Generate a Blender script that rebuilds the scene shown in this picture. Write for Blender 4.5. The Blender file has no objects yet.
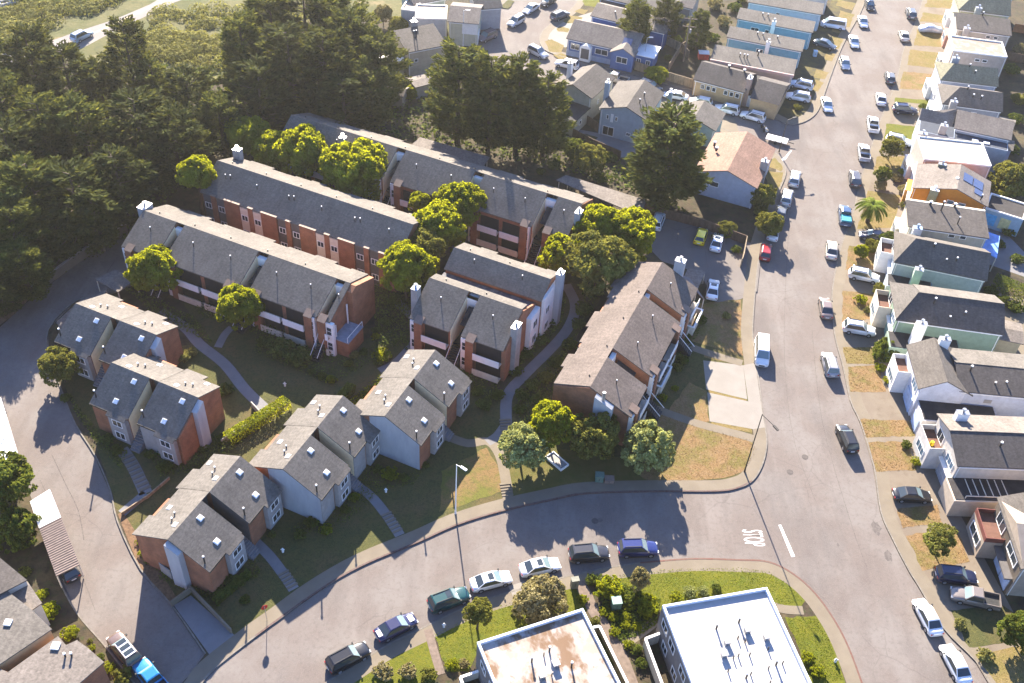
import bpy, bmesh, math, random
from math import radians as R, sin, cos, pi, hypot, atan2
from mathutils import Vector, Matrix
random.seed(7)
SC = bpy.context.scene
COL = SC.collection
# ---------------------------------------------------------------- camera
CF, CP, CR, CH = 1050.0, R(43), R(-4), 100.0
_c, _s = cos(CR), sin(CR)
FW = Vector((0, cos(CP), -sin(CP))); UP0 = Vector((0, sin(CP), cos(CP))); RT0 = Vector((1, 0, 0))
CRT = RT0*_c - UP0*_s; CUP = RT0*_s + UP0*_c
cam = bpy.data.objects.new('camera', bpy.data.cameras.new('camera')); COL.objects.link(cam)
M = Matrix((CRT, CUP, -FW)).transposed().to_4x4(); M.translation = (0, 0, CH)
cam.matrix_world = M
cam.data.sensor_width = 36; cam.data.lens = CF/1024*36
cam.data.clip_start = 1; cam.data.clip_end = 3000
SC.camera = cam
SC.render.resolution_x = 1024; SC.render.resolution_y = 683
# ---------------------------------------------------------------- light
SUN_EL, SUN_H = R(26.5), R(169)        # shadows run towards compass heading SUN_H (0 = +y, clockwise)
sh = Vector((sin(SUN_H), cos(SUN_H), 0))
sd = Vector((sh.x*cos(SUN_EL), sh.y*cos(SUN_EL), -sin(SUN_EL)))
w = bpy.data.worlds.new('World'); SC.world = w; w.use_nodes = True
nt = w.node_tree; bg = nt.nodes['Background']
sky = nt.nodes.new('ShaderNodeTexSky'); sky.sky_type = 'NISHITA'; sky.sun_disc = False
sky.sun_elevation = SUN_EL; sky.sun_rotation = atan2(-sh.x, -sh.y)
sky.air_density = 1.0; sky.dust_density = .6; sky.ozone_density = 2.5
tint = nt.nodes.new('ShaderNodeMix'); tint.data_type = 'RGBA'; tint.blend_type = 'MULTIPLY'; tint.inputs[0].default_value = 1; tint.inputs[7].default_value = (.82, .95, 1.3, 1)
nt.links.new(sky.outputs[0], tint.inputs[6]); nt.links.new(tint.outputs[2], bg.inputs[0]); bg.inputs[1].default_value = 0.06
sun = bpy.data.objects.new('sun', bpy.data.lights.new('sun', 'SUN')); COL.objects.link(sun)
sun.data.energy = 5.0; sun.data.angle = R(0.5); sun.data.color = (1.0, 0.89, 0.745)
sun.rotation_euler = sd.to_track_quat('-Z', 'Y').to_euler()
SC.view_settings.view_transform = 'Standard'; SC.view_settings.look = 'None'
SC.view_settings.exposure = 2.4; SC.view_settings.gamma = 1.0; SC.view_settings.use_curve_mapping = False
try:
    SC.cycles.transparent_max_bounces = 8; SC.cycles.max_bounces = 5
except Exception: pass
# ---------------------------------------------------------------- pixel <-> ground
def ray(x, y):
    return CRT*(x-512) - CUP*(y-341.5) + FW*CF
def at(x, y, z=0.0):
    d = ray(x, y); t = (CH-z)/-d.z
    return Vector((d.x*t, d.y*t, z))
def ppm(x, y):       # pixels per metre at the ground under a pixel
    P = at(x, y); return CF/((P-Vector((0, 0, CH))).dot(FW))
CXA = R(68); E1 = Vector((cos(CXA), sin(CXA), 0)); E2 = Vector((sin(CXA), -cos(CXA), 0))
def cx(u, v, z=0): return E1*u + E2*v + Vector((0, 0, z))
# ---------------------------------------------------------------- materials
MATS = {}
def newmat(name):
    m = bpy.data.materials.new(name); m.use_nodes = True
    t = m.node_tree; b = t.nodes['Principled BSDF']; MATS[name] = m
    return m, t, b
def col4(c): return (c[0], c[1], c[2], 1)
def dim(name, c):
    for k, f in (('white_membrane', .62), ('stained_membrane', .62), ('white_flat', .75), ('mottled_flat', .7), ('tan_flat', .7), ('patchy', .7), ('roof_shingles', .63), ('asphalt', .60), ('driveway', .60), ('concrete', .60), ('kerb', .62), ('path', .62), ('brown_path', .62), ('road_patch', .6), ('oil', .6), ('tar', .7), ('soil', .7), ('scrub', .72), ('shaded_yard', .6), ('damp', .82), ('dry_lawn', .72), ('straw', .58), ('green_lawn', .68), ('half_green', .72), ('olive_lawn', .66), ('sunlit_road', .66), ('manhole', .6), ('brown_corr', .65), ('terracotta', .7), ('red_brick', .9), ('stucco_', .80), ('fence', .75), ('pale_fence', .7), ('weathered', .75), ('grey_stucco', .7), ('parapet_cap', .7), ('bark', .8), ('dark_grey', .8), ('pale_cap', .66), ('sun', 1)):
        if name.startswith(k) or ('_'+k) in name: return tuple(x*f for x in c)
    return c
def mat(name, c, rough=0.8, var=0.12, scale=1.5, c2=None, metal=0.0, bump=0.0, bscale=20, spec=0.3, detail=4, coord='Object', stretch=None):
    """base colour broken up by two octaves of noise; c2 = second colour"""
    if name in MATS: return MATS[name]
    c = dim(name, c); c2 = dim(name, c2) if c2 else None
    m, t, b = newmat(name)
    b.inputs['Roughness'].default_value = rough; b.inputs['Metallic'].default_value = metal
    b.inputs['Specular IOR Level'].default_value = spec
    co = t.nodes.new('ShaderNodeTexCoord'); src = co.outputs[coord]
    if stretch:
        mp = t.nodes.new('ShaderNodeMapping'); mp.inputs['Scale'].default_value = stretch
        t.links.new(src, mp.inputs[0]); src = mp.outputs[0]
    n = t.nodes.new('ShaderNodeTexNoise'); n.inputs['Scale'].default_value = scale; n.inputs['Detail'].default_value = detail
    n.inputs['Roughness'].default_value = 0.65
    t.links.new(src, n.inputs['Vector'])
    r = t.nodes.new('ShaderNodeValToRGB')
    if c2 is None:
        a = [min(1, x*(1-var*1.6)) for x in c]; d = [min(1, x*(1+var*1.6)) for x in c]
    else: a, d = c, c2
    r.color_ramp.elements[0].position = .32; r.color_ramp.elements[1].position = .68
    r.color_ramp.elements[0].color = col4(a); r.color_ramp.elements[1].color = col4(d)
    t.links.new(n.outputs[0], r.inputs[0]); t.links.new(r.outputs[0], b.inputs['Base Color'])
    if bump:
        n2 = t.nodes.new('ShaderNodeTexNoise'); n2.inputs['Scale'].default_value = bscale; n2.inputs['Detail'].default_value = 3
        t.links.new(src, n2.inputs['Vector'])
        bp = t.nodes.new('ShaderNodeBump'); bp.inputs['Strength'].default_value = bump; bp.inputs['Distance'].default_value = .05
        t.links.new(n2.outputs[0], bp.inputs['Height']); t.links.new(bp.outputs[0], b.inputs['Normal'])
    return m
def layered(name, base, rough, layers, bump=0, bscale=10, coord='Object'):
    """base colour + list of (colour, noise scale, lo, hi, strength, stretch) blended by thresholded noise"""
    m, t, b = newmat(name); b.inputs['Roughness'].default_value = rough; b.inputs['Specular IOR Level'].default_value = .25
    base = dim(name, base); layers = [(dim(name, l[0]),)+tuple(l[1:]) for l in layers]
    co = t.nodes.new('ShaderNodeTexCoord'); prev = None
    for i, (c, sc, lo, hi, st, stretch) in enumerate(layers):
        mp = t.nodes.new('ShaderNodeMapping'); mp.inputs['Scale'].default_value = stretch or (1, 1, 1)
        mp.inputs['Location'].default_value = (i*13.7, i*5.1, 0)
        t.links.new(co.outputs[coord], mp.inputs[0])
        n = t.nodes.new('ShaderNodeTexNoise'); n.inputs['Scale'].default_value = sc; n.inputs['Detail'].default_value = 6; n.inputs['Roughness'].default_value = .6
        t.links.new(mp.outputs[0], n.inputs['Vector'])
        mr = t.nodes.new('ShaderNodeMapRange'); mr.inputs[1].default_value = lo; mr.inputs[2].default_value = hi; mr.inputs[4].default_value = st
        t.links.new(n.outputs[0], mr.inputs[0])
        mx = t.nodes.new('ShaderNodeMix'); mx.data_type = 'RGBA'
        if prev is None: mx.inputs[6].default_value = col4(base)
        else: t.links.new(prev, mx.inputs[6])
        mx.inputs[7].default_value = col4(c); t.links.new(mr.outputs[0], mx.inputs[0]); prev = mx.outputs[2]
    t.links.new(prev, b.inputs['Base Color'])
    if bump:
        n2 = t.nodes.new('ShaderNodeTexNoise'); n2.inputs['Scale'].default_value = bscale
        t.links.new(co.outputs[coord], n2.inputs['Vector'])
        bp = t.nodes.new('ShaderNodeBump'); bp.inputs['Strength'].default_value = bump; bp.inputs['Distance'].default_value = .1
        t.links.new(n2.outputs[0], bp.inputs['Height']); t.links.new(bp.outputs[0], b.inputs['Normal'])
    return m
def leafmat(name, dark, light, trans=.35, tcol=None):
    m = bpy.data.materials.new(name); m.use_nodes = True; t = m.node_tree; MATS[name] = m
    b = t.nodes['Principled BSDF']; out = t.nodes['Material Output']
    g = t.nodes.new('ShaderNodeNewGeometry'); r = t.nodes.new('ShaderNodeValToRGB')
    r.color_ramp.elements[0].color = col4(dark); r.color_ramp.elements[1].color = col4(light)
    t.links.new(g.outputs['Random Per Island'], r.inputs[0])
    co = t.nodes.new('ShaderNodeTexCoord'); n = t.nodes.new('ShaderNodeTexNoise'); n.inputs['Scale'].default_value = .7
    t.links.new(co.outputs['Object'], n.inputs['Vector'])
    mr = t.nodes.new('ShaderNodeMapRange'); mr.inputs[1].default_value = .3; mr.inputs[2].default_value = .7; mr.inputs[3].default_value = .7; mr.inputs[4].default_value = 1.3
    t.links.new(n.outputs[0], mr.inputs[0])
    mx = t.nodes.new('ShaderNodeMix'); mx.data_type = 'RGBA'; mx.blend_type = 'MULTIPLY'; mx.inputs[0].default_value = 1
    t.links.new(r.outputs[0], mx.inputs[6]); t.links.new(mr.outputs[0], mx.inputs[7])
    t.links.new(mx.outputs[2], b.inputs['Base Color']); b.inputs['Roughness'].default_value = .9; b.inputs['Specular IOR Level'].default_value = .05
    tr = t.nodes.new('ShaderNodeBsdfTranslucent')
    if tcol:
        mt = t.nodes.new('ShaderNodeMix'); mt.data_type = 'RGBA'; mt.blend_type = 'MULTIPLY'; mt.inputs[0].default_value = 1
        mt.inputs[6].default_value = col4(tcol); t.links.new(mr.outputs[0], mt.inputs[7]); t.links.new(mt.outputs[2], tr.inputs[0])
    else: t.links.new(mx.outputs[2], tr.inputs[0])
    ms = t.nodes.new('ShaderNodeMixShader'); ms.inputs[0].default_value = trans
    t.links.new(b.outputs[0], ms.inputs[1]); t.links.new(tr.outputs[0], ms.inputs[2]); t.links.new(ms.outputs[0], out.inputs[0])
    return m
def brickmat(name, c1, c2, mortar, scale=1.0):
    m, t, b = newmat(name); b.inputs['Roughness'].default_value = .9; c1, c2, mortar = dim(name, c1), dim(name, c2), dim(name, mortar)
    co = t.nodes.new('ShaderNodeTexCoord')
    # brick courses follow the wall: use (x+y, z)
    sp = t.nodes.new('ShaderNodeSeparateXYZ'); t.links.new(co.outputs['Object'], sp.inputs[0])
    ad = t.nodes.new('ShaderNodeMath'); ad.operation = 'ADD'; t.links.new(sp.outputs[0], ad.inputs[0]); t.links.new(sp.outputs[1], ad.inputs[1])
    cb = t.nodes.new('ShaderNodeCombineXYZ'); t.links.new(ad.outputs[0], cb.inputs[0]); t.links.new(sp.outputs[2], cb.inputs[1])
    bk = t.nodes.new('ShaderNodeTexBrick'); bk.inputs['Scale'].default_value = 1; bk.inputs['Brick Width'].default_value = .24*scale; bk.inputs['Row Height'].default_value = .09*scale
    bk.inputs['Mortar Size'].default_value = .008; bk.inputs['Color1'].default_value = col4(c1); bk.inputs['Color2'].default_value = col4(c2); bk.inputs['Mortar'].default_value = col4(mortar)
    t.links.new(cb.outputs[0], bk.inputs['Vector'])
    n = t.nodes.new('ShaderNodeTexNoise'); n.inputs['Scale'].default_value = .8; n.inputs['Detail'].default_value = 6; t.links.new(co.outputs['Object'], n.inputs['Vector'])
    mr = t.nodes.new('ShaderNodeMapRange'); mr.inputs[1].default_value = .3; mr.inputs[2].default_value = .7; mr.inputs[3].default_value = .75; mr.inputs[4].default_value = 1.2
    t.links.new(n.outputs[0], mr.inputs[0])
    mx = t.nodes.new('ShaderNodeMix'); mx.data_type = 'RGBA'; mx.blend_type = 'MULTIPLY'; mx.inputs[0].default_value = 1
    t.links.new(bk.outputs[0], mx.inputs[6]); t.links.new(mr.outputs[0], mx.inputs[7]); t.links.new(mx.outputs[2], b.inputs['Base Color'])
    return m
def shingle(name, c, rough=.9, stain=.5):
    """shingle courses: thin darker rows, mottled tabs, long weather streaks"""
    m, t, b = newmat(name); b.inputs['Roughness'].default_value = rough; b.inputs['Specular IOR Level'].default_value = .2; c = dim(name, c)
    co = t.nodes.new('ShaderNodeTexCoord')
    def noise(sc, st, loc=(0, 0, 0)):
        mp = t.nodes.new('ShaderNodeMapping'); mp.inputs['Scale'].default_value = st; mp.inputs['Location'].default_value = loc
        t.links.new(co.outputs['Object'], mp.inputs[0])
        n = t.nodes.new('ShaderNodeTexNoise'); n.inputs['Scale'].default_value = sc; n.inputs['Detail'].default_value = 4; t.links.new(mp.outputs[0], n.inputs['Vector']); return n.outputs[0]
    def mrange(s, lo, hi, a, d):
        mr = t.nodes.new('ShaderNodeMapRange'); mr.inputs[1].default_value = lo; mr.inputs[2].default_value = hi; mr.inputs[3].default_value = a; mr.inputs[4].default_value = d
        t.links.new(s, mr.inputs[0]); return mr.outputs[0]
    def mul(a, bb):
        x = t.nodes.new('ShaderNodeMath'); x.operation = 'MULTIPLY'; t.links.new(a, x.inputs[0]); t.links.new(bb, x.inputs[1]); return x.outputs[0]
    f = mul(mrange(noise(.35, (1, 1, 1)), .3, .7, 1-.3*stain, 1+.3*stain), mrange(noise(2.6, (1, 1, 3)), .34, .66, .84, 1.16))
    f = mul(f, mrange(noise(9.0, (.5, 1, 4)), .34, .66, .84, 1.16))
    f = mul(f, mrange(noise(1.6, (2.2, .35, .35), (9, 2, 1)), .35, .75, 1.08, 1-.28*stain))
    mx = t.nodes.new('ShaderNodeMix'); mx.data_type = 'RGBA'; mx.blend_type = 'MULTIPLY'; mx.inputs[0].default_value = 1
    mx.inputs[6].default_value = col4(c); t.links.new(f, mx.inputs[7]); t.links.new(mx.outputs[2], b.inputs['Base Color'])
    return m
def cracks(m, scale, width, col, st):
    t = m.node_tree; b = t.nodes['Principled BSDF']; lk = [l for l in t.links if l.to_socket == b.inputs['Base Color']][0]; src = lk.from_socket
    co = t.nodes.new('ShaderNodeTexCoord'); n = t.nodes.new('ShaderNodeTexNoise'); n.inputs['Scale'].default_value = .5; n.inputs['Detail'].default_value = 5; t.links.new(co.outputs['Object'], n.inputs['Vector'])
    mx = t.nodes.new('ShaderNodeMix'); mx.data_type = 'RGBA'; mx.inputs[0].default_value = .12*8; mx.blend_type = 'ADD'; t.links.new(co.outputs['Object'], mx.inputs[6]); t.links.new(n.outputs[1], mx.inputs[7])
    v = t.nodes.new('ShaderNodeTexVoronoi'); v.feature = 'DISTANCE_TO_EDGE'; v.inputs['Scale'].default_value = scale; t.links.new(mx.outputs[2], v.inputs['Vector'])
    mr = t.nodes.new('ShaderNodeMapRange'); mr.inputs[1].default_value = 0; mr.inputs[2].default_value = width; mr.inputs[3].default_value = st; mr.inputs[4].default_value = 0; t.links.new(v.outputs['Distance'], mr.inputs[0])
    n2 = t.nodes.new('ShaderNodeTexNoise'); n2.inputs['Scale'].default_value = .09; t.links.new(co.outputs['Object'], n2.inputs['Vector'])
    m2 = t.nodes.new('ShaderNodeMapRange'); m2.inputs[1].default_value = .45; m2.inputs[2].default_value = .6; t.links.new(n2.outputs[0], m2.inputs[0])
    mu = t.nodes.new('ShaderNodeMath'); mu.operation = 'MULTIPLY'; t.links.new(mr.outputs[0], mu.inputs[0]); t.links.new(m2.outputs[0], mu.inputs[1])
    mz = t.nodes.new('ShaderNodeMix'); mz.data_type = 'RGBA'; t.links.new(mu.outputs[0], mz.inputs[0]); t.links.new(src, mz.inputs[6]); mz.inputs[7].default_value = col4(col); t.links.new(mz.outputs[2], b.inputs['Base Color'])
# ---------------------------------------------------------------- mesh helper
class MB:
    def __init__(s): s.v = []; s.f = []; s.mi = []
    def add(s, pts, faces, m=0):
        k = len(s.v); s.v += [tuple(p) for p in pts]
        for f in faces: s.f.append([i+k for i in f]); s.mi.append(m)
        return s
    def quad(s, *p, m=0): return s.add(p, [list(range(len(p)))], m)
    def box(s, x0, x1, y0, y1, z0, z1, m=0):
        if x0 > x1: x0, x1 = x1, x0
        if y0 > y1: y0, y1 = y1, y0
        P = [(x, y, z) for z in (z0, z1) for x, y in ((x0, y0), (x1, y0), (x1, y1), (x0, y1))]
        return s.add(P, [[3, 2, 1, 0], [4, 5, 6, 7], [0, 1, 5, 4], [1, 2, 6, 5], [2, 3, 7, 6], [3, 0, 4, 7]], m)
    def prism(s, pts, z0, z1, m=0, bottom=True):
        n = len(pts); area = sum(pts[i][0]*pts[(i+1) % n][1]-pts[(i+1) % n][0]*pts[i][1] for i in range(n))
        if area < 0: pts = pts[::-1]
        P = [(p[0], p[1], z0) for p in pts] + [(p[0], p[1], z1) for p in pts]
        F = [list(range(n, 2*n))] + [[i, (i+1) % n, n+(i+1) % n, n+i] for i in range(n)]
        if bottom: F.append(list(range(n-1, -1, -1)))
        return s.add(P, F, m)
    def extx(s, prof, x0, x1, m=0):
        """profile of (y,z) points swept from x0 to x1"""
        n = len(prof); area = sum(prof[i][0]*prof[(i+1) % n][1]-prof[(i+1) % n][0]*prof[i][1] for i in range(n))
        if area < 0: prof = prof[::-1]
        P = [(x0, y, z) for y, z in prof] + [(x1, y, z) for y, z in prof]
        return s.add(P, [list(range(n-1, -1, -1)), list(range(n, 2*n))] + [[i, (i+1) % n, n+(i+1) % n, n+i] for i in range(n)], m)
    def exty(s, prof, y0, y1, m=0):
        """profile of (x,z) points swept from y0 to y1"""
        n = len(prof); area = sum(prof[i][0]*prof[(i+1) % n][1]-prof[(i+1) % n][0]*prof[i][1] for i in range(n))
        if area < 0: prof = prof[::-1]
        P = [(x, y0, z) for x, z in prof] + [(x, y1, z) for x, z in prof]
        return s.add(P, [list(range(n)), list(range(2*n-1, n-1, -1))] + [[(i+1) % n, i, n+i, n+(i+1) % n] for i in range(n)], m)
    def tube(s, p0, p1, r0, r1=None, n=8, m=0, cap=True):
        r1 = r0 if r1 is None else r1
        p0, p1 = Vector(p0), Vector(p1); d = (p1-p0).normalized()
        a = d.orthogonal().normalized(); b = d.cross(a)
        P = [p0+(a*cos(2*pi*i/n)+b*sin(2*pi*i/n))*r0 for i in range(n)]+[p1+(a*cos(2*pi*i/n)+b*sin(2*pi*i/n))*r1 for i in range(n)]
        F = [[i, (i+1) % n, n+(i+1) % n, n+i] for i in range(n)]
        if cap: F += [list(range(n-1, -1, -1)), list(range(n, 2*n))]
        return s.add(P, F, m)
    def beam(s, p0, p1, w, h, m=0):
        """rectangular bar; w horizontal, h vertical"""
        p0, p1 = Vector(p0), Vector(p1); d = (p1-p0).normalized(); a = d.cross(Vector((0, 0, 1)))
        a = a.normalized() if a.length > 1e-4 else Vector((1, 0, 0)); b = a.cross(d)
        P = [q+a*i*w/2+b*j*h/2 for q in (p0, p1) for i, j in ((-1, -1), (1, -1), (1, 1), (-1, 1))]
        return s.add(P, [[0, 3, 2, 1], [4, 5, 6, 7], [0, 1, 5, 4], [1, 2, 6, 5], [2, 3, 7, 6], [3, 0, 4, 7]], m)
    def mesh(s, name, mats, smooth=False):
        me = bpy.data.meshes.new(name); me.from_pydata(s.v, [], s.f)
        for m in (mats if isinstance(mats, (list, tuple)) else [mats]): me.materials.append(m)
        if any(s.mi): me.polygons.foreach_set('material_index', s.mi)
        if smooth: me.polygons.foreach_set('use_smooth', [True]*len(me.polygons))
        me.update(); return me
    def build(s, name, mats, parent=None, smooth=False, loc=None):
        o = bpy.data.objects.new(name, s.mesh(name, mats, smooth)); COL.objects.link(o)
        if parent is not None: o.parent = parent
        if loc is not None: o.location = loc
        return o
def tag(o, label=None, cat=None, group=None, kind=None):
    if label: o['label'] = label
    if cat: o['category'] = cat
    if group: o['group'] = group
    if kind: o['kind'] = kind
    return o
def thing(name, label, cat, loc=(0, 0, 0), rz=0.0, group=None):
    o = bpy.data.objects.new(name, None); COL.objects.link(o); o.location = loc; o.rotation_euler = (0, 0, rz)
    o.empty_display_size = .3
    return tag(o, label, cat, group)
def copy_tree(o, parent=None):
    c = o.copy(); COL.objects.link(c); c.parent = parent
    for ch in KIDS.get(o.name, None) or [k for k in o.children]: copy_tree(ch, c)
    return c
KIDS = {}
def gpoly(px, z): return [at(x, y, z) for x, y in px]
def smoothpts(pts, n=4, closed=False):
    """Catmull-Rom through world points"""
    out = []; N = len(pts)
    rng = range(N if closed else N-1)
    for i in rng:
        g = lambda k: pts[k % N] if closed else pts[min(max(k, 0), N-1)]
        p0, p1, p2, p3 = g(i-1), g(i), g(i+1), g(i+2)
        for j in range(n):
            t = j/n
            out.append(.5*((2*p1)+(p2-p0)*t+(2*p0-5*p1+4*p2-p3)*t*t+(3*p1-p0-3*p2+p3)*t**3))
    if not closed: out.append(pts[-1])
    return out
def sheet(name, pts, z, m, kind='structure', **kw):
    mb = MB(); pts = [(p[0], p[1], z) for p in pts]
    n = len(pts); area = sum(pts[i][0]*pts[(i+1) % n][1]-pts[(i+1) % n][0]*pts[i][1] for i in range(n))
    if area < 0: pts = pts[::-1]
    mb.quad(*pts); o = mb.build(name, m); tag(o, kind=kind, **kw); return o
def slab(name, pts, z0, z1, m, **kw):
    o = MB().prism([(p[0], p[1]) for p in pts], z0, z1).build(name, m); tag(o, kind='structure'); return o
def band(name, line, w0, w1, z, m, z0=None, kind='structure', obj=True):
    """strip between offsets w0..w1 (to the left of the line of travel) along world points"""
    N = len(line); L = []; Rr = []
    for i, p in enumerate(line):
        a = line[max(i-1, 0)]; b = line[min(i+1, N-1)]; d = Vector((b.x-a.x, b.y-a.y)).normalized(); nrm = Vector((-d.y, d.x))
        L.append((p.x+nrm.x*w1, p.y+nrm.y*w1)); Rr.append((p.x+nrm.x*w0, p.y+nrm.y*w0))
    mb = MB()
    for i in range(N-1):
        A, B, C, D = Rr[i], Rr[i+1], L[i+1], L[i]
        if z0 is None: mb.quad((A[0], A[1], z), (B[0], B[1], z), (C[0], C[1], z), (D[0], D[1], z))
        else:
            mb.quad((A[0], A[1], z), (B[0], B[1], z), (C[0], C[1], z), (D[0], D[1], z))
            mb.quad((A[0], A[1], z0), (B[0], B[1], z0), (B[0], B[1], z), (A[0], A[1], z))
            mb.quad((C[0], C[1], z0), (D[0], D[1], z0), (D[0], D[1], z), (C[0], C[1], z))
    o = mb.build(name, m); tag(o, kind=kind); return o
# ---------------------------------------------------------------- palette
ASPH = layered('asphalt', (.24, .20, .175), .95, [((.29, .26, .235), .15, .42, .62, .9, None), ((.34, .30, .27), .16, .55, .7, .6, (1.5, .18, 1)), ((.165, .145, .135), .11, .52, .66, .55, (1.6, .5, 1)), ((.17, .14, .125), .35, .5, .8, .7, (1, .25, 1)), ((.17, .145, .13), 2.2, .5, .7, .5, None), ((.11, .095, .085), 3, .66, .8, .5, None), ((.33, .29, .26), 7, .5, .7, .5, None)], bump=.15, bscale=30)
ASPH2 = layered('driveway_asphalt', (.23, .20, .18), .95, [((.29, .26, .23), .15, .4, .75, .8, None), ((.13, .12, .11), .5, .6, .8, .7, (1, .4, 1)), ((.10, .09, .09), 2.5, .7, .8, .7, None)], bump=.15, bscale=30)
cracks(ASPH, .13, .010, (.085, .072, .066), .4); cracks(ASPH2, .16, .012, (.07, .06, .055), .6)
CONC = layered('concrete', (.26, .215, .155), .9, [((.32, .27, .20), .4, .4, .7, .7, None), ((.22, .19, .16), 1.2, .55, .8, .6, None), ((.15, .13, .11), 5, .66, .8, .4, None)])
CONCW = layered('pale_concrete', (.36, .325, .28), .9, [((.42, .385, .335), .5, .4, .7, .7, None), ((.34, .30, .26), 1.5, .6, .8, .5, None)])
KERBM = mat('kerb_concrete', (.27, .24, .20), .9, .15, 2)
REDK = mat('red_kerb_paint', (.20, .075, .055), .8, .2, 3, c2=(.20, .13, .10))
PATHM = layered('path_concrete', (.27, .26, .26), .9, [((.34, .33, .33), .5, .4, .7, .7, None), ((.17, .16, .16), 2, .6, .8, .5, None)])
SOIL = layered('soil', (.075, .055, .035), 1, [((.13, .10, .05), .3, .45, .65, .8, None), ((.03, .03, .018), .8, .5, .7, .8, None), ((.05, .075, .02), 1.3, .5, .7, .6, None)], bump=.6, bscale=3)
SCRUB = layered('scrub', (.15, .14, .055), 1, [((.09, .10, .03), .12, .42, .6, .9, None), ((.34, .25, .13), .2, .56, .7, .8, None), ((.07, .08, .03), .5, .52, .7, .8, None)], bump=.8, bscale=2)
LAWN = layered('green_lawn', (.13, .14, .009), 1, [((.19, .18, .013), .3, .4, .7, .8, None), ((.09, .14, .015), 1.0, .5, .75, .7, None), ((.07, .095, .01), 4, .48, .66, .7, None), ((.22, .20, .035), 9, .52, .68, .6, None)], bump=.5, bscale=12)
SHLAWN = layered('damp_lawn', (.085, .085, .025), 1, [((.13, .09, .04), .2, .42, .65, .8, None), ((.05, .065, .02), .7, .5, .7, .7, None), ((.13, .12, .03), 1.5, .55, .75, .5, None), ((.04, .045, .015), 4, .48, .66, .7, None), ((.15, .13, .05), 9, .52, .68, .5, None)], bump=.6, bscale=8)  # darker lawn, the shade between the blocks is put into its colour
DRY = layered('dry_lawn', (.27, .165, .07), 1, [((.16, .145, .03), .3, .45, .6, .85, None), ((.31, .20, .10), .9, .5, .7, .8, None), ((.17, .17, .03), .6, .58, .72, .7, None), ((.12, .075, .035), 5, .48, .66, .75, None), ((.36, .26, .16), 11, .52, .68, .7, None)], bump=.6, bscale=10)
DRYG = layered('straw_lawn', (.30, .22, .075), 1, [((.22, .19, .045), .35, .42, .6, .8, None), ((.36, .26, .13), 1.2, .5, .7, .7, None), ((.15, .11, .035), 5, .48, .66, .7, None), ((.40, .30, .15), 11, .52, .68, .6, None)], bump=.6, bscale=10)
ROOF = shingle('roof_shingles', (.20, .178, .152))
ROOFT = shingle('roof_shingles_grey', (.195, .175, .152))
ROOFB = shingle('roof_shingles_brown', (.205, .165, .14))
ROOFM = shingle('roof_shingles_mid', (.165, .145, .125))
ROOFD = shingle('roof_shingles_dark', (.125, .11, .10))
ROOFG = shingle('roof_shingles_pale', (.255, .22, .19))
ROOFO = shingle('roof_shingles_olive', (.26, .25, .17))
BRICK = brickmat('red_brick', (.33, .125, .055), (.25, .092, .042), (.24, .15, .10))
STUW = mat('white_stucco', (.62, .60, .56), .9, .08, 1.2)
STUC = mat('cream_stucco', (.60, .52, .40), .9, .08, 1.2)
STUG = mat('grey_stucco', (.42, .40, .38), .9, .08, 1.2)
STUD = mat('dark_grey_panel', (.13, .12, .115), .8, .1, 1.2)
SIDG = layered('weathered_siding', (.50, .51, .52), .85, [((.40, .41, .43), .8, .4, .65, .8, (1, 1, .25)), ((.60, .60, .60), 1.5, .55, .75, .6, (1, 1, .3))])
CAPM = mat('parapet_cap', (.27, .19, .145), .7, .08, 2)
TRIM = mat('white_trim', (.78, .76, .72), .6, .04, 2)
TRIMC = mat('cream_trim', (.62, .54, .42), .7, .06, 2)
DARK = mat('dark_recess', (.02, .018, .018), .8, .1, 2)  # near black that stands in for shade in recesses and slots
TAR = mat('tar_roof', (.05, .045, .045), .9, .2, .8)
METAL = mat('galvanised_metal', (.45, .45, .45), .4, .1, 4, metal=.8)
DMET = mat('dark_metal', (.05, .045, .04), .5, .1, 4, metal=.3)
WOOD = mat('fence_wood', (.16, .10, .065), .9, .25, 2, stretch=(1, 1, .3))
WOODL = mat('pale_fence_wood', (.34, .26, .17), .9, .25, 2, stretch=(1, 1, .3))
BARK = mat('bark', (.11, .08, .055), .95, .3, 3, stretch=(1, 1, .2))
BARKL = mat('pale_bark', (.26, .20, .15), .95, .3, 3, stretch=(1, 1, .2))
def glass(name, c, rough=.12):
    m, t, b = newmat(name); b.inputs['Base Color'].default_value = col4(c); b.inputs['Roughness'].default_value = rough
    b.inputs['Specular IOR Level'].default_value = .8
    return m
GLASS = glass('window_glass', (.03, .04, .05)); GLASSB = glass('window_glass_blue', (.10, .16, .22)); SKYL = glass('skylight_dome', (.75, .75, .74), .35)
PAINT = mat('road_paint', (.75, .73, .70), .8, .05, 6, bump=0)
def stucco(c):
    k = 'stucco_%02d%02d%02d' % tuple(int(x*99) for x in c)
    return mat(k, c, .9, .07, 1.3)
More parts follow.
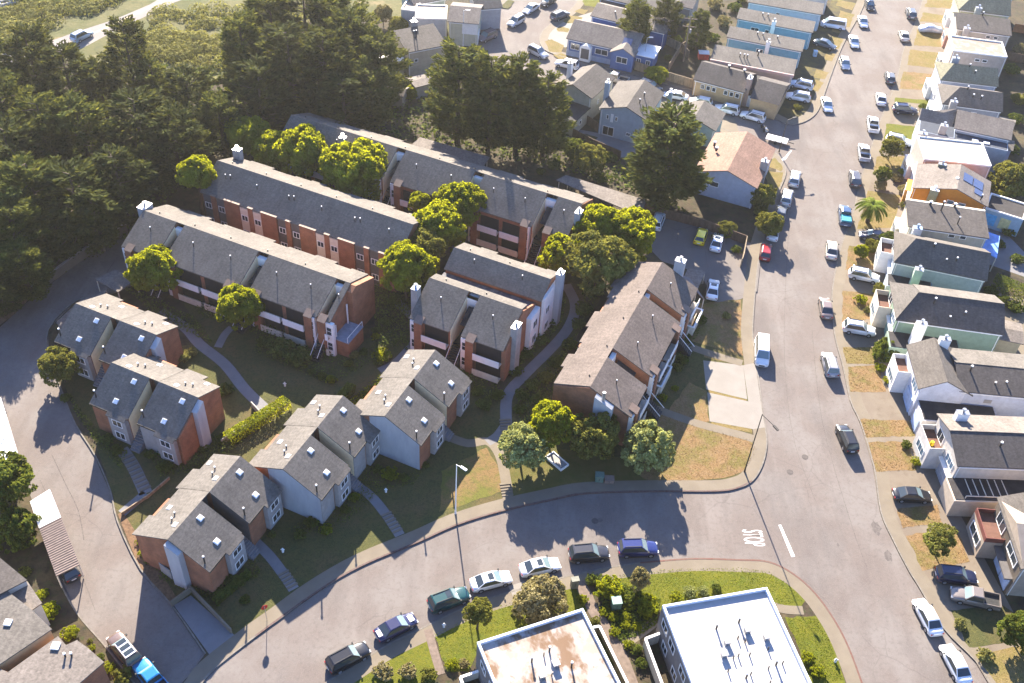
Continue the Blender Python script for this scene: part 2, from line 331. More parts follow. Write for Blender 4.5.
# ================================================================ ground, roads, pavements
sheet('ground', [(-900, -300), (900, -300), (900, 1500), (-900, 1500)], -0.02, SCRUB)
sheet('road', [(-160, 20), (160, 20), (160, 330), (-160, 330)], 0.0, ASPH)
KC = [(150,740),(195,694),(212,672),(256,637),(281,619),(318,592),(363,566),(418,543),(456,526),(501,512),(549,501),(587,494),(657,492),(715,492),(737,489),(752,482),(762,467),(767,447),(766,430),(760,392),(756,360),(753,331),(756,286),(760,253),(768,225),(775,205),(780,190),(786,174),(783,163),(775,153),(742,137),(700,120),(650,103),(600,90),(555,78),(520,68),(475,60),(448,54),(447,47),(455,40),(480,22),(505,3),(520,-14)]
KCw = smoothpts(gpoly(KC, 0), 4)
PHALO = [(136,262),(118,292),(78,300),(48,330),(50,360),(62,393),(75,425),(95,457),(110,492),(117,522),(140,570),(172,607)]
blockA = KCw + gpoly([(430,-60),(-200,-60),(-500,60),(-500,330),(-300,420),(0,327),(33,297),(80,262),(128,232)] + PHALO + [(205,655),(190,675),(140,730)], 0)
slab('forest_floor', blockA, -.01, .12, SOIL)
KB = [(270,740),(300,703),(325,683),(350,668),(385,646),(420,629),(450,614),(480,601),(520,589),(560,578),(600,569),(640,563),(690,559),(737,560),(768,562),(793,574),(815.5,594),(835.5,622),(850.5,652),(868,700),(880,740)]
KBw = smoothpts(gpoly(KB, 0), 4)
slab('planted_ground', KBw, -.01, .12, SOIL)
KE = [(1020,740),(992,690),(975,662),(943,629),(918,587),(908,571),(893,542),(880,512),(873,467),(860,424),(850,402),(842,366),(834,335),(831,300),(834,275),(841,245),(852,215),(860,180),(869,152),(880,120),(890,97),(898,72),(903,50),(916,20),(926,-12),(940,-50)]
KEw = smoothpts(gpoly(KE, 0), 4)
slab('back_yards', KEw + gpoly([(1400,-50),(2200,300),(1700,740)], 0), -.01, .12, SOIL)
KN = [(600,-45),(582,-10),(572,8),(548,26),(540,36),(541,46),(552,54),(590,64),(616,71),(650,80),(676,87),(700,93),(727,100),(752,107),(775,119),(790,125),(805,122),(816,114),(822,102),(827,87),(840,52),(850,32),(864,5),(878,-40)]
KNw = smoothpts(gpoly(KN, 0), 4)
slab('back_yards', KNw, -.01, .12, SOIL)
KL = [(-60,330),(-20,400),(10,440),(22,470),(40,515),(57,545),(59,576),(77,612),(105,645),(135,683),(150,700),(140,740)]
KLw = smoothpts(gpoly(KL, 0), 4)
slab('planted_ground', KLw + gpoly([(-500,760),(-500,420)], 0), -.01, .12, SOIL)
# kerbs and pavements
for nm, L, s in (('c', KCw, 1), ('b', KBw, -1), ('e', KEw, -1), ('n', KNw, 1)):
    a, b = sorted((0, .16*s)); o = band('kerb', L, a-.02, b, .145, KERBM, z0=-.005)
    a, b = sorted((.16*s, 1.75*s)); band('pavement', L, a, b, .135, CONC)
band('kerb', KLw, -.16, 0, .16, KERBM, z0=-.005)
DWR = smoothpts(gpoly(PHALO + [(205,655)], 0), 3); band('kerb', DWR, 0, .16, .17, KERBM, z0=-.005)
red = smoothpts(gpoly([(640,563),(690,559),(737,560),(768,562),(793,574),(815.5,594),(835.5,622),(850.5,652),(868,700)], 0), 4)
band('kerb', red, -.17, .03, .150, REDK, z0=0)
red2 = smoothpts(gpoly([(256,637),(318,592),(363,566),(418,543),(456,526),(501,512),(549,501),(587,494),(657,492),(715,492),(737,489),(752,482)], 0), 4)
band('kerb', red2, -.03, .17, .150, mat('faded_red_kerb', (.13, .06, .05), .8, .2, 3, c2=(.20, .15, .13)), z0=0)
def P(name, px, z, m, sm=0, **kw):
    pts = gpoly(px, 0)
    if sm: pts = smoothpts(pts, sm, True)
    if name in ('lawn', 'scrubland'):
        rr_ = random.Random(int(px[0][0]*13+px[0][1])); q_ = []
        for a_, b_ in zip(pts, pts[1:]+pts[:1]):
            n_ = max(1, min(40, int((b_-a_).length/.7)))
            for i_ in range(n_): f_ = a_.lerp(b_, i_/n_); q_.append(f_+Vector((rr_.uniform(-.14, .14), rr_.uniform(-.14, .14), 0)))
        pts = q_
    return sheet(name, pts, z, m, **kw)
# street paving patches, oil stains, manholes
PATCH = layered('road_patch', (.185, .17, .165), .95, [((.23, .21, .20), 1.2, .4, .7, .7, None)])
P('road_patch', [(840,345),(833,500),(770,480),(800,340)], .004, PATCH) if 0 else None
def stain(x, y, r, m=None, z=.006, kind='structure'):
    c = at(x, y); n = 14; rr = random.Random(int(x*7+y))
    sheet('oil_stain', [(c.x+r*rr.uniform(.6, 1.1)*cos(2*pi*i/n)*.6, c.y+r*rr.uniform(.6, 1.1)*sin(2*pi*i/n)) for i in range(n)], z, m or STAIN)
STAIN = mat('oil_stain', (.17, .145, .13), .8, .2, 3)
for x, y, r in ((876,528,1.1),(888,556,.9),(838,545,.3),(600,520,.5)): stain(x, y, r)
# grooves: seams in the asphalt running with the street
SEAM = mat('asphalt_seam', (.17, .145, .13), .95, .3, 4)
def seam(px, w=.06): band('road_seam', smoothpts(gpoly(px, 0), 4), -w/2, w/2, .008, SEAM)
seam([(842,0),(800,140),(785,300),(790,420),(815,500)], .04); seam([(812,330),(822,420),(850,520),(868,570)], .05)
seam([(40,480),(70,545),(95,610)], .06); seam([(52,455),(66,485),(78,510),(84,540)], .09)
# painted markings
o = P('lane_line', [(778.5,525),(781,524.8),(795,556.5),(791.5,557)], .009, PAINT)
o = P('stop_line', [(789,152),(792,150),(786,159),(779,163),(778,161),(785,157)], .009, PAINT)
def word(txt, A, B, C_, label):
    """flat road lettering: A = start of baseline, B = end of baseline, C_ = top of the first letter (pixels)"""
    a, b, c = at(*A), at(*B), at(*C_)
    cu = bpy.data.curves.new('stop_lettering', 'FONT'); cu.body = txt; cu.fill_mode = 'FRONT'; cu.offset = .002
    o = bpy.data.objects.new('stop_lettering', cu); COL.objects.link(o); bpy.context.view_layer.update()
    dx = max(o.dimensions.x, .1); cap = .70
    X = (b-a)/dx; Y = (c-a)/cap
    Mx = Matrix(((X.x, Y.x, 0, a.x), (X.y, Y.y, 0, a.y), (0, 0, 1, .010), (0, 0, 0, 1))); 
    dg = bpy.context.evaluated_depsgraph_get(); me = bpy.data.meshes.new_from_object(o.evaluated_get(dg)); me.transform(Mx); bpy.data.objects.remove(o)
    me.materials.clear(); me.materials.append(PAINT)
    n = bpy.data.objects.new('stop_lettering', me); COL.objects.link(n); tag(n, kind='structure'); return n
word('STOP', (742,529.5), (745.5,545.5), (762,530), '')
# manholes
for x, y in ((805,457),(790,472),(595,521)):
    c = at(x, y); m_ = MB(); m_.tube((0, 0, 0), (0, 0, .012), .42, n=20); m_.tube((0, 0, .012), (0, 0, .018), .34, n=20)
    o = m_.build('manhole_cover', mat('manhole_iron', (.12, .10, .09), .7, .2, 8), loc=(c.x, c.y, .004))
    tag(o, {805: 'round iron manhole cover nearer the east pavement', 790: 'round iron manhole cover, lower of the pair in the main street', 595: 'iron cover in tree shade on the lower street'}[x], 'manhole cover', 'manhole covers')
# lawns and bare yards
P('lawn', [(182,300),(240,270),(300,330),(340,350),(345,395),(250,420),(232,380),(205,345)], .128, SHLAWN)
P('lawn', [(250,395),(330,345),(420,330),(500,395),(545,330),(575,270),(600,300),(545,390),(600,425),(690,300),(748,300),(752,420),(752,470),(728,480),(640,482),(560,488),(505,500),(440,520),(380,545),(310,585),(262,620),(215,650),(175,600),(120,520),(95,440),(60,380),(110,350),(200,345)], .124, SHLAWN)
P('lawn', [(640,408),(700,428),(752,440),(757,452),(748,468),(732,477),(700,481),(652,482),(640,470),(655,440)], .132, DRY, sm=3)
P('lawn', [(689,383),(706,392),(709,422),(700,425),(668,412),(680,395)], .132, DRY)
P('lawn', [(690,305),(741,300),(743,356),(684,340)], .132, DRY)
P('lawn', [(705,352),(741,362),(741,366),(704,358)], .133, DRY); P('lawn', [(707,390.5),(746,399.5),(746,402),(707,394)], .133, DRYG); P('lawn', [(710,422),(752,430),(753,434),(710,426)], .133, DRYG)
P('driveway', [(703,361),(743,366),(747,400),(706,390)], .136, CONCW); P('driveway', [(707,393),(748,402),(754,430),(709.5,422)], .136, CONCW)
P('driveway', [(743,366),(757,363),(765,428),(752,430)], .140, CONCW)
P('lawn', [(442,472),(486,448),(500,470),(503,492),(470,503),(440,512)], .1325, layered('half_green_lawn', (.16, .16, .03), 1, [((.26, .16, .07), .25, .42, .58, .9, None), ((.10, .12, .02), 1.5, .5, .7, .6, None), ((.10, .08, .03), 5, .5, .66, .6, None)], bump=.5, bscale=10))
P('lawn', [(500,455),(560,450),(700,470),(690,485),(560,488),(514,498)], .126, layered('olive_lawn', (.13, .12, .03), 1, [((.18, .15, .05), .4, .42, .6, .8, None), ((.10, .12, .02), 1.2, .5, .7, .6, None)], bump=.5, bscale=10))
# bottom block lawns
P('lawn', [(606,577),(662,570),(737,568),(768,571.5),(790,585),(806,602),(800,609),(775,611),(760,590),(662,612),(640,600),(600,590)], .134, LAWN)
P('lawn', [(785,618),(818,616),(831,640),(846,683),(855,720),(820,720),(800,650)], .134, LAWN)
P('lawn', [(434,632),(478,610),(520,597),(575,585),(590,610),(583,612),(480,645),(468,672),(446,672)], .134, LAWN)
P('lawn', [(340,700),(354,683),(384,659),(428,636),(440,668),(430,700)], .134, LAWN)
P('driveway', [(508,587),(524,582),(530,591),(513,597)], .138, CONCW)
# paths
def path(px, w, m=PATHM, z=.139, name='path'): band(name, smoothpts(gpoly(px, 0), 4), -w/2, w/2, z, m)
path([(160,312),(185,328),(200,345),(225,365),(245,390),(268,412)], 1.5); path([(218,348),(225,335),(232,328)], 1.1)
path([(566,285),(575,305),(570,325),(555,345),(525,375),(508,395),(506,420),(508,442)], 1.5)
path([(420,432),(446,437),(468,444),(488,442),(500,456),(506,482),(508,500)], 1.3, CONC, .140); path([(506,425),(497,437),(487,443)], 1.3, PATHM, .142)
path([(350,482),(370,496),(386,515),(400,536)], 1.2); path([(256,543),(270,557),(283,574),(294,590)], 1.2); path([(122,450),(134,468),(146,494)], 1.5); path([(146,494),(122,514)], 1.2)
path([(636,402),(668,414),(700,425),(742,436),(757,441)], 1.3, CONC); path([(680,343),(700,351),(742,364)], 1.3, CONC)
path([(578,583),(586,595),(594,612),(617,647),(634,690)], 1.3, mat('brown_path', (.24, .18, .14), .9, .15, 2), .139); path([(428,630),(434,652),(441,675)], .9, mat('brown_path', (0, 0, 0)), .141)
path([(803,611),(785,610),(770,606)], 1.1, CONC, .137); path([(616,650),(640,634),(655,622)], 1.1, CONC, .137)
path([(100,275),(200,330)], .01) if 0 else None
path([(395,300),(420,330),(400,360),(380,372)], 1.4)
# garden steps: treads of each flight stay one mesh
def steps(a, b, n, w, label, m=CONC):
    A, B = at(*a), at(*b); d = B-A; L = d.length; d.normalize(); s = Vector((-d.y, d.x, 0))
    mb = MB(); ang = atan2(d.y, d.x)
    for i in range(n): mb.box(i*L/n, (i+.55)*L/n, -w/2, w/2, 0, .05+.03*(n-i)/n)
    o = mb.build('garden_steps', m); o.location = (A.x, A.y, .142); o.rotation_euler = (0, 0, ang); tag(o, label, 'steps', 'garden steps')
steps((386,514),(399,534), 6, 1.3, 'concrete steps from the middle townhouse path down to the lower pavement')
steps((283,573),(294,589), 5, 1.3, 'concrete steps nearest the stop sign, leading down to the lower pavement')
steps((505,484),(508,498), 5, 1.4, 'dark steps where the sunlit curving path meets the lower pavement')
steps((127,457),(147,492), 9, 1.4, 'long pale garden steps between the two left townhouses and the driveway')
steps((505,420),(507,437), 6, 1.5, 'shaded steps on the path beside the balcony block')
# central parking court, left parking bays
P('parking_court', [(652,208),(700,224),(748,243),(762,246),(757,292),(740,300),(716,304),(700,274),(662,262),(650,250),(618,240),(632,215)], .131, ASPH2)
P('parking_bay', [(174,606),(191,596),(236,637),(213,660)], .131, PATHM)
P('driveway', [(100,262),(137,262),(150,280),(118,292)], .131, ASPH2)
P('dirt_strip', [(118,515),(123,512),(178,600),(172,606),(140,570)], .134, mat('terracotta_strip', (.20, .12, .065), 1, .2, 3))
# north block yards
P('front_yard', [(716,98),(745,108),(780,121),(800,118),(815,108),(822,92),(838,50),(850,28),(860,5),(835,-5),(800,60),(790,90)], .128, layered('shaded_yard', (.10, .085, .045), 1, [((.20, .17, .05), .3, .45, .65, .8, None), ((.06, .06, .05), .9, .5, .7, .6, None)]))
for q in ([(840,11),(854,15),(849,28),(836,24)], [(833,36),(843,40),(838,50),(828,46)], [(826,52),(836,55),(831,62),(824,60)], [(816,70),(829,73),(825,80),(814,78)], [(814,80),(824,83),(818,92),(812,90)], [(838,0),(856,4),(852,11),(836,6)], [(832,26),(842,29),(840,34),(832,32)]):
    P('lawn', q, .136, DRYG)
for q in ([(545,42),(551,40),(564,46),(561,53),(549,52)],[(553,55),(562,54),(570,58),(569,60),(558,60)],[(563,22),(570,16),(582,18),(581,24),(566,24)],[(574,12),(580,9),(588,11),(584,15)],[(582,2),(588,-2),(599,0),(599,8),(584,6)],[(556,29),(560,27),(570,29),(568,33),(558,32)]):
    P('lawn', q, .136, LAWN if q[0][0] == 582 else DRYG)
P('driveway', [(542,37),(548,30),(568,20),(600,10),(590,40),(565,48)], .132, CONCW)
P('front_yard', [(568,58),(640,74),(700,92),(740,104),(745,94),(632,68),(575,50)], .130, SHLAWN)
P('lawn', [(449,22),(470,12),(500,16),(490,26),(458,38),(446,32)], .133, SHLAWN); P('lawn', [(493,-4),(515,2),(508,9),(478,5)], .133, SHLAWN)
P('lawn', [(646,117),(660,117),(657,128),(640,128)], .133, DRYG); P('lawn', [(774,158),(783,167),(781,172),(768,167)], .136, DRYG); P('lawn', [(764,172),(783,173),(781,184),(775,192),(768,184)], .136, DRYG); P('lawn', [(716,136),(722,132),(728,136),(716,146)], .134, DRYG)
P('yard', [(568,128),(600,134),(640,146),(655,155),(600,160),(560,150)], .130, PATHM); P('lawn', [(575,132),(598,138),(590,148),(568,142)], .134, SHLAWN)
P('driveway', [(655,108),(668,100),(700,108),(735,120),(740,136),(700,125)], .128, CONC)
# east block front yards
P('front_yard', [(849,400),(842,366),(834,335),(831,300),(841,245),(852,215),(869,152),(880,120),(898,72),(903,50),(916,20),(926,-12),(975,-12),(953,40),(930,110),(905,200),(888,300),(905,400),(935,470),(990,570),(1060,700),(1010,720),(975,662),(943,629),(918,587),(893,542),(880,512),(873,467),(860,424)], .129, layered('driveway_concrete', (.25, .20, .15), .95, [((.33, .28, .21), .3, .4, .7, .8, None), ((.15, .11, .075), .8, .55, .8, .6, None), ((.09, .07, .05), 2, .68, .8, .6, None)]))
EL = [([(896,508.6),(938,505.6),(941,523.6),(901.6,529)], DRY), ([(905.3,535.6),(957,529.6),(969,563),(922.6,571)], DRY), ([(867,443),(905.5,442),(918,471),(875.5,472.5)], DRY), ([(858.5,419.5),(908,421.5),(915.5,436.5),(865,438)], DRY), ([(847,367),(878,366),(885.5,393),(850.5,392)], DRY), ([(843,348),(875.5,348),(879,365),(845.5,364)], DRYG), ([(842,291),(885.5,296),(884,318),(842,323)], DRY), ([(848,246),(881,250),(875,270),(845.5,271)], DRY), ([(868,191),(900,196),(893,228),(857,230)], DRYG), ([(877,157),(914,157),(908,176),(873,173)], DRYG), ([(886,124),(922,128),(918,145),(884,140)], LAWN), ([(895,98),(932,101),(930,105),(894,102)], LAWN), ([(903,72),(935.5,75),(928,91),(899,89)], DRY), ([(910,50),(942,54),(938,69),(907,65.5)], DRYG), ([(918,29),(948,32.5),(943,47.5),(913,46)], DRYG), ([(923,13),(950,17),(950,24),(920,22)], DRYG), ([(928,0),(955.5,0),(954,9),(924,7.5)], DRYG),
      ([(950,612),(1000,605),(1024,620),(1024,640),(968,648)], SHLAWN), ([(975,655),(1024,645),(1040,690),(1000,690)], DRYG)]
for q, m in EL: P('lawn', q, .137, m)
P('yard', [(985,290),(1024,300),(1060,420),(1005,400)], .131, CONC); P('yard', [(985,225),(1000,228),(1060,290),(980,262)], .131, PATHM)
# top-left scrubland, country road, verge
P('scrubland', [(-300,-55),(420,-55),(400,20),(330,10),(250,60),(215,85),(160,75),(60,60),(-200,60)], .126, SCRUB)
P('country_road', [(-60,72),(50,42),(75,33),(115,20),(150,5),(172,-8),(200,-25),(240,-25),(205,-8),(172,4),(150,15),(112,33),(88,46),(66,56),(-40,92)], .134, layered('sunlit_road', (.30, .27, .25), .95, [((.36, .33, .30), .2, .4, .7, .8, None)]))
P('dirt_track', [(-60,14),(20,4),(60,-6),(90,-6),(30,12),(-60,28)], .134, CONC)
P('road_line', [(70,43),(110,26),(165,0),(166,0.5),(111,27),(71,44)], .138, mat('yellow_line', (.45, .38, .2), .8))
# ================================================================ building helpers
def roofslab(mb, prof, x0, x1, th=.14, m=0):
    """prof = ridge-to-eave line [(y,z),(y,z)] extruded along x as a thin slab sitting on top"""
    (y0, z0), (y1, z1) = prof
    mb.extx([(y0, z0), (y1, z1), (y1, z1+th), (y0, z0+th)], x0, x1, m)
def window(parent, face, a, z, w, h, gl=None, fr=None, d=.06, mull=1, name='window', hbar=False):
    """face: ('y', y, sign) or ('x', x, sign): wall plane and outward direction. a = centre along the wall, z = sill"""
    ax, p, s = face; fr = fr or TRIM; gl = gl or GLASS; t = .09
    mb = MB(); g = MB()
    def bx(m, a0, a1, z0, z1, p0, p1):
        if ax == 'y': m.box(a0, a1, p0, p1, z0, z1)
        else: m.box(p0, p1, a0, a1, z0, z1)
    q0, q1 = p+s*.004, p+s*d
    bx(mb, a-w/2, a+w/2, z, z+t, q0, q1); bx(mb, a-w/2, a+w/2, z+h-t, z+h, q0, q1)
    bx(mb, a-w/2, a-w/2+t, z+t, z+h-t, q0, q1); bx(mb, a+w/2-t, a+w/2, z+t, z+h-t, q0, q1)
    for i in range(mull): 
        c = a-w/2+w*(i+1)/(mull+1); bx(mb, c-.035, c+.035, z+t, z+h-t, q0, q1-s*.01)
    if hbar: bx(mb, a-w/2+t, a+w/2-t, z+h*.5-.03, z+h*.5+.03, q0, q1-s*.015)
    f = mb.build(name, fr, parent)
    bx(g, a-w/2+t, a+w/2-t, z+t, z+h-t, q0, p+s*(d*.4)); g.build('pane', gl, f)
    return f
def pipe(parent, x, y, z, h=1.0, r=.07, m=None, cap=True, name='vent_pipe'):
    mb = MB(); mb.tube((x, y, z-.25), (x, y, z+h), r, n=8); o = mb.build(name, m or DMET, parent)
    if cap:
        mb = MB(); mb.tube((x, y, z+h+.001), (x, y, z+h+.14), r*1.5, r*1.2, n=8); mb.build('pipe_cap', TRIM, o)
    return o
def skylight(parent, x, y, z, slope, w=.66, l=.66):
    """square domed skylight following the roof slope (dz/dy)"""
    mb = MB(); c = Vector((x, y, z)); k = 1/math.sqrt(1+slope*slope); ty = Vector((0, k, slope*k)); tx = Vector((1, 0, 0)); n = tx.cross(ty)
    def ring(hw, hl, h): return [c+tx*i*hw+ty*j*hl+n*h for i, j in ((-1, -1), (1, -1), (1, 1), (-1, 1))]
    A = ring(w/2, l/2, -.16); B = ring(w/2, l/2, .04); D = ring(w*.36, l*.36, .07)
    mb.add(A+B+D, [[0, 1, 5, 4], [1, 2, 6, 5], [2, 3, 7, 6], [3, 0, 4, 7], [4, 5, 9, 8], [5, 6, 10, 9], [6, 7, 11, 10], [7, 4, 8, 11], [8, 9, 10, 11]])
    return mb.build('skylight', SKYL, parent)
def chimney(parent, x, y, z0, z1, w=.9, d=.7, m=None, capm=None):
    mb = MB(); mb.box(x-w/2, x+w/2, y-d/2, y+d/2, z0, z1)
    o = mb.build('chimney', m or STUG, parent)
    c = MB(); c.box(x-w/2-.03, x+w/2+.03, y-d/2-.03, y+d/2+.03, z1+.001, z1+.07); c.tube((x, y, z1+.071), (x, y, z1+.55), .17, n=10); c.tube((x, y, z1+.551), (x, y, z1+.66), .27, .22, n=10)
    c.build('chimney_cap', capm or METAL, o); return o
def frame_loc(o): return o
# ---------------------------------------------------------------- townhouses (two stepped units)
def townhouse(label, org, ang, side='white', front=('brick', 'brick'), far='brick', mirror=False):
    """local frame: x along the ridge, front at -y. org = world point under the near end of the ridge"""
    t = thing('townhouse', label, 'townhouse', (org.x, org.y, .1), ang, 'two-unit townhouses')
    ZE, ZR, ZB, F, B, U, G = 4.75, 7.35, 5.25, 4.55, 4.85, 5.55, 1.6
    sl = (ZR-ZE)/F
    SM = {'white': SIDG, 'brick': BRICK, 'cream': STUC, 'grey': STUG}
    sides = [0, U+G]
    for k, x0 in enumerate(sides):
        mb = MB(); mb.extx([(-F, 0), (-F, ZE), (0, ZR), (B-1.0*k, ZB+.43*k), (B-1.0*k, 0)], x0, x0+U)
        mb.build('wall', BRICK, t)
        # front and rear roof slopes
        r = MB(); e = .30; y1 = -F-e
        r.extx([(0, ZR), (y1, ZE-e*sl), (y1, ZE-e*sl+.15), (0, ZR+.15)], x0-.12, x0+U+.12)
        bs = (ZR-ZB)/B
        ext = [(0, U*.5, B+.35), (U*.5, U+(G if k == 0 else 0), B-.45)] if k == 0 else [(0, U*.55, B+.1), (U*.55, U, B-.9)]
        for (a, b_, yy) in ext:
            r.extx([(0, ZR), (yy, ZR-bs*yy), (yy, ZR-bs*yy+.15), (0, ZR+.15)], x0+a-(.12 if a == 0 else 0), x0+b_+(.12 if b_ == U else 0))
        ro = r.build('roof', ROOFT, t)
        fa = MB(); fa.extx([(y1-.03, ZE-e*sl-.1), (y1, ZE-e*sl-.1), (y1, ZE-e*sl+.16), (y1-.03, ZE-e*sl+.16)], x0-.12, x0+U+.12); fa.build('gutter', DMET, ro)
        skylight(ro, x0+U*.72, -1.0, ZR-1.0*sl+.18, sl); skylight(ro, x0+U*.55, -3.6, ZR-3.6*sl+.18, sl)
        skylight(ro, x0+U*.35, .7, ZR-.7*bs+.16, -bs, .6, .6); skylight(ro, x0+U*.75, 3.4, ZR-3.4*bs+.16, -bs, .6, .6)
        pipe(ro, x0+.35, -4.0, ZR-4.0*sl, 1.3, .09); pipe(ro, x0+U*.45, 1.6, ZR-1.6*bs, .45, .08, DMET); pipe(ro, x0+U*.6, 1.9, ZR-1.9*bs, .45, .08, DMET)
        # front: masonry pier and the projecting window bay
        xa, xb = x0+U*.50, x0+U*.97
        m_ = SM[front[k]]
        fp = MB(); fp.box(x0+.02, x0+U*.46, -F-.10, -F-.003, 0, ZE-.35); fp.build('front_pier', m_, t)
        bay = MB(); bay.box(xa, xb, -F-.62, -F-.004, .25, ZE-.32); by = bay.build('window_bay', TRIMC if front[k] == 'cream' else STUG, t)
        br = MB(); br.extx([(-F-.3, ZE-.10), (-F-.82, ZE-.34), (-F-.82, ZE-.24), (-F-.3, ZE+.02)], xa-.1, xb+.1); br.build('bay_roof', ROOFT, by)
        bc = (xa+xb)/2
        window(by, ('y', -F-.62, -1), bc, 2.95, 1.5, 1.1); window(by, ('y', -F-.62, -1), bc, .75, 1.5, 1.2)
    # shaded slot between the units with the entry
    # the gap side wall of the far unit, cladding
    stairm = mat('bright_cream_paint', (.85, .68, .42), .8, .05, 1.5) if mirror == 'v' or side == 'white' else STUD
    cl = MB(); x = U+G; cl.extx([(-F-.02, 0), (-F-.02, ZE-.02), (-.1, ZR-.06), (-.1, 0)], x-.05, x-.004); cl.build('stair_wall', stairm, t)
    c2 = MB(); c2.extx([(-F-.02, 0), (-F-.02, ZE-.02), (-.1, ZR-.06), (-.1, 0)], U+.004, U+.05); c2.build('stair_wall', stairm if mirror == 'v' else STUD, t)
    ln = MB(); ln.box(U+.06, U+G-.06, .6, B-.5, 0, ZB); ln.extx([(.6, ZB-.2), (.6, ZR-.5), (3.0, ZB)], U+.06, U+G-.06); lk = ln.build('link_wall', STUD, t)
    m_ = MB(); m_.extx([(-3.2, ZR-3.2*sl-1.3), (-.05, ZR-1.3), (-.05, ZR-1.2), (-3.2, ZR-3.2*sl-1.2)], *((U+.9, U+G-.06) if mirror == 'v' else (U+.06, U+.75))); m_.build('slot_shade_sheet', TAR, t)  # dark sheet added so the open shaft looks shaded
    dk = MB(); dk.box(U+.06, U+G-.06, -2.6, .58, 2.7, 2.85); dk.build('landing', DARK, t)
    dr = MB(); dr.box(U+.35, U+1.25, .50, .596, 2.86, 4.9); dr.build('door', TRIMC, lk)
    st = MB()
    for i in range(12): st.box(U+.1, U+G-.1, -2.6-.26*(i+1), -2.6-.26*i, 0, 2.6-.21*i)
    st.build('staircase', PATHM, t)
    # end wall cladding
    if side != 'brick':
        for (xx, s) in ((0, -1),):
            c = MB(); a, b_ = sorted((xx+s*.004, xx+s*.06)); c.extx([(-F-.02, 0), (-F-.02, ZE-.05), (0, ZR-.06), (2.2, ZR-.06-2.2*(ZR-ZB)/B), (2.2, 0)], a, b_); c.build('end_wall', SM[side], t)
    if not mirror:
        gw = MB(); gw.box(-.2, .0, B, B+1.0, 0, 1.7); gw.box(-.2, .9, B+1.0, B+1.15, 0, 1.7); gw.build('garden_wall', BRICK, t)
    return t
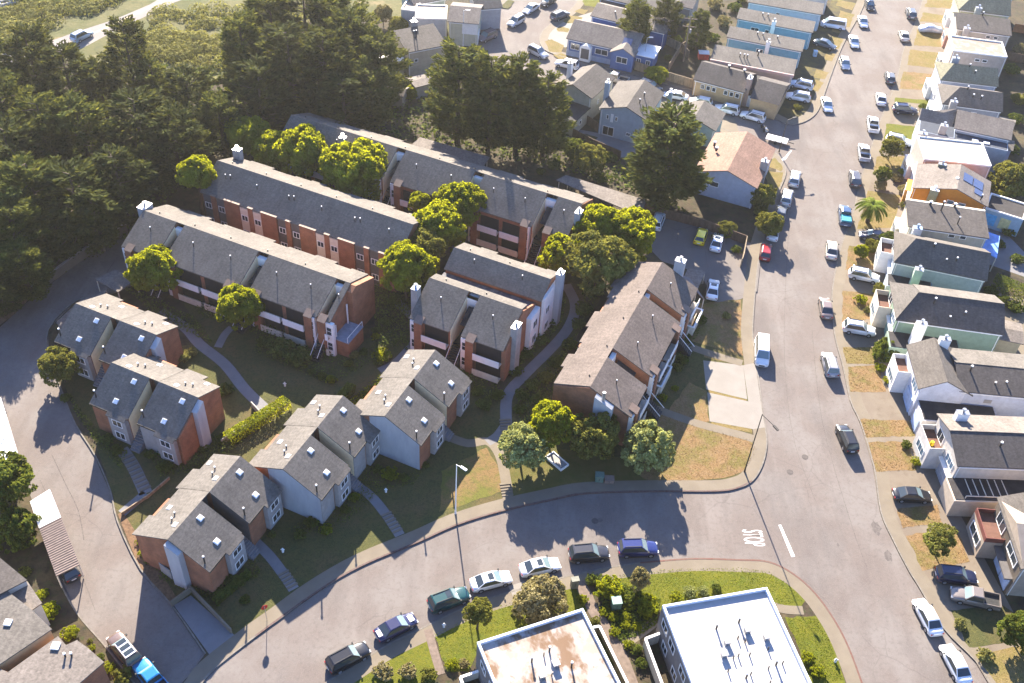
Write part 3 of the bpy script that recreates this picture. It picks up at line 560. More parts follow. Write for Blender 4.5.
# ---------------------------------------------------------------- long flats blocks
def slabblock(label, org, ang, L, zr, zf, zb, F, B, slots=(), side=None, facade='fins', steps_=None, group='long brick apartment blocks', rear_steps=True):
    t = thing('apartment_block', label, 'apartment block', (org.x, org.y, .1), ang, group)
    sl = (zr-zf)/F; bs = (zr-zb)/B
    cuts = [0]+[v for s in slots for v in s]+[L]
    units = [(cuts[i], cuts[i+1]) for i in range(0, len(cuts), 2)]
    for i, (a, b_) in enumerate(units):
        mb = MB(); mb.extx([(-F, 0), (-F, zf), (0, zr), (B-.2, zb+.08), (B-.2, 0)], a, b_); mb.build('wall', BRICK, t)
        r = MB(); e = .35
        r.extx([(0, zr), (-F-e, zf-e*sl), (-F-e, zf-e*sl+.16), (0, zr+.16)], a-(.1 if a == 0 else 0), b_+(.1 if b_ == L else 0))
        ro = r.build('roof', ROOF, t)
        n = max(1, int((b_-a)/5)); 
        for k in range(n):
            px = a+(b_-a)*(k+.5)/n; pipe(ro, px, -F*.45, zr-F*.45*sl, .85, .065)
            if k % 2 == 0 and facade == 'flat': pipe(ro, px+.8, -F*.42, zr-F*.42*sl, .85, .065)
    # one rear slope with a stepped eave
    r = MB(); x = 0; k = 0; rr = random.Random(int(L*10))
    while x < L-.1:
        w_ = min(rr.choice((2.6, 3.4, 4.2)), L-x); yy = B+(.0, .45, -.4)[k % 3] if rear_steps else B+.2
        r.extx([(.0, zr), (yy, zr-bs*yy), (yy, zr-bs*yy+.16), (0, zr+.16)], x, x+w_); x += w_; k += 1
    ro = r.build('roof', ROOF, t)
    for k in range(int(L/6)): pipe(ro, 2+k*6.1, .9, zr-.9*bs, .4, .09, DMET, False)
    # stairwell slots: pale side wall, dark sheet for the shaded shaft, stair
    for (a, b_) in slots:
        m_ = MB(); m_.extx([(-F-.02, 0), (-F-.02, zf-.02), (-.6, zr-.6*sl-.05), (-.6, 0)], a+.004, a+.06); m_.build('stair_wall', mat('bright_cream_paint', (.85, .68, .42), .8, .05, 1.5), t)
        m_ = MB(); m_.box(a+.06, b_, -.6, B-.3, 0, zb); m_.box(a+.06, b_, -.6, 0, zb, zr-.55); lk = m_.build('link_wall', TRIM, t)
        m_ = MB(); m_.extx([(-3.6, zr-3.6*sl-1.1), (-1.0, zr-1.0*sl-1.1), (-1.0, zr-1.0*sl-1.02), (-3.6, zr-3.6*sl-1.02)], a+.5, b_-.02); m_.build('slot_shade_sheet', TAR, t)  # dark sheet added to give the slot its shaded look
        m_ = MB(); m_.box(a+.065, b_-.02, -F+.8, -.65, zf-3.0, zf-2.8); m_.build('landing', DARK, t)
        m_ = MB()
        for q in range(12): m_.box(a+.1, b_-.05, -F-2.0+.26*q-.6, -F-2.0+.26*(q+1)-.6, 0, .24*(q+1))
        m_.build('staircase', DMET, t)
        for xx in (a+.12, b_-.10):
            m_ = MB(); m_.beam((xx, -F-2.7, 1.0), (xx, -F+.4, 3.9), .06, .08); m_.build('handrail', TRIM, t)
    def fin(x, w_, z1=None, d=.75, m=BRICK):
        f = MB(); z1 = z1 or zf+.35; f.extx([(-F-d, 0), (-F-d, z1-.5), (-F+.3, z1), (-F+.3, 0)], x, x+w_); o = f.build('brick_fin', m, t)
        c = MB(); c.extx([(-F-d-.05, z1-.5), (-F-d-.05, z1-.43), (-F+.35, z1+.07), (-F+.35, z1)], x-.04, x+w_+.04); c.build('fin_cap', CAPM, o); return o
    if facade == 'fins':
        for (a, b_) in units:
            W_ = b_-a; n = max(1, round(W_/6.2)); cw = W_/n
            for k in range(n):
                x0 = a+k*cw; bal = (x0+cw*.34, x0+cw*.97) if k % 2 == 0 else (x0+cw*.05, x0+cw*.66)
                o = fin((bal[0]-1.2) if k % 2 == 0 else bal[1]+.05, 1.15)
                # two storeys of balconies: floor, parapet, dark panel for the shaded recess
                for z in (.35, 3.1):
                    b0 = MB(); b0.box(bal[0], bal[1], -F-.9, -F-.003, z, z+.15); bo = b0.build('balcony', TRIMC, t)
                    q = MB(); q.box(bal[0], bal[1], -F-.98, -F-.905, z-.05, z+1.05); q.build('parapet', TRIM if z > 1 else TRIMC, bo)
                    q = MB(); q.box(bal[0]+.1, bal[1]-.1, -F-.05, -F-.004, z+.16, z+2.35); q.build('recess_shade_panel', DARK, bo)
                xw = (x0+.75) if k % 2 else (x0+cw-.6)
                for z in (1.0, 3.7): pass
                o = MB(); xx = a+.15 if k == 0 else b_-1.45
                if k in (0, n-1):
                    if k == 0: xx = a+.1
                    o.box(xx, xx+1.2, -F-.5, -F-.004, 0, zf-.2); pn = o.build('window_bay', TRIM, t)
                    for z in (1.0, 3.7): window(pn, ('y', -F-.5, -1), xx+.6, z, .9, 1.5, hbar=True, mull=0)
    elif facade == 'flat':
        # repeated pairs of window panels between brick piers
        x = .3; pat = ['g', 'b', 'g', 'B', 'c', 'b', 'c', 'B']; wd = {'g': 1.55, 'c': 1.45, 'b': .85, 'B': 2.75}; k = 0
        while x < L-.6:
            q = pat[k % 8]; w_ = min(wd[q], L-x-.1)
            if q in 'gc' and w_ > 1.2:
                o = MB(); o.box(x, x+w_-.04, -F-(.35 if q == 'c' else .2), -F-.004, 0, zf-.35); pn = o.build('window_panel', TRIMC if q == 'c' else STUD, t)
                for z in (.95, 3.75): window(pn, ('y', -F-(.35 if q == 'c' else .2), -1), x+w_/2, z, 1.15, 1.05)
            elif q in 'bB':
                o = MB(); o.box(x, x+w_-.04, -F-.42, -F-.004, 0, zf+.02); pn = o.build('brick_pier', BRICK, t)
                o = MB(); o.box(x-.05, x+w_+.01, -F-.46, -F-.10, zf+.02, zf+.10); o.build('pier_cap', CAPM, pn)
            x += w_; k += 1
    return t
# ================================================================ the brick estate
T = []
T.append(townhouse('white sided two-unit townhouse nearest the curving sunlit path', cx(73.1, -45.1), CXA, 'white', ('brick', 'brick')))
T.append(townhouse('middle townhouse of the lower row, pale bare end wall showing', cx(60.8, -51.2), CXA, 'white', ('grey', 'grey')))
T.append(townhouse('townhouse with the brick end wall nearest the stop sign', cx(47.3, -56.5), CXA, 'brick', ('brick', 'brick'), mirror='w'))
T.append(townhouse('townhouse by the long pale garden steps, brick east end', cx(65.4, -79.1), CXA-pi/2, 'brick', ('brick', 'grey'), mirror='v'))
T.append(townhouse('townhouse at the upper bend of the left driveway', cx(71.9, -90.4), CXA-pi/2, 'brick', ('brick', 'brick'), mirror='v'))
T[2].scale.x = 1.0
# end piers that face the camera on the two driveway townhouses
for t_ in T[3:]:
    m_ = MB(); m_.extx([(-4.6, 0), (-4.6, 4.8), (-1.6, 6.4), (-1.6, 0)], 12.83, 13.0); m_.build('end_wall', BRICK, t_)
    m_ = MB(); m_.extx([(-1.55, 0), (-1.55, 6.5), (-.1, 7.3), (-.1, 0)], 12.72, 13.6); m_.build('chimney_wall', SIDG, t_)
m_ = MB(); m_.extx([(-1.6, 0), (-1.6, 6.4), (.1, 7.2), (.1, 0)], -.75, -.004); m_.build('chimney_wall', SIDG, T[2])
LA = CXA-pi/2
B1_ = slabblock('long brick block behind the driveway townhouses, three dark stair slots in its roof', cx(91.0, -94.7), LA, 34.0, 8.5, 6.0, 6.6, 5.2, 4.7, slots=((5.7, 7.1), (19.5, 21.2), (32.0, 33.3)))
m_ = MB(); m_.extx([(-1.0, 0), (-1.0, 8.0), (0, 8.45), (4.6, 6.6), (4.6, 0)], 34.004, 34.9); m_.build('end_wall', BRICK, B1_)
m_ = MB(); m_.extx([(-5.3, 0), (-5.3, 5.9), (-1.0, 8.0), (-1.0, 0)], 33.31, 33.6); q_ = m_.build('end_wall', TRIM, B1_)
m_ = MB(); m_.extx([(-3.4, 5.0), (-3.4, 6.5), (-1.2, 7.6), (-1.2, 6.1)], 33.61, 33.66); m_.build('stair_shade_panel', DARK, q_)  # black panel painted for the shade inside the stair
m_ = MB(); m_.box(33.62, 36.4, -5.0, -1.2, 0, 2.6); m_.build('porch', BRICK, B1_); m_ = MB(); m_.box(33.62, 36.45, -5.05, -1.15, 2.603, 2.75); m_.build('porch_deck', mat('blue_grey_deck', (.22, .24, .28), .8), B1_)
m_ = MB(); m_.beam((36.3, -5, 3.6), (36.3, -1.2, 3.6), .06, .08); m_.beam((36.3, -5, 2.7), (36.3, -5, 3.6), .06, .06); m_.beam((36.3, -1.2, 2.7), (36.3, -1.2, 3.6), .06, .06); m_.build('railing', TRIM, B1_)
m_ = MB(); m_.beam((34.3, -1.6, 0), (34.3, -1.6, 6.2), .16, .16); m_.beam((34.3, -4.6, 0), (34.3, -4.6, 4.8), .16, .16); m_.build('post', TRIM, B1_)
B2_ = slabblock('middle brick block with repeated window pairs between brick piers', cx(105.85, -92.8), LA, 33.6, 9.0, 6.4, 7.2, 4.6, 4.3, facade='flat')
B3_ = slabblock('longest brick block, furthest back beneath the dark tree belt', cx(122.3, -90.4), LA, 50.6, 9.0, 6.4, 7.0, 5.0, 4.6, slots=((19.5, 21.0), (33.0, 34.6), (45.0, 46.8)))
m_ = MB(); m_.extx([(-5.0, 0), (-5.0, 6.5), (0, 9.05), (4.7, 7.1), (4.7, 0)], 50.604, 50.75); m_.build('end_wall', BRICK, B3_)
chimney(B3_, 51.1, -2.4, 0, 9.4, .9, 1.3, SIDG)
chimney(B3_, 11.0, -2.4, 7.2, 9.6, .9, .8, STUG); chimney(B2_, 1.0, 3.6, 0, 9.4, 1.2, 1.0, STUG); chimney(B1_, -.7, 1.0, 0, 8.6, 1.3, 1.8, SIDG)
B4_ = slabblock('short block with stacked balconies facing the townhouses, blue capped chimney', cx(97.0, -51.8), LA, 13.7, 8.5, 5.9, 8.0, 5.4, 1.6, slots=((5.9, 7.6),), rear_steps=False)
chimney(B4_, -.55, -3.0, 0, 8.9, .9, 1.1, STUG, mat('blue_cap', (.25, .33, .42), .4)); chimney(B4_, 14.2, -2.8, 0, 8.2, .9, 1.6, STUG)
m_ = MB(); m_.box(0, 13.7, 1.4, 4.3, 0, 6.4); fl_ = m_.build('wall', BRICK, B4_); m_ = MB(); m_.box(-.05, 13.75, 1.403, 4.3, 6.403, 6.5); m_.build('roof', layered('patchy_flat_roof', (.14, .14, .15), .9, [((.30, .28, .27), .8, .5, .65, .9, None)]), fl_)
m_ = MB(); m_.extx([(-5.4, 0), (-5.4, 5.8), (0, 8.5), (4.3, 6.5), (4.3, 0)], 13.704, 14.0); m_.build('end_wall', BRICK, B4_)
m_ = MB(); m_.box(14.004, 14.7, 1.2, 4.2, 0, 6.2); pn_ = m_.build('window_bay', TRIM, B4_)
for z_ in (1.0, 3.7): window(pn_, ('x', 14.7, 1), 2.7, z_, 1.4, 1.4)
B5_ = slabblock('narrow brick block tucked behind the short balcony block', cx(104.2, -51.7), LA, 14.6, 8.8, 7.3, 7.6, 2.7, 3.0, facade='none', rear_steps=True)
m_ = MB(); m_.box(14.604, 15.0, -2.6, 2.6, 0, 7.4); m_.build('end_wall', TRIM, B5_)
for z_ in (1.0, 3.9): window(B5_, ('x', 15.0, 1), -1.2, z_, 1.3, 1.3)
chimney(B5_, 15.4, 1.6, 0, 9.2, .9, 1.2, SIDG)
B6_ = slabblock('brown roofed brick block along the east side of the estate', cx(88.4, -24.9), CXA, 27.6, 8.0, 5.5, 6.3, 5.4, 4.8, slots=((5.9, 7.8), (19.6, 21.0)))
for o_ in [c for c in B6_.children if c.name.startswith('roof')]: o_.data.materials[0] = ROOFB
m_ = MB(); m_.extx([(-5.3, 0), (-5.3, 5.5), (0, 8.02), (4.7, 6.3), (4.7, 0)], -.2, -.004); m_.build('end_wall', BRICK, B6_)
m_ = MB(); m_.extx([(-3.4, 0), (-3.4, 6.5), (-1.0, 7.6), (-1.0, 0)], -1.0, -.204); q_ = m_.build('chimney_wall', SIDG, B6_); m_ = MB(); m_.tube((-.5, -2.0, 6.8), (-.5, -2.0, 8.5), .22, n=10); m_.build('chimney_cap', METAL, q_)
chimney(B6_, 28.2, -2.4, 0, 9.0, 1.0, 1.4, SIDG)
# brick fence strips joining rear garden of R block (low white edged porches)
# carports
def carport(label, px, z, m, posts=True, th=.15, group='flat roofed carports', ribs=0, ribm=None):
    pts = [at(x, y, z) for x, y in px]; c = sum(pts, Vector((0, 0, 0)))/len(pts)
    t = thing('carport', label, 'carport', (c.x, c.y, .1), 0, group)
    lp = [(p.x-c.x, p.y-c.y) for p in pts]
    MB().prism(lp, z-.1-th, z-.1).build('roof', m, t)
    if ribs:
        mb = MB(); A, B_, C_, D = [Vector((q[0], q[1], z-.1+.03)) for q in lp[:4]]
        for i in range(ribs+1):
            f = i/ribs; mb.beam(A.lerp(D, f), B_.lerp(C_, f), .07, .06)
        mb.build('roof_rib', ribm or m, t)
    for q in lp:
        k = MB(); x, y = q[0]*.93, q[1]*.93; k.box(x-.06, x+.06, y-.06, y+.06, 0, z-.1-th-.002); k.build('post', TRIMC, t)
    return t
carport('long mottled carport roof right of the longest brick block', [(556,180),(566,175),(646,200),(641,216)], 3.0, ROOFG)
carport('long mottled carport roof behind the longest brick block', [(410,146),(420,137),(490,157),(482,168)], 3.0, ROOFG)
carport('flat grey carport at the top end of the left driveway', [(95,279),(116,269),(137,279),(118,292)], 2.6, ROOFG)
carport('flat grey carport beside the upper driveway townhouse', [(56,322),(80,300),(108,288),(75,345)], 2.4, ROOFT)
carport('white corrugated carport roof beside the driveway', [(-22,392),(1,398),(20,460),(-6,470)], 2.7, TRIM, ribs=20)
carport('half white half brown corrugated carport by the leafy tree', [(30,502),(50,489.5),(61,517),(39,528)], 2.7, TRIM, ribs=14)
carport('brown corrugated carport sheltering a dark car', [(39.3,529),(61.3,518),(79.5,564.5),(56,576)], 2.7, mat('brown_corrugated', (.26, .19, .16), .6), ribs=22)
carport('lean-to carport at the north end of the brown roofed block', [(664,268),(690,278),(705,300),(697,292)], 2.6, PATHM)
carport('flat brown carport roof at the edge of the parking court', [(688,268),(706,271),(697,290),(680,285)], 2.5, ROOFG)
# ================================================================ street houses
def house(label, p1, p2, W, ze, rise, wall, roofm, L=None, style='gable', ridge=.5, cat='house', group=None, front=None, flen=4.5, frise=None, zg=.12, name='house', trim=None, over=.3, hipfront=0, ang_=None):
    """p1->p2 (pixels at eave height ze): eave nearest the camera. local x along it, y away from the camera"""
    a, b = at(*p1, ze+zg), at(*p2, ze+zg); ang = atan2(b.y-a.y, b.x-a.x)
    if L is None: L = hypot(b.x-a.x, b.y-a.y)
    if ang_ is not None: ang = ang_; a = b-Vector((cos(ang), sin(ang), 0))*L
    t = thing(name, label, cat, (a.x, a.y, zg), ang, group); t['L'] = L; del t['L']
    zr = ze+rise; yr = W*ridge; th = .15; wm = wall if not isinstance(wall, tuple) else stucco(wall); e = over
    s1 = rise/yr if yr else 0; s2 = rise/(W-yr) if W > yr else 0
    x0 = flen if style == 'frontcross' else 0
    if style in ('gable', 'frontcross'):
        mb = MB()
        if hipfront: mb.box(0, L, 0, W, 0, ze); mb.extx([(.1, ze), (yr, zr-.02), (W-.1, ze)], hipfront+.1, L)
        else: mb.extx([(0, 0), (0, ze), (yr, zr), (W, ze), (W, 0)], 0, L)
        wl = mb.build('wall', wm, t)
        r = MB(); xs = -e if style == 'gable' else flen*.5
        if hipfront:
            hf = hipfront
            P0 = (xs, -e, ze-e*s1+th); P1 = (L+e, -e, ze-e*s1+th); P2 = (L+e, yr, zr+th); P3 = (xs+hf, yr, zr+th); P4 = (xs, W+e, ze-e*s2+th); P5 = (L+e, W+e, ze-e*s2+th)
            r.quad(P0, P1, P2, P3); r.quad(P3, P2, P5, P4); r.quad(P0, P3, P4)
            lo = [(p[0], p[1], ze-e*s1-.02) for p in (P0, P1, P5, P4)]; r.quad(*lo[::-1])
            for q, s_ in ((P0, P1), (P1, P5), (P5, P4), (P4, P0)): r.quad((q[0], q[1], ze-e*s1-.02), (s_[0], s_[1], ze-e*s1-.02), s_, q)
            r.quad(P1, P5, P2)
        else:
            roofslab(r, [(yr, zr), (-e, ze-e*s1)], xs, L+e, th); roofslab(r, [(yr, zr), (W+e, ze-e*s2)], xs, L+e, th)
        ro = r.build('roof', roofm, t)
    if style == 'frontcross':
        fr_ = frise if frise is not None else rise+.2; zr2 = ze+fr_; xr = flen*.5; ss = fr_/xr
        mb = MB(); mb.exty([(0, 0), (0, ze), (xr, zr2), (flen, ze), (flen, 0)], -.02, W+.02); mb.build('front_wall', wm, t)
        r = MB(); r.exty([(xr, zr2), (-e, ze-e*ss), (-e, ze-e*ss+th), (xr, zr2+th)], -e, W+e); r.exty([(xr, zr2), (flen+e, ze-e*ss), (flen+e, ze-e*ss+th), (xr, zr2+th)], -e, W+e)
        r.build('front_roof', roofm, t)
    if style == 'cross':
        xr = L*ridge; fr = rise/xr; bk = rise/(L-xr)
        mb = MB(); mb.exty([(0, 0), (0, ze), (xr, zr), (L, ze), (L, 0)], 0, W); mb.build('wall', wm, t)
        r = MB(); r.exty([(xr, zr), (-e, ze-e*fr), (-e, ze-e*fr+th), (xr, zr+th)], -e, W+e); r.exty([(xr, zr), (L+e, ze-e*bk), (L+e, ze-e*bk+th), (xr, zr+th)], -e, W+e)
        ro = r.build('roof', roofm, t)
    if style == 'flat':
        mb = MB(); mb.box(0, L, 0, W, 0, ze); mb.build('wall', wm, t)
        r = MB(); r.box(.25, L-.25, .25, W-.25, ze+.003, ze+.06); ro = r.build('roof', roofm, t)
        r = MB()
        for q in ((0, L, 0, .22), (0, L, W-.22, W), (0, .22, .22, W-.22), (L-.22, L, .22, W-.22)): r.box(*q, ze+.002, ze+.28)
        r.build('parapet', trim or TRIM, t)
    if style != 'flat' and cat == 'house':
        g = MB(); g.box(0, L, -e-.07, -e-.004, ze-.16-(0 if style == 'cross' else e*s1), ze-.03-(0 if style == 'cross' else e*s1)) if style != 'cross' else g.box(-e, -e+.06, .1, W-.1, ze-.5, ze-.38); g.build('gutter', TRIM, t)
    if cat == 'house' and L > 5:
        g = MB(); g.box(L-.25, L-.17, -.09, -.006, 0, ze-.2); g.box(.2, .28, -.09, -.006, 0, ze-.2); g.build('downpipe', TRIM, t)
    t2 = dict(t=t, L=L, W=W, ze=ze, zr=zr, wm=wm, ang=ang)
    return t, t2
def eastfront(t, q, accent=None, bayd=1.9, bayh=3.0, garage=None, balcony=True, side=1, door2=False, zw=None):
    """street front at x = 0: garage door, window bay with balcony, upper windows"""
    W, ze, wm = q['W'], q['ze'], q['wm']; acc = accent or wm
    y0, y1 = W*.48, W-.1
    m = MB(); m.box(-bayd, -.004, y0, y1, 0, bayh); b = m.build('front_bay', acc, t)
    window(b, ('x', -bayd, -1), (y0+y1)/2, 1.0, 2.4, 1.35, gl=GLASSB, mull=2)
    if balcony:
        r = MB(); h = bayh
        for (xa, xb, ya, yb) in ((-bayd, -bayd+.08, y0, y1), (-bayd+.08, -.01, y0, y0+.08), (-bayd+.08, -.01, y1-.08, y1)): r.box(xa, xb, ya, yb, h+.003, h+.85)
        r.build('balcony_rail', acc, b)
        f = MB(); f.box(-bayd+.09, -.02, y0+.09, y1-.09, h+.003, h+.05); f.build('balcony_floor', mat('balcony_floor', (.14, .07, .05), .9), b)
        window(t, ('x', 0, -1), (y0+y1)/2, bayh+.15, 1.9, 1.6, mull=1)
    g = MB(); g.box(-.10, -.004, .5, W*.43, .02, 2.35); gd = g.build('garage_door', garage or TRIM, t)
    l = MB()
    for i in range(4): l.box(-.125, -.102, .55, W*.43-.05, .25+.55*i, .29+.55*i)
    l.build('panel_line', STUG, gd)
    window(t, ('x', 0, -1), W*.24, bayh+.1, 2.3, 1.25, gl=GLASSB, mull=2)
    for yy in (.12,):
        o = MB(); o.box(-.5, -.004, yy-.1, W*.46, 2.55, 2.72); o.build('ledge', TRIM, t)
def kit(t, q, pipes=(), chim=(), sky=()):
    pass
mat('balcony_floor', (.14, .07, .05), .9)
D_ = ('terraced street houses east of the main street')
# E1: lower right garage house
t, q = house('beige lower right house with pale blue double garage door and maroon balcony', (1023,567), (1110,575), 9.5, 5.4, 1.7, (.42, .34, .26), ROOFM, L=13, style='frontcross', flen=8, group=D_)
q['W'] = 9.5; m = MB(); m.box(-2.2, -.004, 4.9, 9.3, 0, 3.0); b = m.build('front_bay', q['wm'], t); window(b, ('x', -2.2, -1), 7.1, .9, 3.0, 1.5, mull=1, d=.1)
r = MB()
for a_ in ((-2.2, -2.1, 4.9, 9.3), (-2.1, -.01, 4.9, 5.0), (-2.1, -.01, 9.2, 9.3)): r.box(*a_, 3.003, 3.75)
r.build('balcony_rail', mat('maroon_rail', (.14, .045, .035), .7), b)
r = MB(); r.box(-2.09, -.02, 5.01, 9.19, 3.003, 3.05); r.build('balcony_floor', mat('balcony_floor', (0, 0, 0)), b)
window(t, ('x', 0, -1), 2.6, 3.5, 3.0, 1.3, mull=1, d=.1); window(t, ('x', 0, -1), 7.1, 3.2, 2.4, 1.7, mull=1)
g = MB(); g.box(-.9, -.004, .3, 4.8, 2.4, 2.62); g.build('canopy', STUD, t)
for y_ in (.5, 2.65):
    g = MB(); g.box(-.1, -.004, y_, y_+2.0, .02, 2.3); g.build('garage_door', mat('pale_blue_door', (.42, .52, .68), .6), t)
for k in range(9): pass
# E2
t, q = house('cream house with grid garage door, yellow ball on its front balcony', (959,464.5), (1023,467), 8.0, 5.4, 1.3, (.66, .60, .52), ROOFD, L=15, ridge=.52, group=D_)
r = MB(); r.extx([(4.16, 6.76), (8.3, 5.35), (8.3, 5.52), (4.16, 6.93)], -.35, 15.3); r.build('roof_far_slope', ROOFG, t)
eastfront(t, q, stucco((.70, .67, .62)), garage=mat('grid_garage_door', (.34, .36, .40), .6))
m = MB(); m.box(-.8, 10, -3.6, -.004, 0, 2.9); wg = m.build('side_wing', stucco((.60, .50, .38)), t); m = MB(); m.box(-.6, 9.8, -3.4, -.01, 2.903, 2.96); m.build('wing_roof', TAR, wg)
for i_ in range(6):
    m = MB(); m.beam((1.2+i_*.9, -3.1, 3.5), (1.2+i_*.9, -.6, 3.5), .07, .1); m.build('trellis_bar', TRIMC, wg)
m = MB(); m.beam((.6, -3.2, 3.42), (6.4, -3.2, 3.42), .08, .1); m.beam((.6, -3.2, 2.97), (.6, -3.2, 3.4), .08, .08); m.beam((6.4, -3.2, 2.97), (6.4, -3.2, 3.4), .08, .08); m.build('trellis_frame', TRIMC, wg)
window(wg, ('y', -3.6, -1), 5.5, 1.0, 1.0, .7, mull=0); chimney(t, 2.0, 6.9, 4, 7.3, 1.5, .8, TRIM); chimney(t, 9.4, -2.8, 0, 3.9, 1.5, .8, stucco((.50, .50, .42)))
pipe(t, 5.5, 2.4, 6.1, .9, .12); pipe(t, 8.4, 1.4, 5.9, .7, .08)
yb = MB(); yb.tube((-1.1, 5.2, 3.06), (-1.1, 5.2, 3.6), .3, .22, n=10); o = yb.build('yellow_planter', mat('yellow_plastic', (.7, .5, .02), .5), t)
# E3
t, q = house('white and pale blue house with a raised front gable', (961,390), (1024,396), 7.7, 5.3, 1.1, (.60, .64, .74), ROOFD, L=12.5, group=D_)
r = MB(); r.extx([(3.85, 6.43), (8.0, 5.25), (8.0, 5.42), (3.85, 6.60)], -.3, 12.8); r.build('roof_far_slope', ROOFT, t)
m = MB(); m.exty([(-5.2, 0), (-5.2, 5.3), (-2.4, 6.9), (.6, 5.3), (.6, 0)], -.3, 7.6); m.build('front_wall', stucco((.72, .74, .80)), t)
m = MB(); m.exty([(-2.4, 6.9), (-5.55, 5.1), (-5.55, 5.25), (-2.4, 7.05)], -.5, 7.9); m.exty([(-2.4, 6.9), (1.6, 4.75), (1.6, 4.9), (-2.4, 7.05)], -.5, 7.9); m.build('front_roof', ROOFM, t)
q2 = dict(q)
for ch in [0]:
    m = MB(); m.box(-7.0, -5.204, 3.9, 7.5, 0, 3.1); b = m.build('front_bay', TRIM, t); window(b, ('x', -7.0, -1), 5.7, 1.0, 2.3, 1.3, gl=GLASSB, mull=2)
    r = MB(); [r.box(*a_, 3.103, 3.9) for a_ in ((-7.0, -6.92, 3.9, 7.5), (-6.92, -5.22, 3.9, 3.98), (-6.92, -5.22, 7.42, 7.5))]; r.build('balcony_rail', TRIM, b)
    r = MB(); r.box(-6.9, -5.23, 4.0, 7.4, 3.103, 3.15); r.build('balcony_floor', mat('balcony_floor', (0, 0, 0)), b)
    m = MB(); m.box(-5.32, -5.204, .3, 3.2, .02, 2.3); m.build('garage_door', mat('pale_blue_door', (0, 0, 0)), t); window(t, ('x', -5.2, -1), 1.7, 3.2, 2.3, 1.3, gl=GLASSB, mull=2)
m = MB(); m.box(-5.0, 5, -3.9, -.304, 0, 3.0); wg = m.build('side_wing', stucco((.60, .58, .58)), t); m = MB(); m.box(-4.8, 4.8, -3.7, -.31, 3.003, 3.07); m.build('wing_roof', TAR, wg)
m = MB(); m.box(-5.12, -5.004, -3.3, -1.2, .02, 2.2); m.build('garage_door', mat('pale_blue_door', (0, 0, 0)), wg)
chimney(t, -1.2, 7.2, 4.5, 7.6, 1.4, .8, TRIM); pipe(t, 1.5, 2.8, 6.1, 1.0, .12); pipe(t, 4.5, 1.2, 5.6, .5, .1); pipe(t, 6.0, 1.5, 5.7, .4, .1); pipe(t, 9.0, 3.0, 6.2, .4, .1)
m = MB(); m.box(3.5, 4.5, -.05, -.004, 3.4, 4.0); m.build('vent', STUG, t)
# E4
t, q = house('green walled house with a long dark roof', (898,318.5), (995.5,332), 7.8, 5.2, 1.9, (.24, .34, .25), ROOFD, L=14.2, group=D_, hipfront=3.0)
r = MB(); r.extx([(3.9, 7.1), (8.1, 5.05), (8.1, 5.37), (3.9, 7.28)], 2.9, 14.5); r.build('roof_far_slope', ROOFT, t)
r = MB(); r.quad((-.36, -.34, 5.30), (2.72, 3.9, 7.34), (-.36, 8.14, 5.30)); r.build('roof_hip', ROOFT, t)
eastfront(t, q, TRIMC, garage=mat('green_door', (.22, .36, .30), .7))
m = MB(); m.box(-.8, 9, -3.4, -.004, 0, 2.7); wg = m.build('side_wing', stucco((.27, .36, .28)), t); m = MB(); m.box(-.6, 8.8, -3.2, -.01, 2.703, 2.78); m.build('wing_roof', TAR, wg)
chimney(t, 2.6, -2.0, 2.7, 6.6, 1.4, .8, TRIM); pipe(t, 4.8, 2.6, 6.4, 1.2, .12); pipe(t, 9, 1.6, 5.9, .8, .1); pipe(t, 7, .9, 5.6, .5, .1)
m = MB(); m.tube((13.6, -3.0, 0), (13.6, -3.0, .1), 1.0, n=16); m.build('patio_disc', TAR, t) if 0 else None
# E5
t, q = house('pale blue house with beige roof beside the blue patio canopy', (896,261), (985,279), 7.4, 5.2, 2.0, (.38, .45, .48), ROOFM, L=12.8, group=D_, hipfront=2.6)
eastfront(t, q, TRIM, garage=mat('blue_grey_door', (.40, .47, .58), .7)); 
m = MB(); m.box(-.6, 6, -2.9, -.004, 0, 2.6); wg = m.build('side_wing', q['wm'], t); m = MB(); m.box(-.4, 5.8, -2.7, -.01, 2.603, 2.68); m.build('wing_roof', TAR, wg)
chimney(t, 3.2, -1.7, 2.6, 5.8, 1.2, .9, stucco((.42, .55, .44))); pipe(t, 5.0, 3.0, 6.6, .9, .12); pipe(t, 8.4, 1.6, 6.0, .8, .1); pipe(t, 7.0, 1.4, 5.9, .4, .09)
# E6
t, q = house('narrow house with a single dark roof slope and cream side wall', (909.8,226), (983.5,237), 6.3, 5.5, .6, (.56, .50, .40), ROOFD, L=11.6, ridge=.93, group=D_)
r = MB(); r.box(-.3, 11.9, 5.95, 6.4, 6.05, 6.30); r.build('ridge_edge', TRIMC, t)
eastfront(t, q, STUC, balcony=False, bayd=.9, bayh=2.7); chimney(t, 1.0, -.9, 0, 6.0, 1.3, .9, TRIM, mat('blue_cap', (0, 0, 0))); pipe(t, 5.0, 4.6, 6.4, 1.4, .12); pipe(t, 3.4, 5.6, 6.5, .3, .2); pipe(t, 7.2, 6.0, 6.5, .3, .2); pipe(t, 7.3, 2.0, 6.1, 1.0, .09)
for x_ in (6.5, 8.2): window(t, ('y', 0, -1), x_, 4.5, 1.0, .7, mull=0)
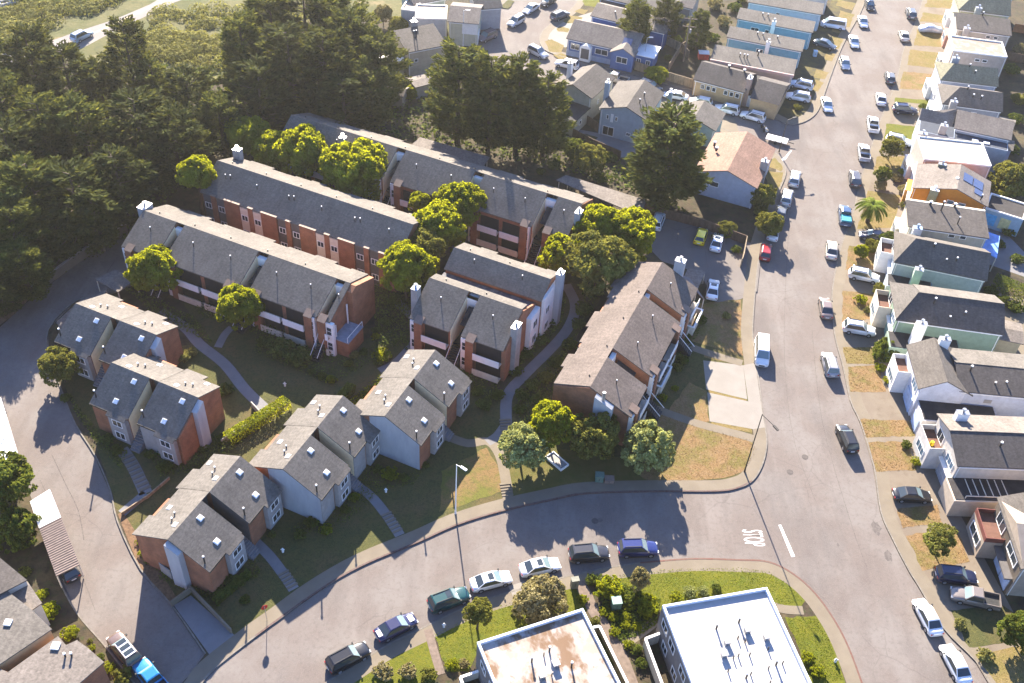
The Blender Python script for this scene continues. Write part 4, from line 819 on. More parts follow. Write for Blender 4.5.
# E7
t, q = house('bright orange house with solar panels', (914,187.5), (987,206), 7.2, 5.6, 1.7, (.62, .24, .035), ROOFG, L=11.3, style='cross', ridge=.55, group=D_)
eastfront(t, q, stucco((.62, .30, .08)), balcony=False, bayd=.9, bayh=2.7)
zz = lambda X: 5.6+1.7*(11.3-X)/(11.3*.45)+.24
for (x0_, x1_, y0_, y1_) in ((6.9, 8.5, 3.2, 5.6), (8.65, 10.3, 3.2, 5.6), (9.0, 10.4, 1.4, 2.9)):
    m = MB(); V_ = [(x, y, zz(x)+d_) for d_ in (0, -.05) for x, y in ((x0_, y0_), (x1_, y0_), (x1_, y1_), (x0_, y1_))]
    m.add(V_, [[0, 1, 2, 3], [7, 6, 5, 4], [0, 4, 5, 1], [1, 5, 6, 2], [2, 6, 7, 3], [3, 7, 4, 0]]); m.build('solar_panel', glass('solar_glass', (.07, .09, .17), .2), t)
chimney(t, 3.1, -.5, 3.0, 6.5, 1.3, .9, mat('olive_chimney', (.20, .20, .13), .9), TRIM); chimney(t, 3.4, 6.9, 5, 7.0, 1.2, .7, mat('olive_chimney', (0, 0, 0)))
for x_ in (6.0, 7.8): window(t, ('y', 0, -1), x_, 4.2, 1.1, .8, gl=GLASSB, mull=0)
window(t, ('y', 0, -1), 9.8, 3.6, .7, .6, mull=0); pipe(t, 10.2, .4, 5.9, 1.2, .1); pipe(t, 6.0, 3.0, 7.0, .4, .2)
# E8
t, q = house('flat topped house with a big bare white roof and pinkish wall', (924,160), (990,167), 7.2, 6.2, 0, (.55, .42, .36), layered('white_flat_roof', (.44, .40, .35), .8, [((.34, .28, .22), 1.2, .58, .75, .5, None)]), style='flat', L=11, group=D_)
eastfront(t, q, TRIM, balcony=False, bayd=.9, bayh=2.7); chimney(t, 1.2, 8.3, 0, 6.4, 1.4, .9, STUG)
for x_ in (6.0, 8.0): window(t, ('y', 0, -1), x_, 4.4, 1.2, .7, mull=0)
# E9
t, q = house('blue grey house with a light tan roof and two pale skylights low on its side', (956,128), (996,136.5), 5.2, 6.0, 1.2, (.38, .44, .52), ROOFG, L=9, ridge=.8, group=D_)
m = MB(); m.box(-6, -.004, -2.6, 5.2, 0, 5.4); sw_ = m.build('front_block', q['wm'], t); m = MB(); m.box(-5.9, -.1, -2.5, 5.1, 5.402, 5.408); m.build('flat_roof', mat('shade_blue_flat_roof', (.05, .06, .08), .9), sw_); m = MB(); m.add([(-6.3, 1.2, 5.41), (-.1, 2.4, 5.41), (-.1, 5.4, 6.9), (-6.3, 3.2, 5.9)], [[0, 1, 2, 3]]); m.extx([(1.2, 5.41), (5.3, 5.41), (3.4, 6.6)], -6.2, -.5); m.build('front_roof', ROOFG, sw_)  # flat top coloured dark blue for the shade lying on it
m = MB(); m.box(.004, 9, -2.6, -.004, 0, 5.2); sv_ = m.build('side_wing', q['wm'], t); m = MB(); m.box(.1, 8.9, -2.5, -.1, 5.202, 5.21); m.build('flat_roof', mat('shade_blue_flat_roof', (0, 0, 0)), sv_); window(t, ('x', -6, -1), 2, 3.6, 2.0, 1.2); m = MB(); m.box(3, 4, -2.0, -1.3, 5.203, 5.4); m.box(4.9, 5.9, -2.0, -1.3, 5.203, 5.4); m.build('skylight', SKYL, t)
chimney(t, -2.2, -1.8, 5.4, 7.0, 1.2, .9, STUG)
# E10
t, q = house('dove grey house with three white roof vents and a hipped front', (944,103), (999,110.5), 6.9, 6.0, 1.6, (.36, .38, .42), ROOFM, L=10, group=D_, hipfront=3)
eastfront(t, q, TRIM, balcony=False, bayd=.9, bayh=2.7); pipe(t, 4.0, 3.2, 7.4, .8, .12); pipe(t, 5.0, 1.8, 6.8, .7, .12); pipe(t, 6.4, 1.6, 6.8, .7, .12); chimney(t, 1.4, -.8, 0, 7.0, 1.2, .8, STUG)
for x_ in (4.0, 5.6): window(t, ('y', 0, -1), x_, 4.4, 1.0, .6, mull=0)
# E11
t, q = house('olive roofed house with a wide dark shaded front gable', (942,79), (998,85.5), 6.6, 6.0, 1.6, (.44, .48, .58), ROOFO, L=10, group=D_, hipfront=2.5)
eastfront(t, q, TRIM, balcony=False, bayd=.9, bayh=2.7); pipe(t, 5.0, 3.0, 7.2, .9, .12); pipe(t, 6.0, 1.8, 6.8, .7, .12); chimney(t, 3.0, 6.0, 5, 7.6, 1.3, .8, stucco((.42, .46, .52)))
# E12
t, q = house('pinkish flat roofed house, its mottled tan roof edged in white', (953,51), (1006,58), 6.4, 6.2, 0, (.52, .42, .34), layered('mottled_flat_roof', (.36, .27, .21), .9, [((.50, .44, .40), .7, .5, .65, .9, None), ((.20, .15, .12), 1.5, .6, .75, .6, None)]), style='flat', L=10.2, group=D_)
eastfront(t, q, stucco((.52, .48, .46)), balcony=False, bayd=.9, bayh=2.7)
for x_ in (5.0, 6.4): window(t, ('y', 0, -1), x_, 4.7, 1.0, .6, mull=0)
# E13
t, q = house('house with a plain dark brown roof and salmon front', (958,28.5), (1010,35.5), 7.2, 6.0, 1.0, (.50, .46, .40), ROOFD, L=10.2, ridge=.7, group=D_)
eastfront(t, q, stucco((.60, .32, .24)), balcony=False, bayd=.9, bayh=2.7); chimney(t, 1.5, -.8, 0, 6.7, 1.2, .8, STUG); pipe(t, 5, 5, 7.0, .9, .12)
for x_ in (6.2, 7.7): window(t, ('y', 0, -1), x_, 4.8, .9, .6, mull=0)
# E14
t, q = house('olive green house at the top of the east row', (960,9), (1014,15.5), 6.8, 6.0, 1.6, (.50, .50, .34), ROOFO, L=10, group=D_, hipfront=3)
eastfront(t, q, TRIM, balcony=False, bayd=.9, bayh=2.7); chimney(t, 3.5, -.4, 3, 6.9, 1.2, .8, stucco((.42, .46, .42)))
t, q = house('grey roofed house cut by the top edge of the picture, east row', (966,-9), (1020,-3), 6.8, 6.0, 1.6, (.50, .48, .44), ROOFT, L=10, group=D_)
# back sheds and extensions on the east side
t, q = house('flat roofed back extension with bright blue and yellow panels', (985,209), (1017,219), 5.0, 3.2, 0, (.42, .55, .62), TAR, style='flat', L=6.0, cat='extension', name='back_extension')
m = MB(); m.box(.3, 2.2, -.06, -.004, .6, 2.6); m.build('wall_panel', mat('bright_blue', (.10, .42, .68), .6), t); m = MB(); m.box(2.8, 4.4, -.06, -.004, .6, 2.6); m.build('wall_panel', mat('cream_yellow', (.66, .56, .26), .6), t)
t = carport('square blue and white patio canopy behind the pale blue house', [(977,247),(986,231),(1000,236),(997,258)], 3.0, mat('blue_canopy', (.16, .30, .62), .6, .15, .5), group=None)
t, q = house('low tan shed behind the green walled house', (988,336), (1012,341), 4.0, 3.0, .3, (.50, .42, .26), ROOFG, L=4.5, cat='shed', name='garden_shed')
t, q = house('small lean-to shed behind the dove grey house', (996,124), (1007,127), 3, 2.6, .4, (.45, .45, .5), ROOFT, L=2.8, cat='shed', name='garden_shed')
t, q = house('small grey shed behind the blue grey house', (995,146), (1007,149), 3, 2.6, .3, (.45, .42, .5), ROOFT, L=2.8, cat='shed', name='garden_shed')
# ---------------------------------------------------------------- north row (west side of the main street)
N_ = 'terraced street houses west of the main street'
def westfront(t, q, acc=None):
    L, W, ze = q['L'], q['W'], q['ze']
    m = MB(); m.box(L+.004, L+.12, .5, W*.45, .02, min(2.2, ze-.6)); m.build('garage_door', acc or TRIM, t); window(t, ('x', L, 1), W*.7, 1.0, 1.8, 1.2)
t, q = house('tan corner house with two rows of three white windows facing the side street', (695,79), (741,91), 7.6, 3.3, 1.5, (.56, .38, .20), ROOFD, L=9.5, ridge=.55, group=N_)
for x_ in (1.7, 2.8, 3.9): window(t, ('y', 0, -1), x_, 1.7, .8, .95, mull=0)
for x_ in (6.2, 7.3, 8.4): window(t, ('y', 0, -1), x_, 1.7, .8, .95, mull=0)
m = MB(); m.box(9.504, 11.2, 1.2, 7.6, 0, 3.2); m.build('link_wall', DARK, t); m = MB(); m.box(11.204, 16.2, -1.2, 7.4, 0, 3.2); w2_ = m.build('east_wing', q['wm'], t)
m = MB(); m.extx([(-1.5, 3.21), (3.2, 4.9), (7.7, 3.21)], 11.0, 16.5); m.build('wing_roof', ROOFD, w2_)
chimney(t, 9.8, 1.4, 0, 5.6, .9, 1.5, stucco((.50, .34, .26))); pipe(t, 5, 4.6, 4.9, .4, .2); pipe(t, 8, 4.4, 4.9, .4, .2)
m = MB(); m.box(9.7, 10.9, .9, 1.196, 0, 2.2); m.build('door', TRIM, t)
t, q = house('grey roofed house with a long pink ridge edge, behind the tan corner house', (712,59), (790.6,74), 5.4, 3.4, .7, (.46, .40, .36), ROOFT, L=15.5, ridge=.85, group=N_); westfront(t, q)
m = MB(); m.box(-.3, 15.8, -.6, -.31, 3.0, 3.55); m.build('fascia', stucco((.56, .42, .38)), t)
for x_ in (5.0, 5.8, 6.4): pipe(t, x_, 2.0, 3.9, .7, .1)
pipe(t, 8.3, 3.4, 4.1, 1.0, .12)
t, q = house('turquoise walled house, lower of the two with dark louvred windows', (728,37), (800,51), 4.4, 3.8, .6, (.16, .38, .50), ROOFT, L=14.5, ridge=.8, group=N_); westfront(t, q)
for x_ in (6.3, 7.0): window(t, ('y', 0, -1), x_, 1.7, .7, .9, mull=0)
for x_ in (5.4, 6.5, 9.4): pipe(t, x_, 2.4, 4.1, .7, .1)
chimney(t, 8.0, -.4, 0, 4.6, .8, .6, TRIM)
t, q = house('turquoise walled house with a white parked van at its front', (738,18.5), (812,32.5), 4.6, 3.8, .6, (.20, .40, .50), ROOFT, L=15, ridge=.8, group=N_); westfront(t, q)
for x_ in (3.4, 4.2, 6.3): window(t, ('y', 0, -1), x_, 1.7, .9, .9, mull=0)
for x_ in (4.6, 5.7): pipe(t, x_, 2.4, 4.1, .7, .1)
chimney(t, 7.3, -.4, 0, 4.8, .8, .6, TRIM)
t, q = house('pale blue white house, top but one of the west row', (749,2), (822,14.5), 4.8, 3.8, .6, (.50, .58, .66), ROOFT, L=15, ridge=.8, group=N_); westfront(t, q)
window(t, ('y', 0, -1), 6.4, 1.7, .9, .9, mull=0)
t, q = house('brown roofed house at the very top of the west row', (758,-13), (830,-1), 5.6, 3.6, 1.0, (.50, .50, .50), ROOFT, L=15, ridge=.8, group=N_)
# ---------------------------------------------------------------- blue corner house and its neighbours
G_ = 'houses around the upper street bend'
t, q = house('blue corner house with white window frames and a rooftop solar panel', (568,38), (634,52.5), 8.4, 3.6, 1.7, (.09, .16, .36), ROOFG, L=13.6, ridge=.55, group=G_)
m = MB(); m.box(-.05, 13.65, -.09, -.004, 0, 1.1); m.build('plinth', stucco((.34, .42, .56)), t)
m = MB(); m.exty([(9.3, 0), (9.3, 3.5), (11.5, 4.6), (13.7, 3.5), (13.7, 0)], -1.3, -.095); e_ = m.build('front_wall', q['wm'], t)
m = MB(); m.exty([(11.5, 4.6), (9.0, 3.35), (9.0, 3.5), (11.5, 4.75)], -1.6, 1.2); m.exty([(11.5, 4.6), (14.0, 3.35), (14.0, 3.5), (11.5, 4.75)], -1.6, 1.2); m.build('front_roof', ROOFG, t)
window(e_, ('y', -1.3, -1), 11.5, 1.5, 2.2, 1.3); window(t, ('y', 0, -1), 1.6, 1.5, 1.8, 1.3); window(t, ('y', 0, -1), 7.0, 1.6, 2.6, 1.2)
m = MB(); m.exty([(2.9, 0), (2.9, 2.9), (4.0, 3.6), (5.1, 2.9), (5.1, 0)], -1.1, -.095); p_ = m.build('porch', TRIM, t); m = MB(); m.box(3.2, 4.8, -1.14, -1.104, .6, 2.7); m.build('door', STUD, p_)
m = MB(); m.add([(10.6, .4, 4.15), (12.4, .4, 4.15), (12.4, 2.6, 4.95), (10.6, 2.6, 4.95), (10.6, .4, 4.05), (12.4, .4, 4.05), (12.4, 2.6, 4.85), (10.6, 2.6, 4.85)], [[0, 1, 2, 3], [7, 6, 5, 4], [0, 4, 5, 1], [1, 5, 6, 2], [2, 6, 7, 3], [3, 7, 4, 0]]); m.build('solar_panel', MATS['solar_glass'], t)
m = MB(); m.box(13.7, 17.2, .6, 5.2, 0, 3.0); s_ = m.build('rear_wing', q['wm'], t); m = MB(); m.box(13.6, 17.5, .3, 5.5, 3.003, 3.12); m.build('wing_roof', TRIM, s_); window(s_, ('y', .6, -1), 16.3, 1.3, .9, 1.0); window(s_, ('y', .6, -1), 14.4, 1.3, .9, 1.0)
t, q = house('beige roofed house with a strip of blue wall, behind the blue corner house', (592,15.5), (646,28.5), 6.2, 3.6, 1.0, (.07, .13, .32), ROOFG, L=15.5, ridge=.6, group=G_); window(t, ('y', 0, -1), 9.5, 1.6, 1.0, .9); pipe(t, 4.2, 2, 4, .6, .12); pipe(t, 10.5, 1.2, 4, .6, .12)
t, q = house('charcoal walled house below the top edge beside a bright green lawn', (600,-3), (662,11), 6.4, 3.6, 1.0, (.12, .11, .11), ROOFT, L=16, ridge=.6, group=G_); window(t, ('y', 0, -1), 10.6, 1.5, 1.4, 1.0)
t, q = house('pale roofed house partly hidden by the big round tree at the top', (655,0), (690,8), 6.0, 3.6, 1.0, (.40, .36, .32), ROOFG, L=8, group=G_)
# pale two-storey houses below the side street
t, q = house('pale blue grey two-storey house with tall capped chimney', (601,108), (641.5,118.5), 10.0, 5.2, 1.5, (.40, .46, .51), ROOFM, L=8.2, group=G_, style='cross', ridge=.56)
for x_, z_, w_, h_ in ((1.4, 3.4, .5, .9), (3.0, 3.4, .5, .9), (5.5, 1.1, .8, .7), (7.6, 1.0, .5, .4)): window(t, ('y', 0, -1), x_, z_, w_, h_, mull=1 if w_ > .6 else 0)
window(t, ('y', 0, -1), 1.8, .2, 2.1, 1.8, gl=DARK); m = MB(); m.box(1.95, 2.45, -.08, -.004, 3.0, 4.6); m.build('wall_panel', TRIM, t)
chimney(t, -.5, 4.2, 0, 8.0, .8, .8, stucco((.42, .48, .52)), TRIM)
for y_ in (2, 4.5): pipe(t, 6, y_+1, 6.2, .8, .1)
t, q = house('cream two-storey house with a lower dark roofed wing, half behind cypress branches', (560,87), (592,98), 8.6, 5.0, 1.4, (.56, .50, .38), ROOFM, L=6.4, group=G_, style='cross', ridge=.4)
chimney(t, -.6, 4.6, 0, 7.6, .8, .8, TRIM); m = MB(); m.box(1.0, 6.3, -6, -.004, 0, 2.9); w_ = m.build('rear_wing', q['wm'], t); m = MB(); m.box(.8, 6.5, -6.2, -.01, 2.903, 3.05); m.build('wing_roof', TAR, w_); window(t, ('x', 6.4, 1), 3, 2.4, .7, .9, mull=0); window(w_, ('x', 6.3, 1), -3.4, 1.2, .8, .9, mull=0)
t, q = house('pale green bungalow with a tall green chimney behind the dark cypress crown', (672,119), (714,130), 6.2, 3.6, 1.3, (.34, .46, .40), ROOFT, L=7.8, group=G_, ridge=.5, style='cross')
chimney(t, -1.6, 2.6, 0, 7.2, .7, .7, stucco((.28, .38, .36)), TRIM)
t, q = house('house with a salmon brown roof at the street corner, white chimney', (722,166), (756,187.5), 12.7, 4.2, 1.7, (.46, .50, .58), shingle('roof_shingles_salmon', (.36, .22, .16)), L=10.1, group=G_, style='cross', ridge=.5, ang_=R(-20.7))
window(t, ('y', 0, -1), 3.4, 2.2, 1.5, 1.0, mull=0); chimney(t, 9.9, 5.6, 0, 5.9, 1.2, .9, STUG); pipe(t, .8, 8, 5.0, .5, .2, DMET); pipe(t, 1.6, 6, 5.4, .4, .2, DMET)

# top-left houses
t, q = house('tan two-storey house among the trees, tall pale side wall', (408,52), (449,44), 6.5, 5.0, 1.3, (.52, .44, .32), ROOFM, L=7.6, group=G_, ridge=.95)
window(t, ('y', 0, -1), 1.6, 2.6, .8, .7, mull=0); window(t, ('y', 0, -1), 5.2, 2.4, .8, .8, mull=0)
for x_ in (2.6, 3.1): pipe(t, x_, 3.2, 6.0, 1.2, .1)
chimney(t, 4.2, 6.8, 0, 7.2, 1.1, .8, STUG)
t, q = house('low balcony annex in tree shade beside the tan two-storey house', (376,62), (402,62), 4.0, 3.2, 0, (.42, .38, .33), TRIM, style='flat', L=5.2, cat='annex', name='annex')
t, q = house('flat roofed house with tan roof and blue shaded wall near the upper trees', (415,19), (443,20), 6.0, 4.6, 0, (.46, .48, .52), mat('tan_flat_roof', (.46, .38, .30), .9, .12, 1), style='flat', L=6.2, group=G_); t, q = house('small blue walled box wing beside the flat roofed tan house', (401,10), (415,12), 5.0, 4.2, 0, (.36, .42, .50), mat('tan_flat_roof', (0, 0, 0)), style='flat', L=3.0, cat='wing', name='house_wing')
t, q = house('cream and white house with a garage at the upper street bend', (449,21), (466,22.5), 8, 5.0, 1.2, (.58, .56, .42), ROOFG, L=5.6, group=G_); m = MB(); m.box(2.6, 5.64, -.08, -.004, 2.6, 4.9); m.build('wall_panel', TRIM, t); m = MB(); m.box(5.604, 5.72, 1, 3.6, .02, 2.2); m.build('garage_door', TRIM, t)
t, q = house('grey house cut by the top edge with a white garage door', (477,9), (490,8), 6, 4.6, 1.2, (.42, .42, .44), ROOFT, L=5, group=G_); m = MB(); m.box(5.004, 5.1, 1, 3.6, .02, 2.2); m.build('garage_door', TRIM, t)
t, q = house('pale green roofed house cut by the top edge above the flat roofed house', (414,4), (446,-2), 6, 4.4, 1.2, (.40, .46, .42), ROOFG, L=7, group=G_)
t, q = house('small tan roofed garden shed under the cypress group', (380,92), (402,96), 3.0, 2.4, .5, (.36, .30, .22), ROOFG, L=4.2, cat='shed', name='garden_shed')
t, q = house('pale shed roof at the foot of the cypress group', (416,87), (436,82), 3.4, 2.5, .2, (.40, .36, .30), ROOFG, L=4.6, cat='shed', name='garden_shed')
# ---------------------------------------------------------------- flat roofed buildings by the lower street
def flatblock(label, px4, z, walls, roofm, zg=.12):
    """px4: far-left, far-right, near-right, near-left corners of the roof edge (pixels)"""
    P = [at(x, y, z+zg) for x, y in px4]; a, b = P[0], P[1]; ang = atan2(b.y-a.y, b.x-a.x)
    t = thing('flat_roofed_building', label, 'building', (a.x, a.y, zg), ang, 'flat roofed buildings by the lower street')
    c, s = cos(-ang), sin(-ang); Q = [((p.x-a.x)*c-(p.y-a.y)*s, (p.x-a.x)*s+(p.y-a.y)*c) for p in P]; W = Q[1][0]; Dp = -min(q[1] for q in Q)
    MB().box(0, W, -Dp, 0, 0, z-.45).build('wall', walls, t)
    MB().box(.25, W-.25, -Dp+.25, -.25, z-.447, z-.40).build('roof', roofm, t)
    pb = MB(); pw = .24
    for q in ((0, W, -pw, 0), (0, W, -Dp, -Dp+pw), (0, pw, -Dp+pw, -pw), (W-pw, W, -Dp+pw, -pw)): pb.box(*q, z-.448, z)
    pb.build('parapet', mat('blue_white_parapet', (.66, .70, .76), .6, .04, 2), t)
    return t, W, Dp
WR = layered('white_membrane_roof', (.62, .60, .58), .8, [((.46, .38, .31), .5, .58, .74, .7, None), ((.50, .47, .44), 3, .6, .7, .4, (1, .15, 1))])
BR = layered('stained_membrane_roof', (.46, .38, .31), .8, [((.66, .63, .60), .5, .42, .62, .9, None), ((.24, .14, .075), .5, .47, .58, .95, (1, .6, 1)), ((.12, .06, .035), 1.4, .64, .75, .7, (1, .5, 1))])
tB1, WB, DB = flatblock('grey building with bright white flat roof and many small vents', [(662.5,605),(767,587),(825,694),(702,712)], 5.6, mat('charcoal_wall', (.16, .15, .145), .9, .1, 1), WR)
tB2, WC, DC = flatblock('building with rust stained flat roof nearest the bottom edge', [(477,642),(583,608),(634,706),(505,735)], 5.6, mat('charcoal_wall', (0, 0, 0)), BR)
rr = random.Random(3)
def roofvents(t, W, D, z, spots):
    for (fx, fy, k) in spots:
        x, y = W*fx, -D*fy
        if k == 'p': pipe(t, x, y, z, .55, .07, cap=False)
        elif k == 'P': pipe(t, x, y, z, .9, .10)
        else:
            m = MB(); m.box(x-.28, x+.28, y-.28, y+.28, z+.003, z+.5); b = m.build('roof_fan', METAL, t); m = MB(); m.box(x-.36, x+.36, y-.36, y+.36, z+.503, z+.6); m.build('fan_hood', METAL, b)
roofvents(tB1, WB, DB, 5.2, [(.40,.28,'P'),(.44,.42,'b'),(.55,.40,'p'),(.62,.26,'P'),(.66,.35,'b'),(.60,.44,'p'),(.37,.52,'b'),(.44,.56,'p'),(.49,.55,'p'),(.59,.56,'p'),(.80,.44,'b'),(.77,.54,'p'),(.35,.66,'p'),(.48,.74,'P'),(.53,.72,'p'),(.70,.70,'p'),(.78,.68,'P'),(.84,.68,'p'),(.45,.84,'b'),(.66,.82,'p')])
roofvents(tB2, WC, DC, 5.2, [(.38,.32,'P'),(.41,.48,'b'),(.50,.30,'p'),(.56,.28,'P'),(.56,.42,'b'),(.49,.50,'p'),(.68,.48,'P'),(.35,.70,'p'),(.50,.72,'p'),(.55,.74,'p'),(.63,.70,'P')])
for k in (1.6, 3.8, 7.0): window(tB1, ('x', 0, -1), -k, 3.2, 1.6, 1.3, mull=1)
for k in (2.6, 5.6): window(tB1, ('x', 0, -1), -k, .7, 1.4, 1.3, mull=1)
for k in (2.0, 4.4, 7.0): window(tB2, ('x', 0, -1), -k, 3.2, 1.4, 1.2, mull=1)
def wall_line(label, px, z, th=.16, m=None, cap=None, name='garden_wall', cat='wall', zg=.12, group=None):
    pts = [at(x, y, 0) for x, y in px]; o0 = pts[0]; mb = MB()
    for a, b in zip(pts, pts[1:]):
        d = (b-a).normalized(); mb.beam((a.x-o0.x-d.x*.0, a.y-o0.y, z/2), (b.x-o0.x, b.y-o0.y, z/2), th, z)
    if cap is None:
        o = mb.build(name, m or STUC, loc=(o0.x, o0.y, zg)); return tag(o, label, cat, group)
    t = thing(name, label, cat, (o0.x, o0.y, zg), 0, group); mb.build('wall', m or STUC, t); mb = MB()
    for a, b in zip(pts, pts[1:]): mb.beam((a.x-o0.x, a.y-o0.y, z+.04), (b.x-o0.x, b.y-o0.y, z+.04), th+.08, .07)
    mb.build('cap', cap, t); return t
wall_line('white capped patio wall left of the grey building', [(664,640),(643,648),(664,705)], 1.7, .2, STUC, TRIM)
wall_line('white capped side wall right of the rust stained building', [(592,635),(598,634),(630,700)], 1.4, .2, mat('olive_wall', (.25, .22, .12), .9), TRIM)
wall_line('small cream patio wall left of the rust stained building', [(486,675),(460,684),(466,700)], 1.2, .2, STUC, TRIM)
# bottom-left houses
t, q = house('grey roofed house in the bottom left corner with a brick east wall', (-40,668), (98,660), 9, 4.6, .9, BRICK, ROOFG, L=8, cat='house', group='bottom left houses')
for ch in list(t.children): bpy.data.objects.remove(ch)
bpy.data.objects.remove(t)
def polyhouse(label, px, z, wallm, roofm, group=None, drop=0.0, zg=.12, name='house', cat='house'):
    """low-pitched roof given by its outline; roof plane tilts slightly so its far edge is higher"""
    P = [at(x, y, z+zg) for x, y in px]; c = sum(P, Vector((0, 0, 0)))/len(P)
    t = thing(name, label, cat, (c.x, c.y, zg), 0, group); L = [(p.x-c.x, p.y-c.y) for p in P]
    inner = [(x*.965, y*.965) for x, y in L]; MB().prism(inner, 0, z-.16).build('wall', wallm, t); r = MB(); r.prism(L, z-.157, z+.0); ro = r.build('roof', roofm, t)
    return t, L
BG = 'bottom left houses'
t, L_ = polyhouse('pale roofed house, lowest in the bottom left corner, brick east side', [(-10,665),(8,672),(58,636),(66,645),(77,640),(88,648),(104,662),(60,700),(-20,720)], 4.6, BRICK, ROOFG, BG)
pipe(t, 1.3, 1.0, 4.6, .5, .1); pipe(t, 1.9, 1.1, 4.6, .5, .1); o = MB(); o.box(-.4, .4, 1.6, 2.4, 4.61, 4.8); o.build('skylight', SKYL, t)
t, L_ = polyhouse('grey roofed house with a cream wall band under its eave', [(-60,640),(-20,570),(31,609),(52,629),(0,664),(-40,690)], 4.9, stucco((.62, .50, .26)), ROOFT, BG)
o = MB(); o.box(.6, 1.3, .8, 1.5, 4.91, 5.1); o.build('skylight', SKYL, t)
t, L_ = polyhouse('house with a white walled upper step, dappled by tree shade', [(-60,600),(-40,545),(0,560),(28,582),(42,603),(20,618),(-30,640)], 4.2, stucco((.60, .62, .66)), ROOFG, BG)
t, L_ = polyhouse('dark roofed house under the leafy tree on the left edge', [(-60,560),(-50,515),(5,562),(27,580),(0,594),(-40,600)], 5.2, stucco((.55, .55, .52)), ROOFD, BG)
# fences and walls
wall_line('long pale retaining wall between the dark wood and the left driveway', [(33,296),(58,278),(80,262),(104,246),(128,232)], 1.5, .3, CONC, mat('pale_cap', (.5, .46, .4), .8), group=None)
wall_line('dark wooden fence beside the shaded left driveway', [(-20,340),(10,318),(32,297)], 1.7, .12, WOOD, name='wooden_fence', cat='fence')
wall_line('timber fence along the north side of the parking court', [(628,208),(655,216),(700,228),(745,245)], 1.7, .12, WOOD, name='wooden_fence', cat='fence')
wall_line('timber fence joining the court to the street at the wooden gate post', [(745,245),(742,262),(740,268)], 1.7, .12, WOODL, name='wooden_fence', cat='fence')
wall_line('pale curved fence around the back yard beside the utility pole', [(688,60),(681,52),(690,46),(697,40)], 1.8, .12, WOODL, name='wooden_fence', cat='fence')
wall_line('wooden fence behind the blue corner house wing', [(634,70),(660,79),(694,89)], 1.8, .12, WOODL, name='wooden_fence', cat='fence')
wall_line('fence running back from the blue corner house deck', [(668,72),(680,52),(660,42)], 1.8, .12, WOODL, name='wooden_fence', cat='fence')
wall_line('dark fence around the pale blue grey house back yard', [(575,124),(570,136),(592,148),(620,160)], 1.7, .1, WOOD, name='wooden_fence', cat='fence')
wall_line('fence between the cream two-storey house and the pale blue grey house', [(583,122),(592,128),(600,134)], 1.7, .1, WOOD, name='wooden_fence', cat='fence')
wall_line('low concrete wall along the bright lower hedge', [(222,445),(250,428),(262,418),(252,407)], .9, .15, mat('pale_cap', (0, 0, 0)), name='garden_wall')
wall_line('timber edging by the steps of the lower left townhouse', [(122,516),(150,497),(170,480)], .5, .12, WOODL, name='garden_edging', cat='edging')
wall_line('low retaining wall between driveway and the lower left garden', [(172,607),(192,592),(232,634)], .9, .18, CONC)
wall_line('weathered panel fence under the lowest townhouse', [(156,556),(162,572),(173,580)], 1.6, .1, STUG, name='panel_fence', cat='fence')
wall_line('fence panels between the east back yards near the orange shed', [(1012,32),(1024,34),(1040,36)], 1.8, .1, mat('red_wood', (.36, .13, .05), .9), name='wooden_fence', cat='fence')
wall_line('brown fence across the back yards of the upper east row', [(1005,60),(1024,64),(1050,70)], 1.8, .1, WOOD, name='wooden_fence', cat='fence')
# ================================================================ vegetation
L_CYP = leafmat('cypress_leaf', (.016, .024, .007), (.07, .08, .016), .30, (.13, .13, .02))
L_CYPB = leafmat('cypress_leaf_light', (.025, .038, .009), (.10, .12, .022), .32, (.19, .19, .03))
L_PIT = leafmat('bright_leaf', (.05, .075, .008), (.22, .25, .02), .46, (.46, .46, .012))
L_OLV = leafmat('olive_leaf', (.065, .075, .015), (.22, .22, .05), .35, (.28, .26, .04))
L_GRN = leafmat('green_leaf', (.035, .055, .010), (.12, .155, .028), .35, (.22, .24, .03))
L_POM = leafmat('pale_tip_leaf', (.10, .13, .03), (.42, .44, .18), .35, (.40, .40, .12))
L_BRN = leafmat('brown_green_leaf', (.15, .12, .05), (.36, .31, .15), .3, (.30, .26, .08))
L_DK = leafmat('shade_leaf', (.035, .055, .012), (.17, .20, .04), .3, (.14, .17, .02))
L_SCR = leafmat('scrub_leaf', (.12, .12, .04), (.32, .30, .09), .3, (.28, .26, .05))
L_PLM = leafmat('palm_leaf', (.06, .11, .015), (.24, .28, .04), .35, (.30, .32, .03))
class Leafs:
    def __init__(s, seed): s.v = []; s.r = random.Random(seed)
    def leaf(s, c, sx, sy, nrm):
        r = s.r; n = nrm.normalized(); a = n.orthogonal().normalized(); b = n.cross(a); t = r.uniform(0, 2*pi)
        u = (a*cos(t)+b*sin(t)); w_ = n.cross(u)
        s.v += [c-u*sx-w_*sy*.3, c+u*sx*.1-w_*sy, c+u*sx+w_*sy*.2, c-u*sx*.2+w_*sy]
    def leafdir(s, c, u, sx, sy, nrm):
        w_ = nrm.cross(u).normalized(); s.v += [c-u*sx, c-w_*sy, c+u*sx, c+w_*sy]
    def mesh(s, name, m):
        n = len(s.v)//4; me = bpy.data.meshes.new(name); me.vertices.add(n*4); me.loops.add(n*4); me.polygons.add(n)
        me.vertices.foreach_set('co', [x for p in s.v for x in p]); me.loops.foreach_set('vertex_index', list(range(n*4)))
        me.polygons.foreach_set('loop_start', list(range(0, n*4, 4))); me.polygons.foreach_set('loop_total', [4]*n); me.materials.append(m); me.update(calc_edges=True); return me
def rvec(r):
    z = r.uniform(-1, 1); t = r.uniform(0, 2*pi); k = math.sqrt(1-z*z); return Vector((k*cos(t), k*sin(t), z))
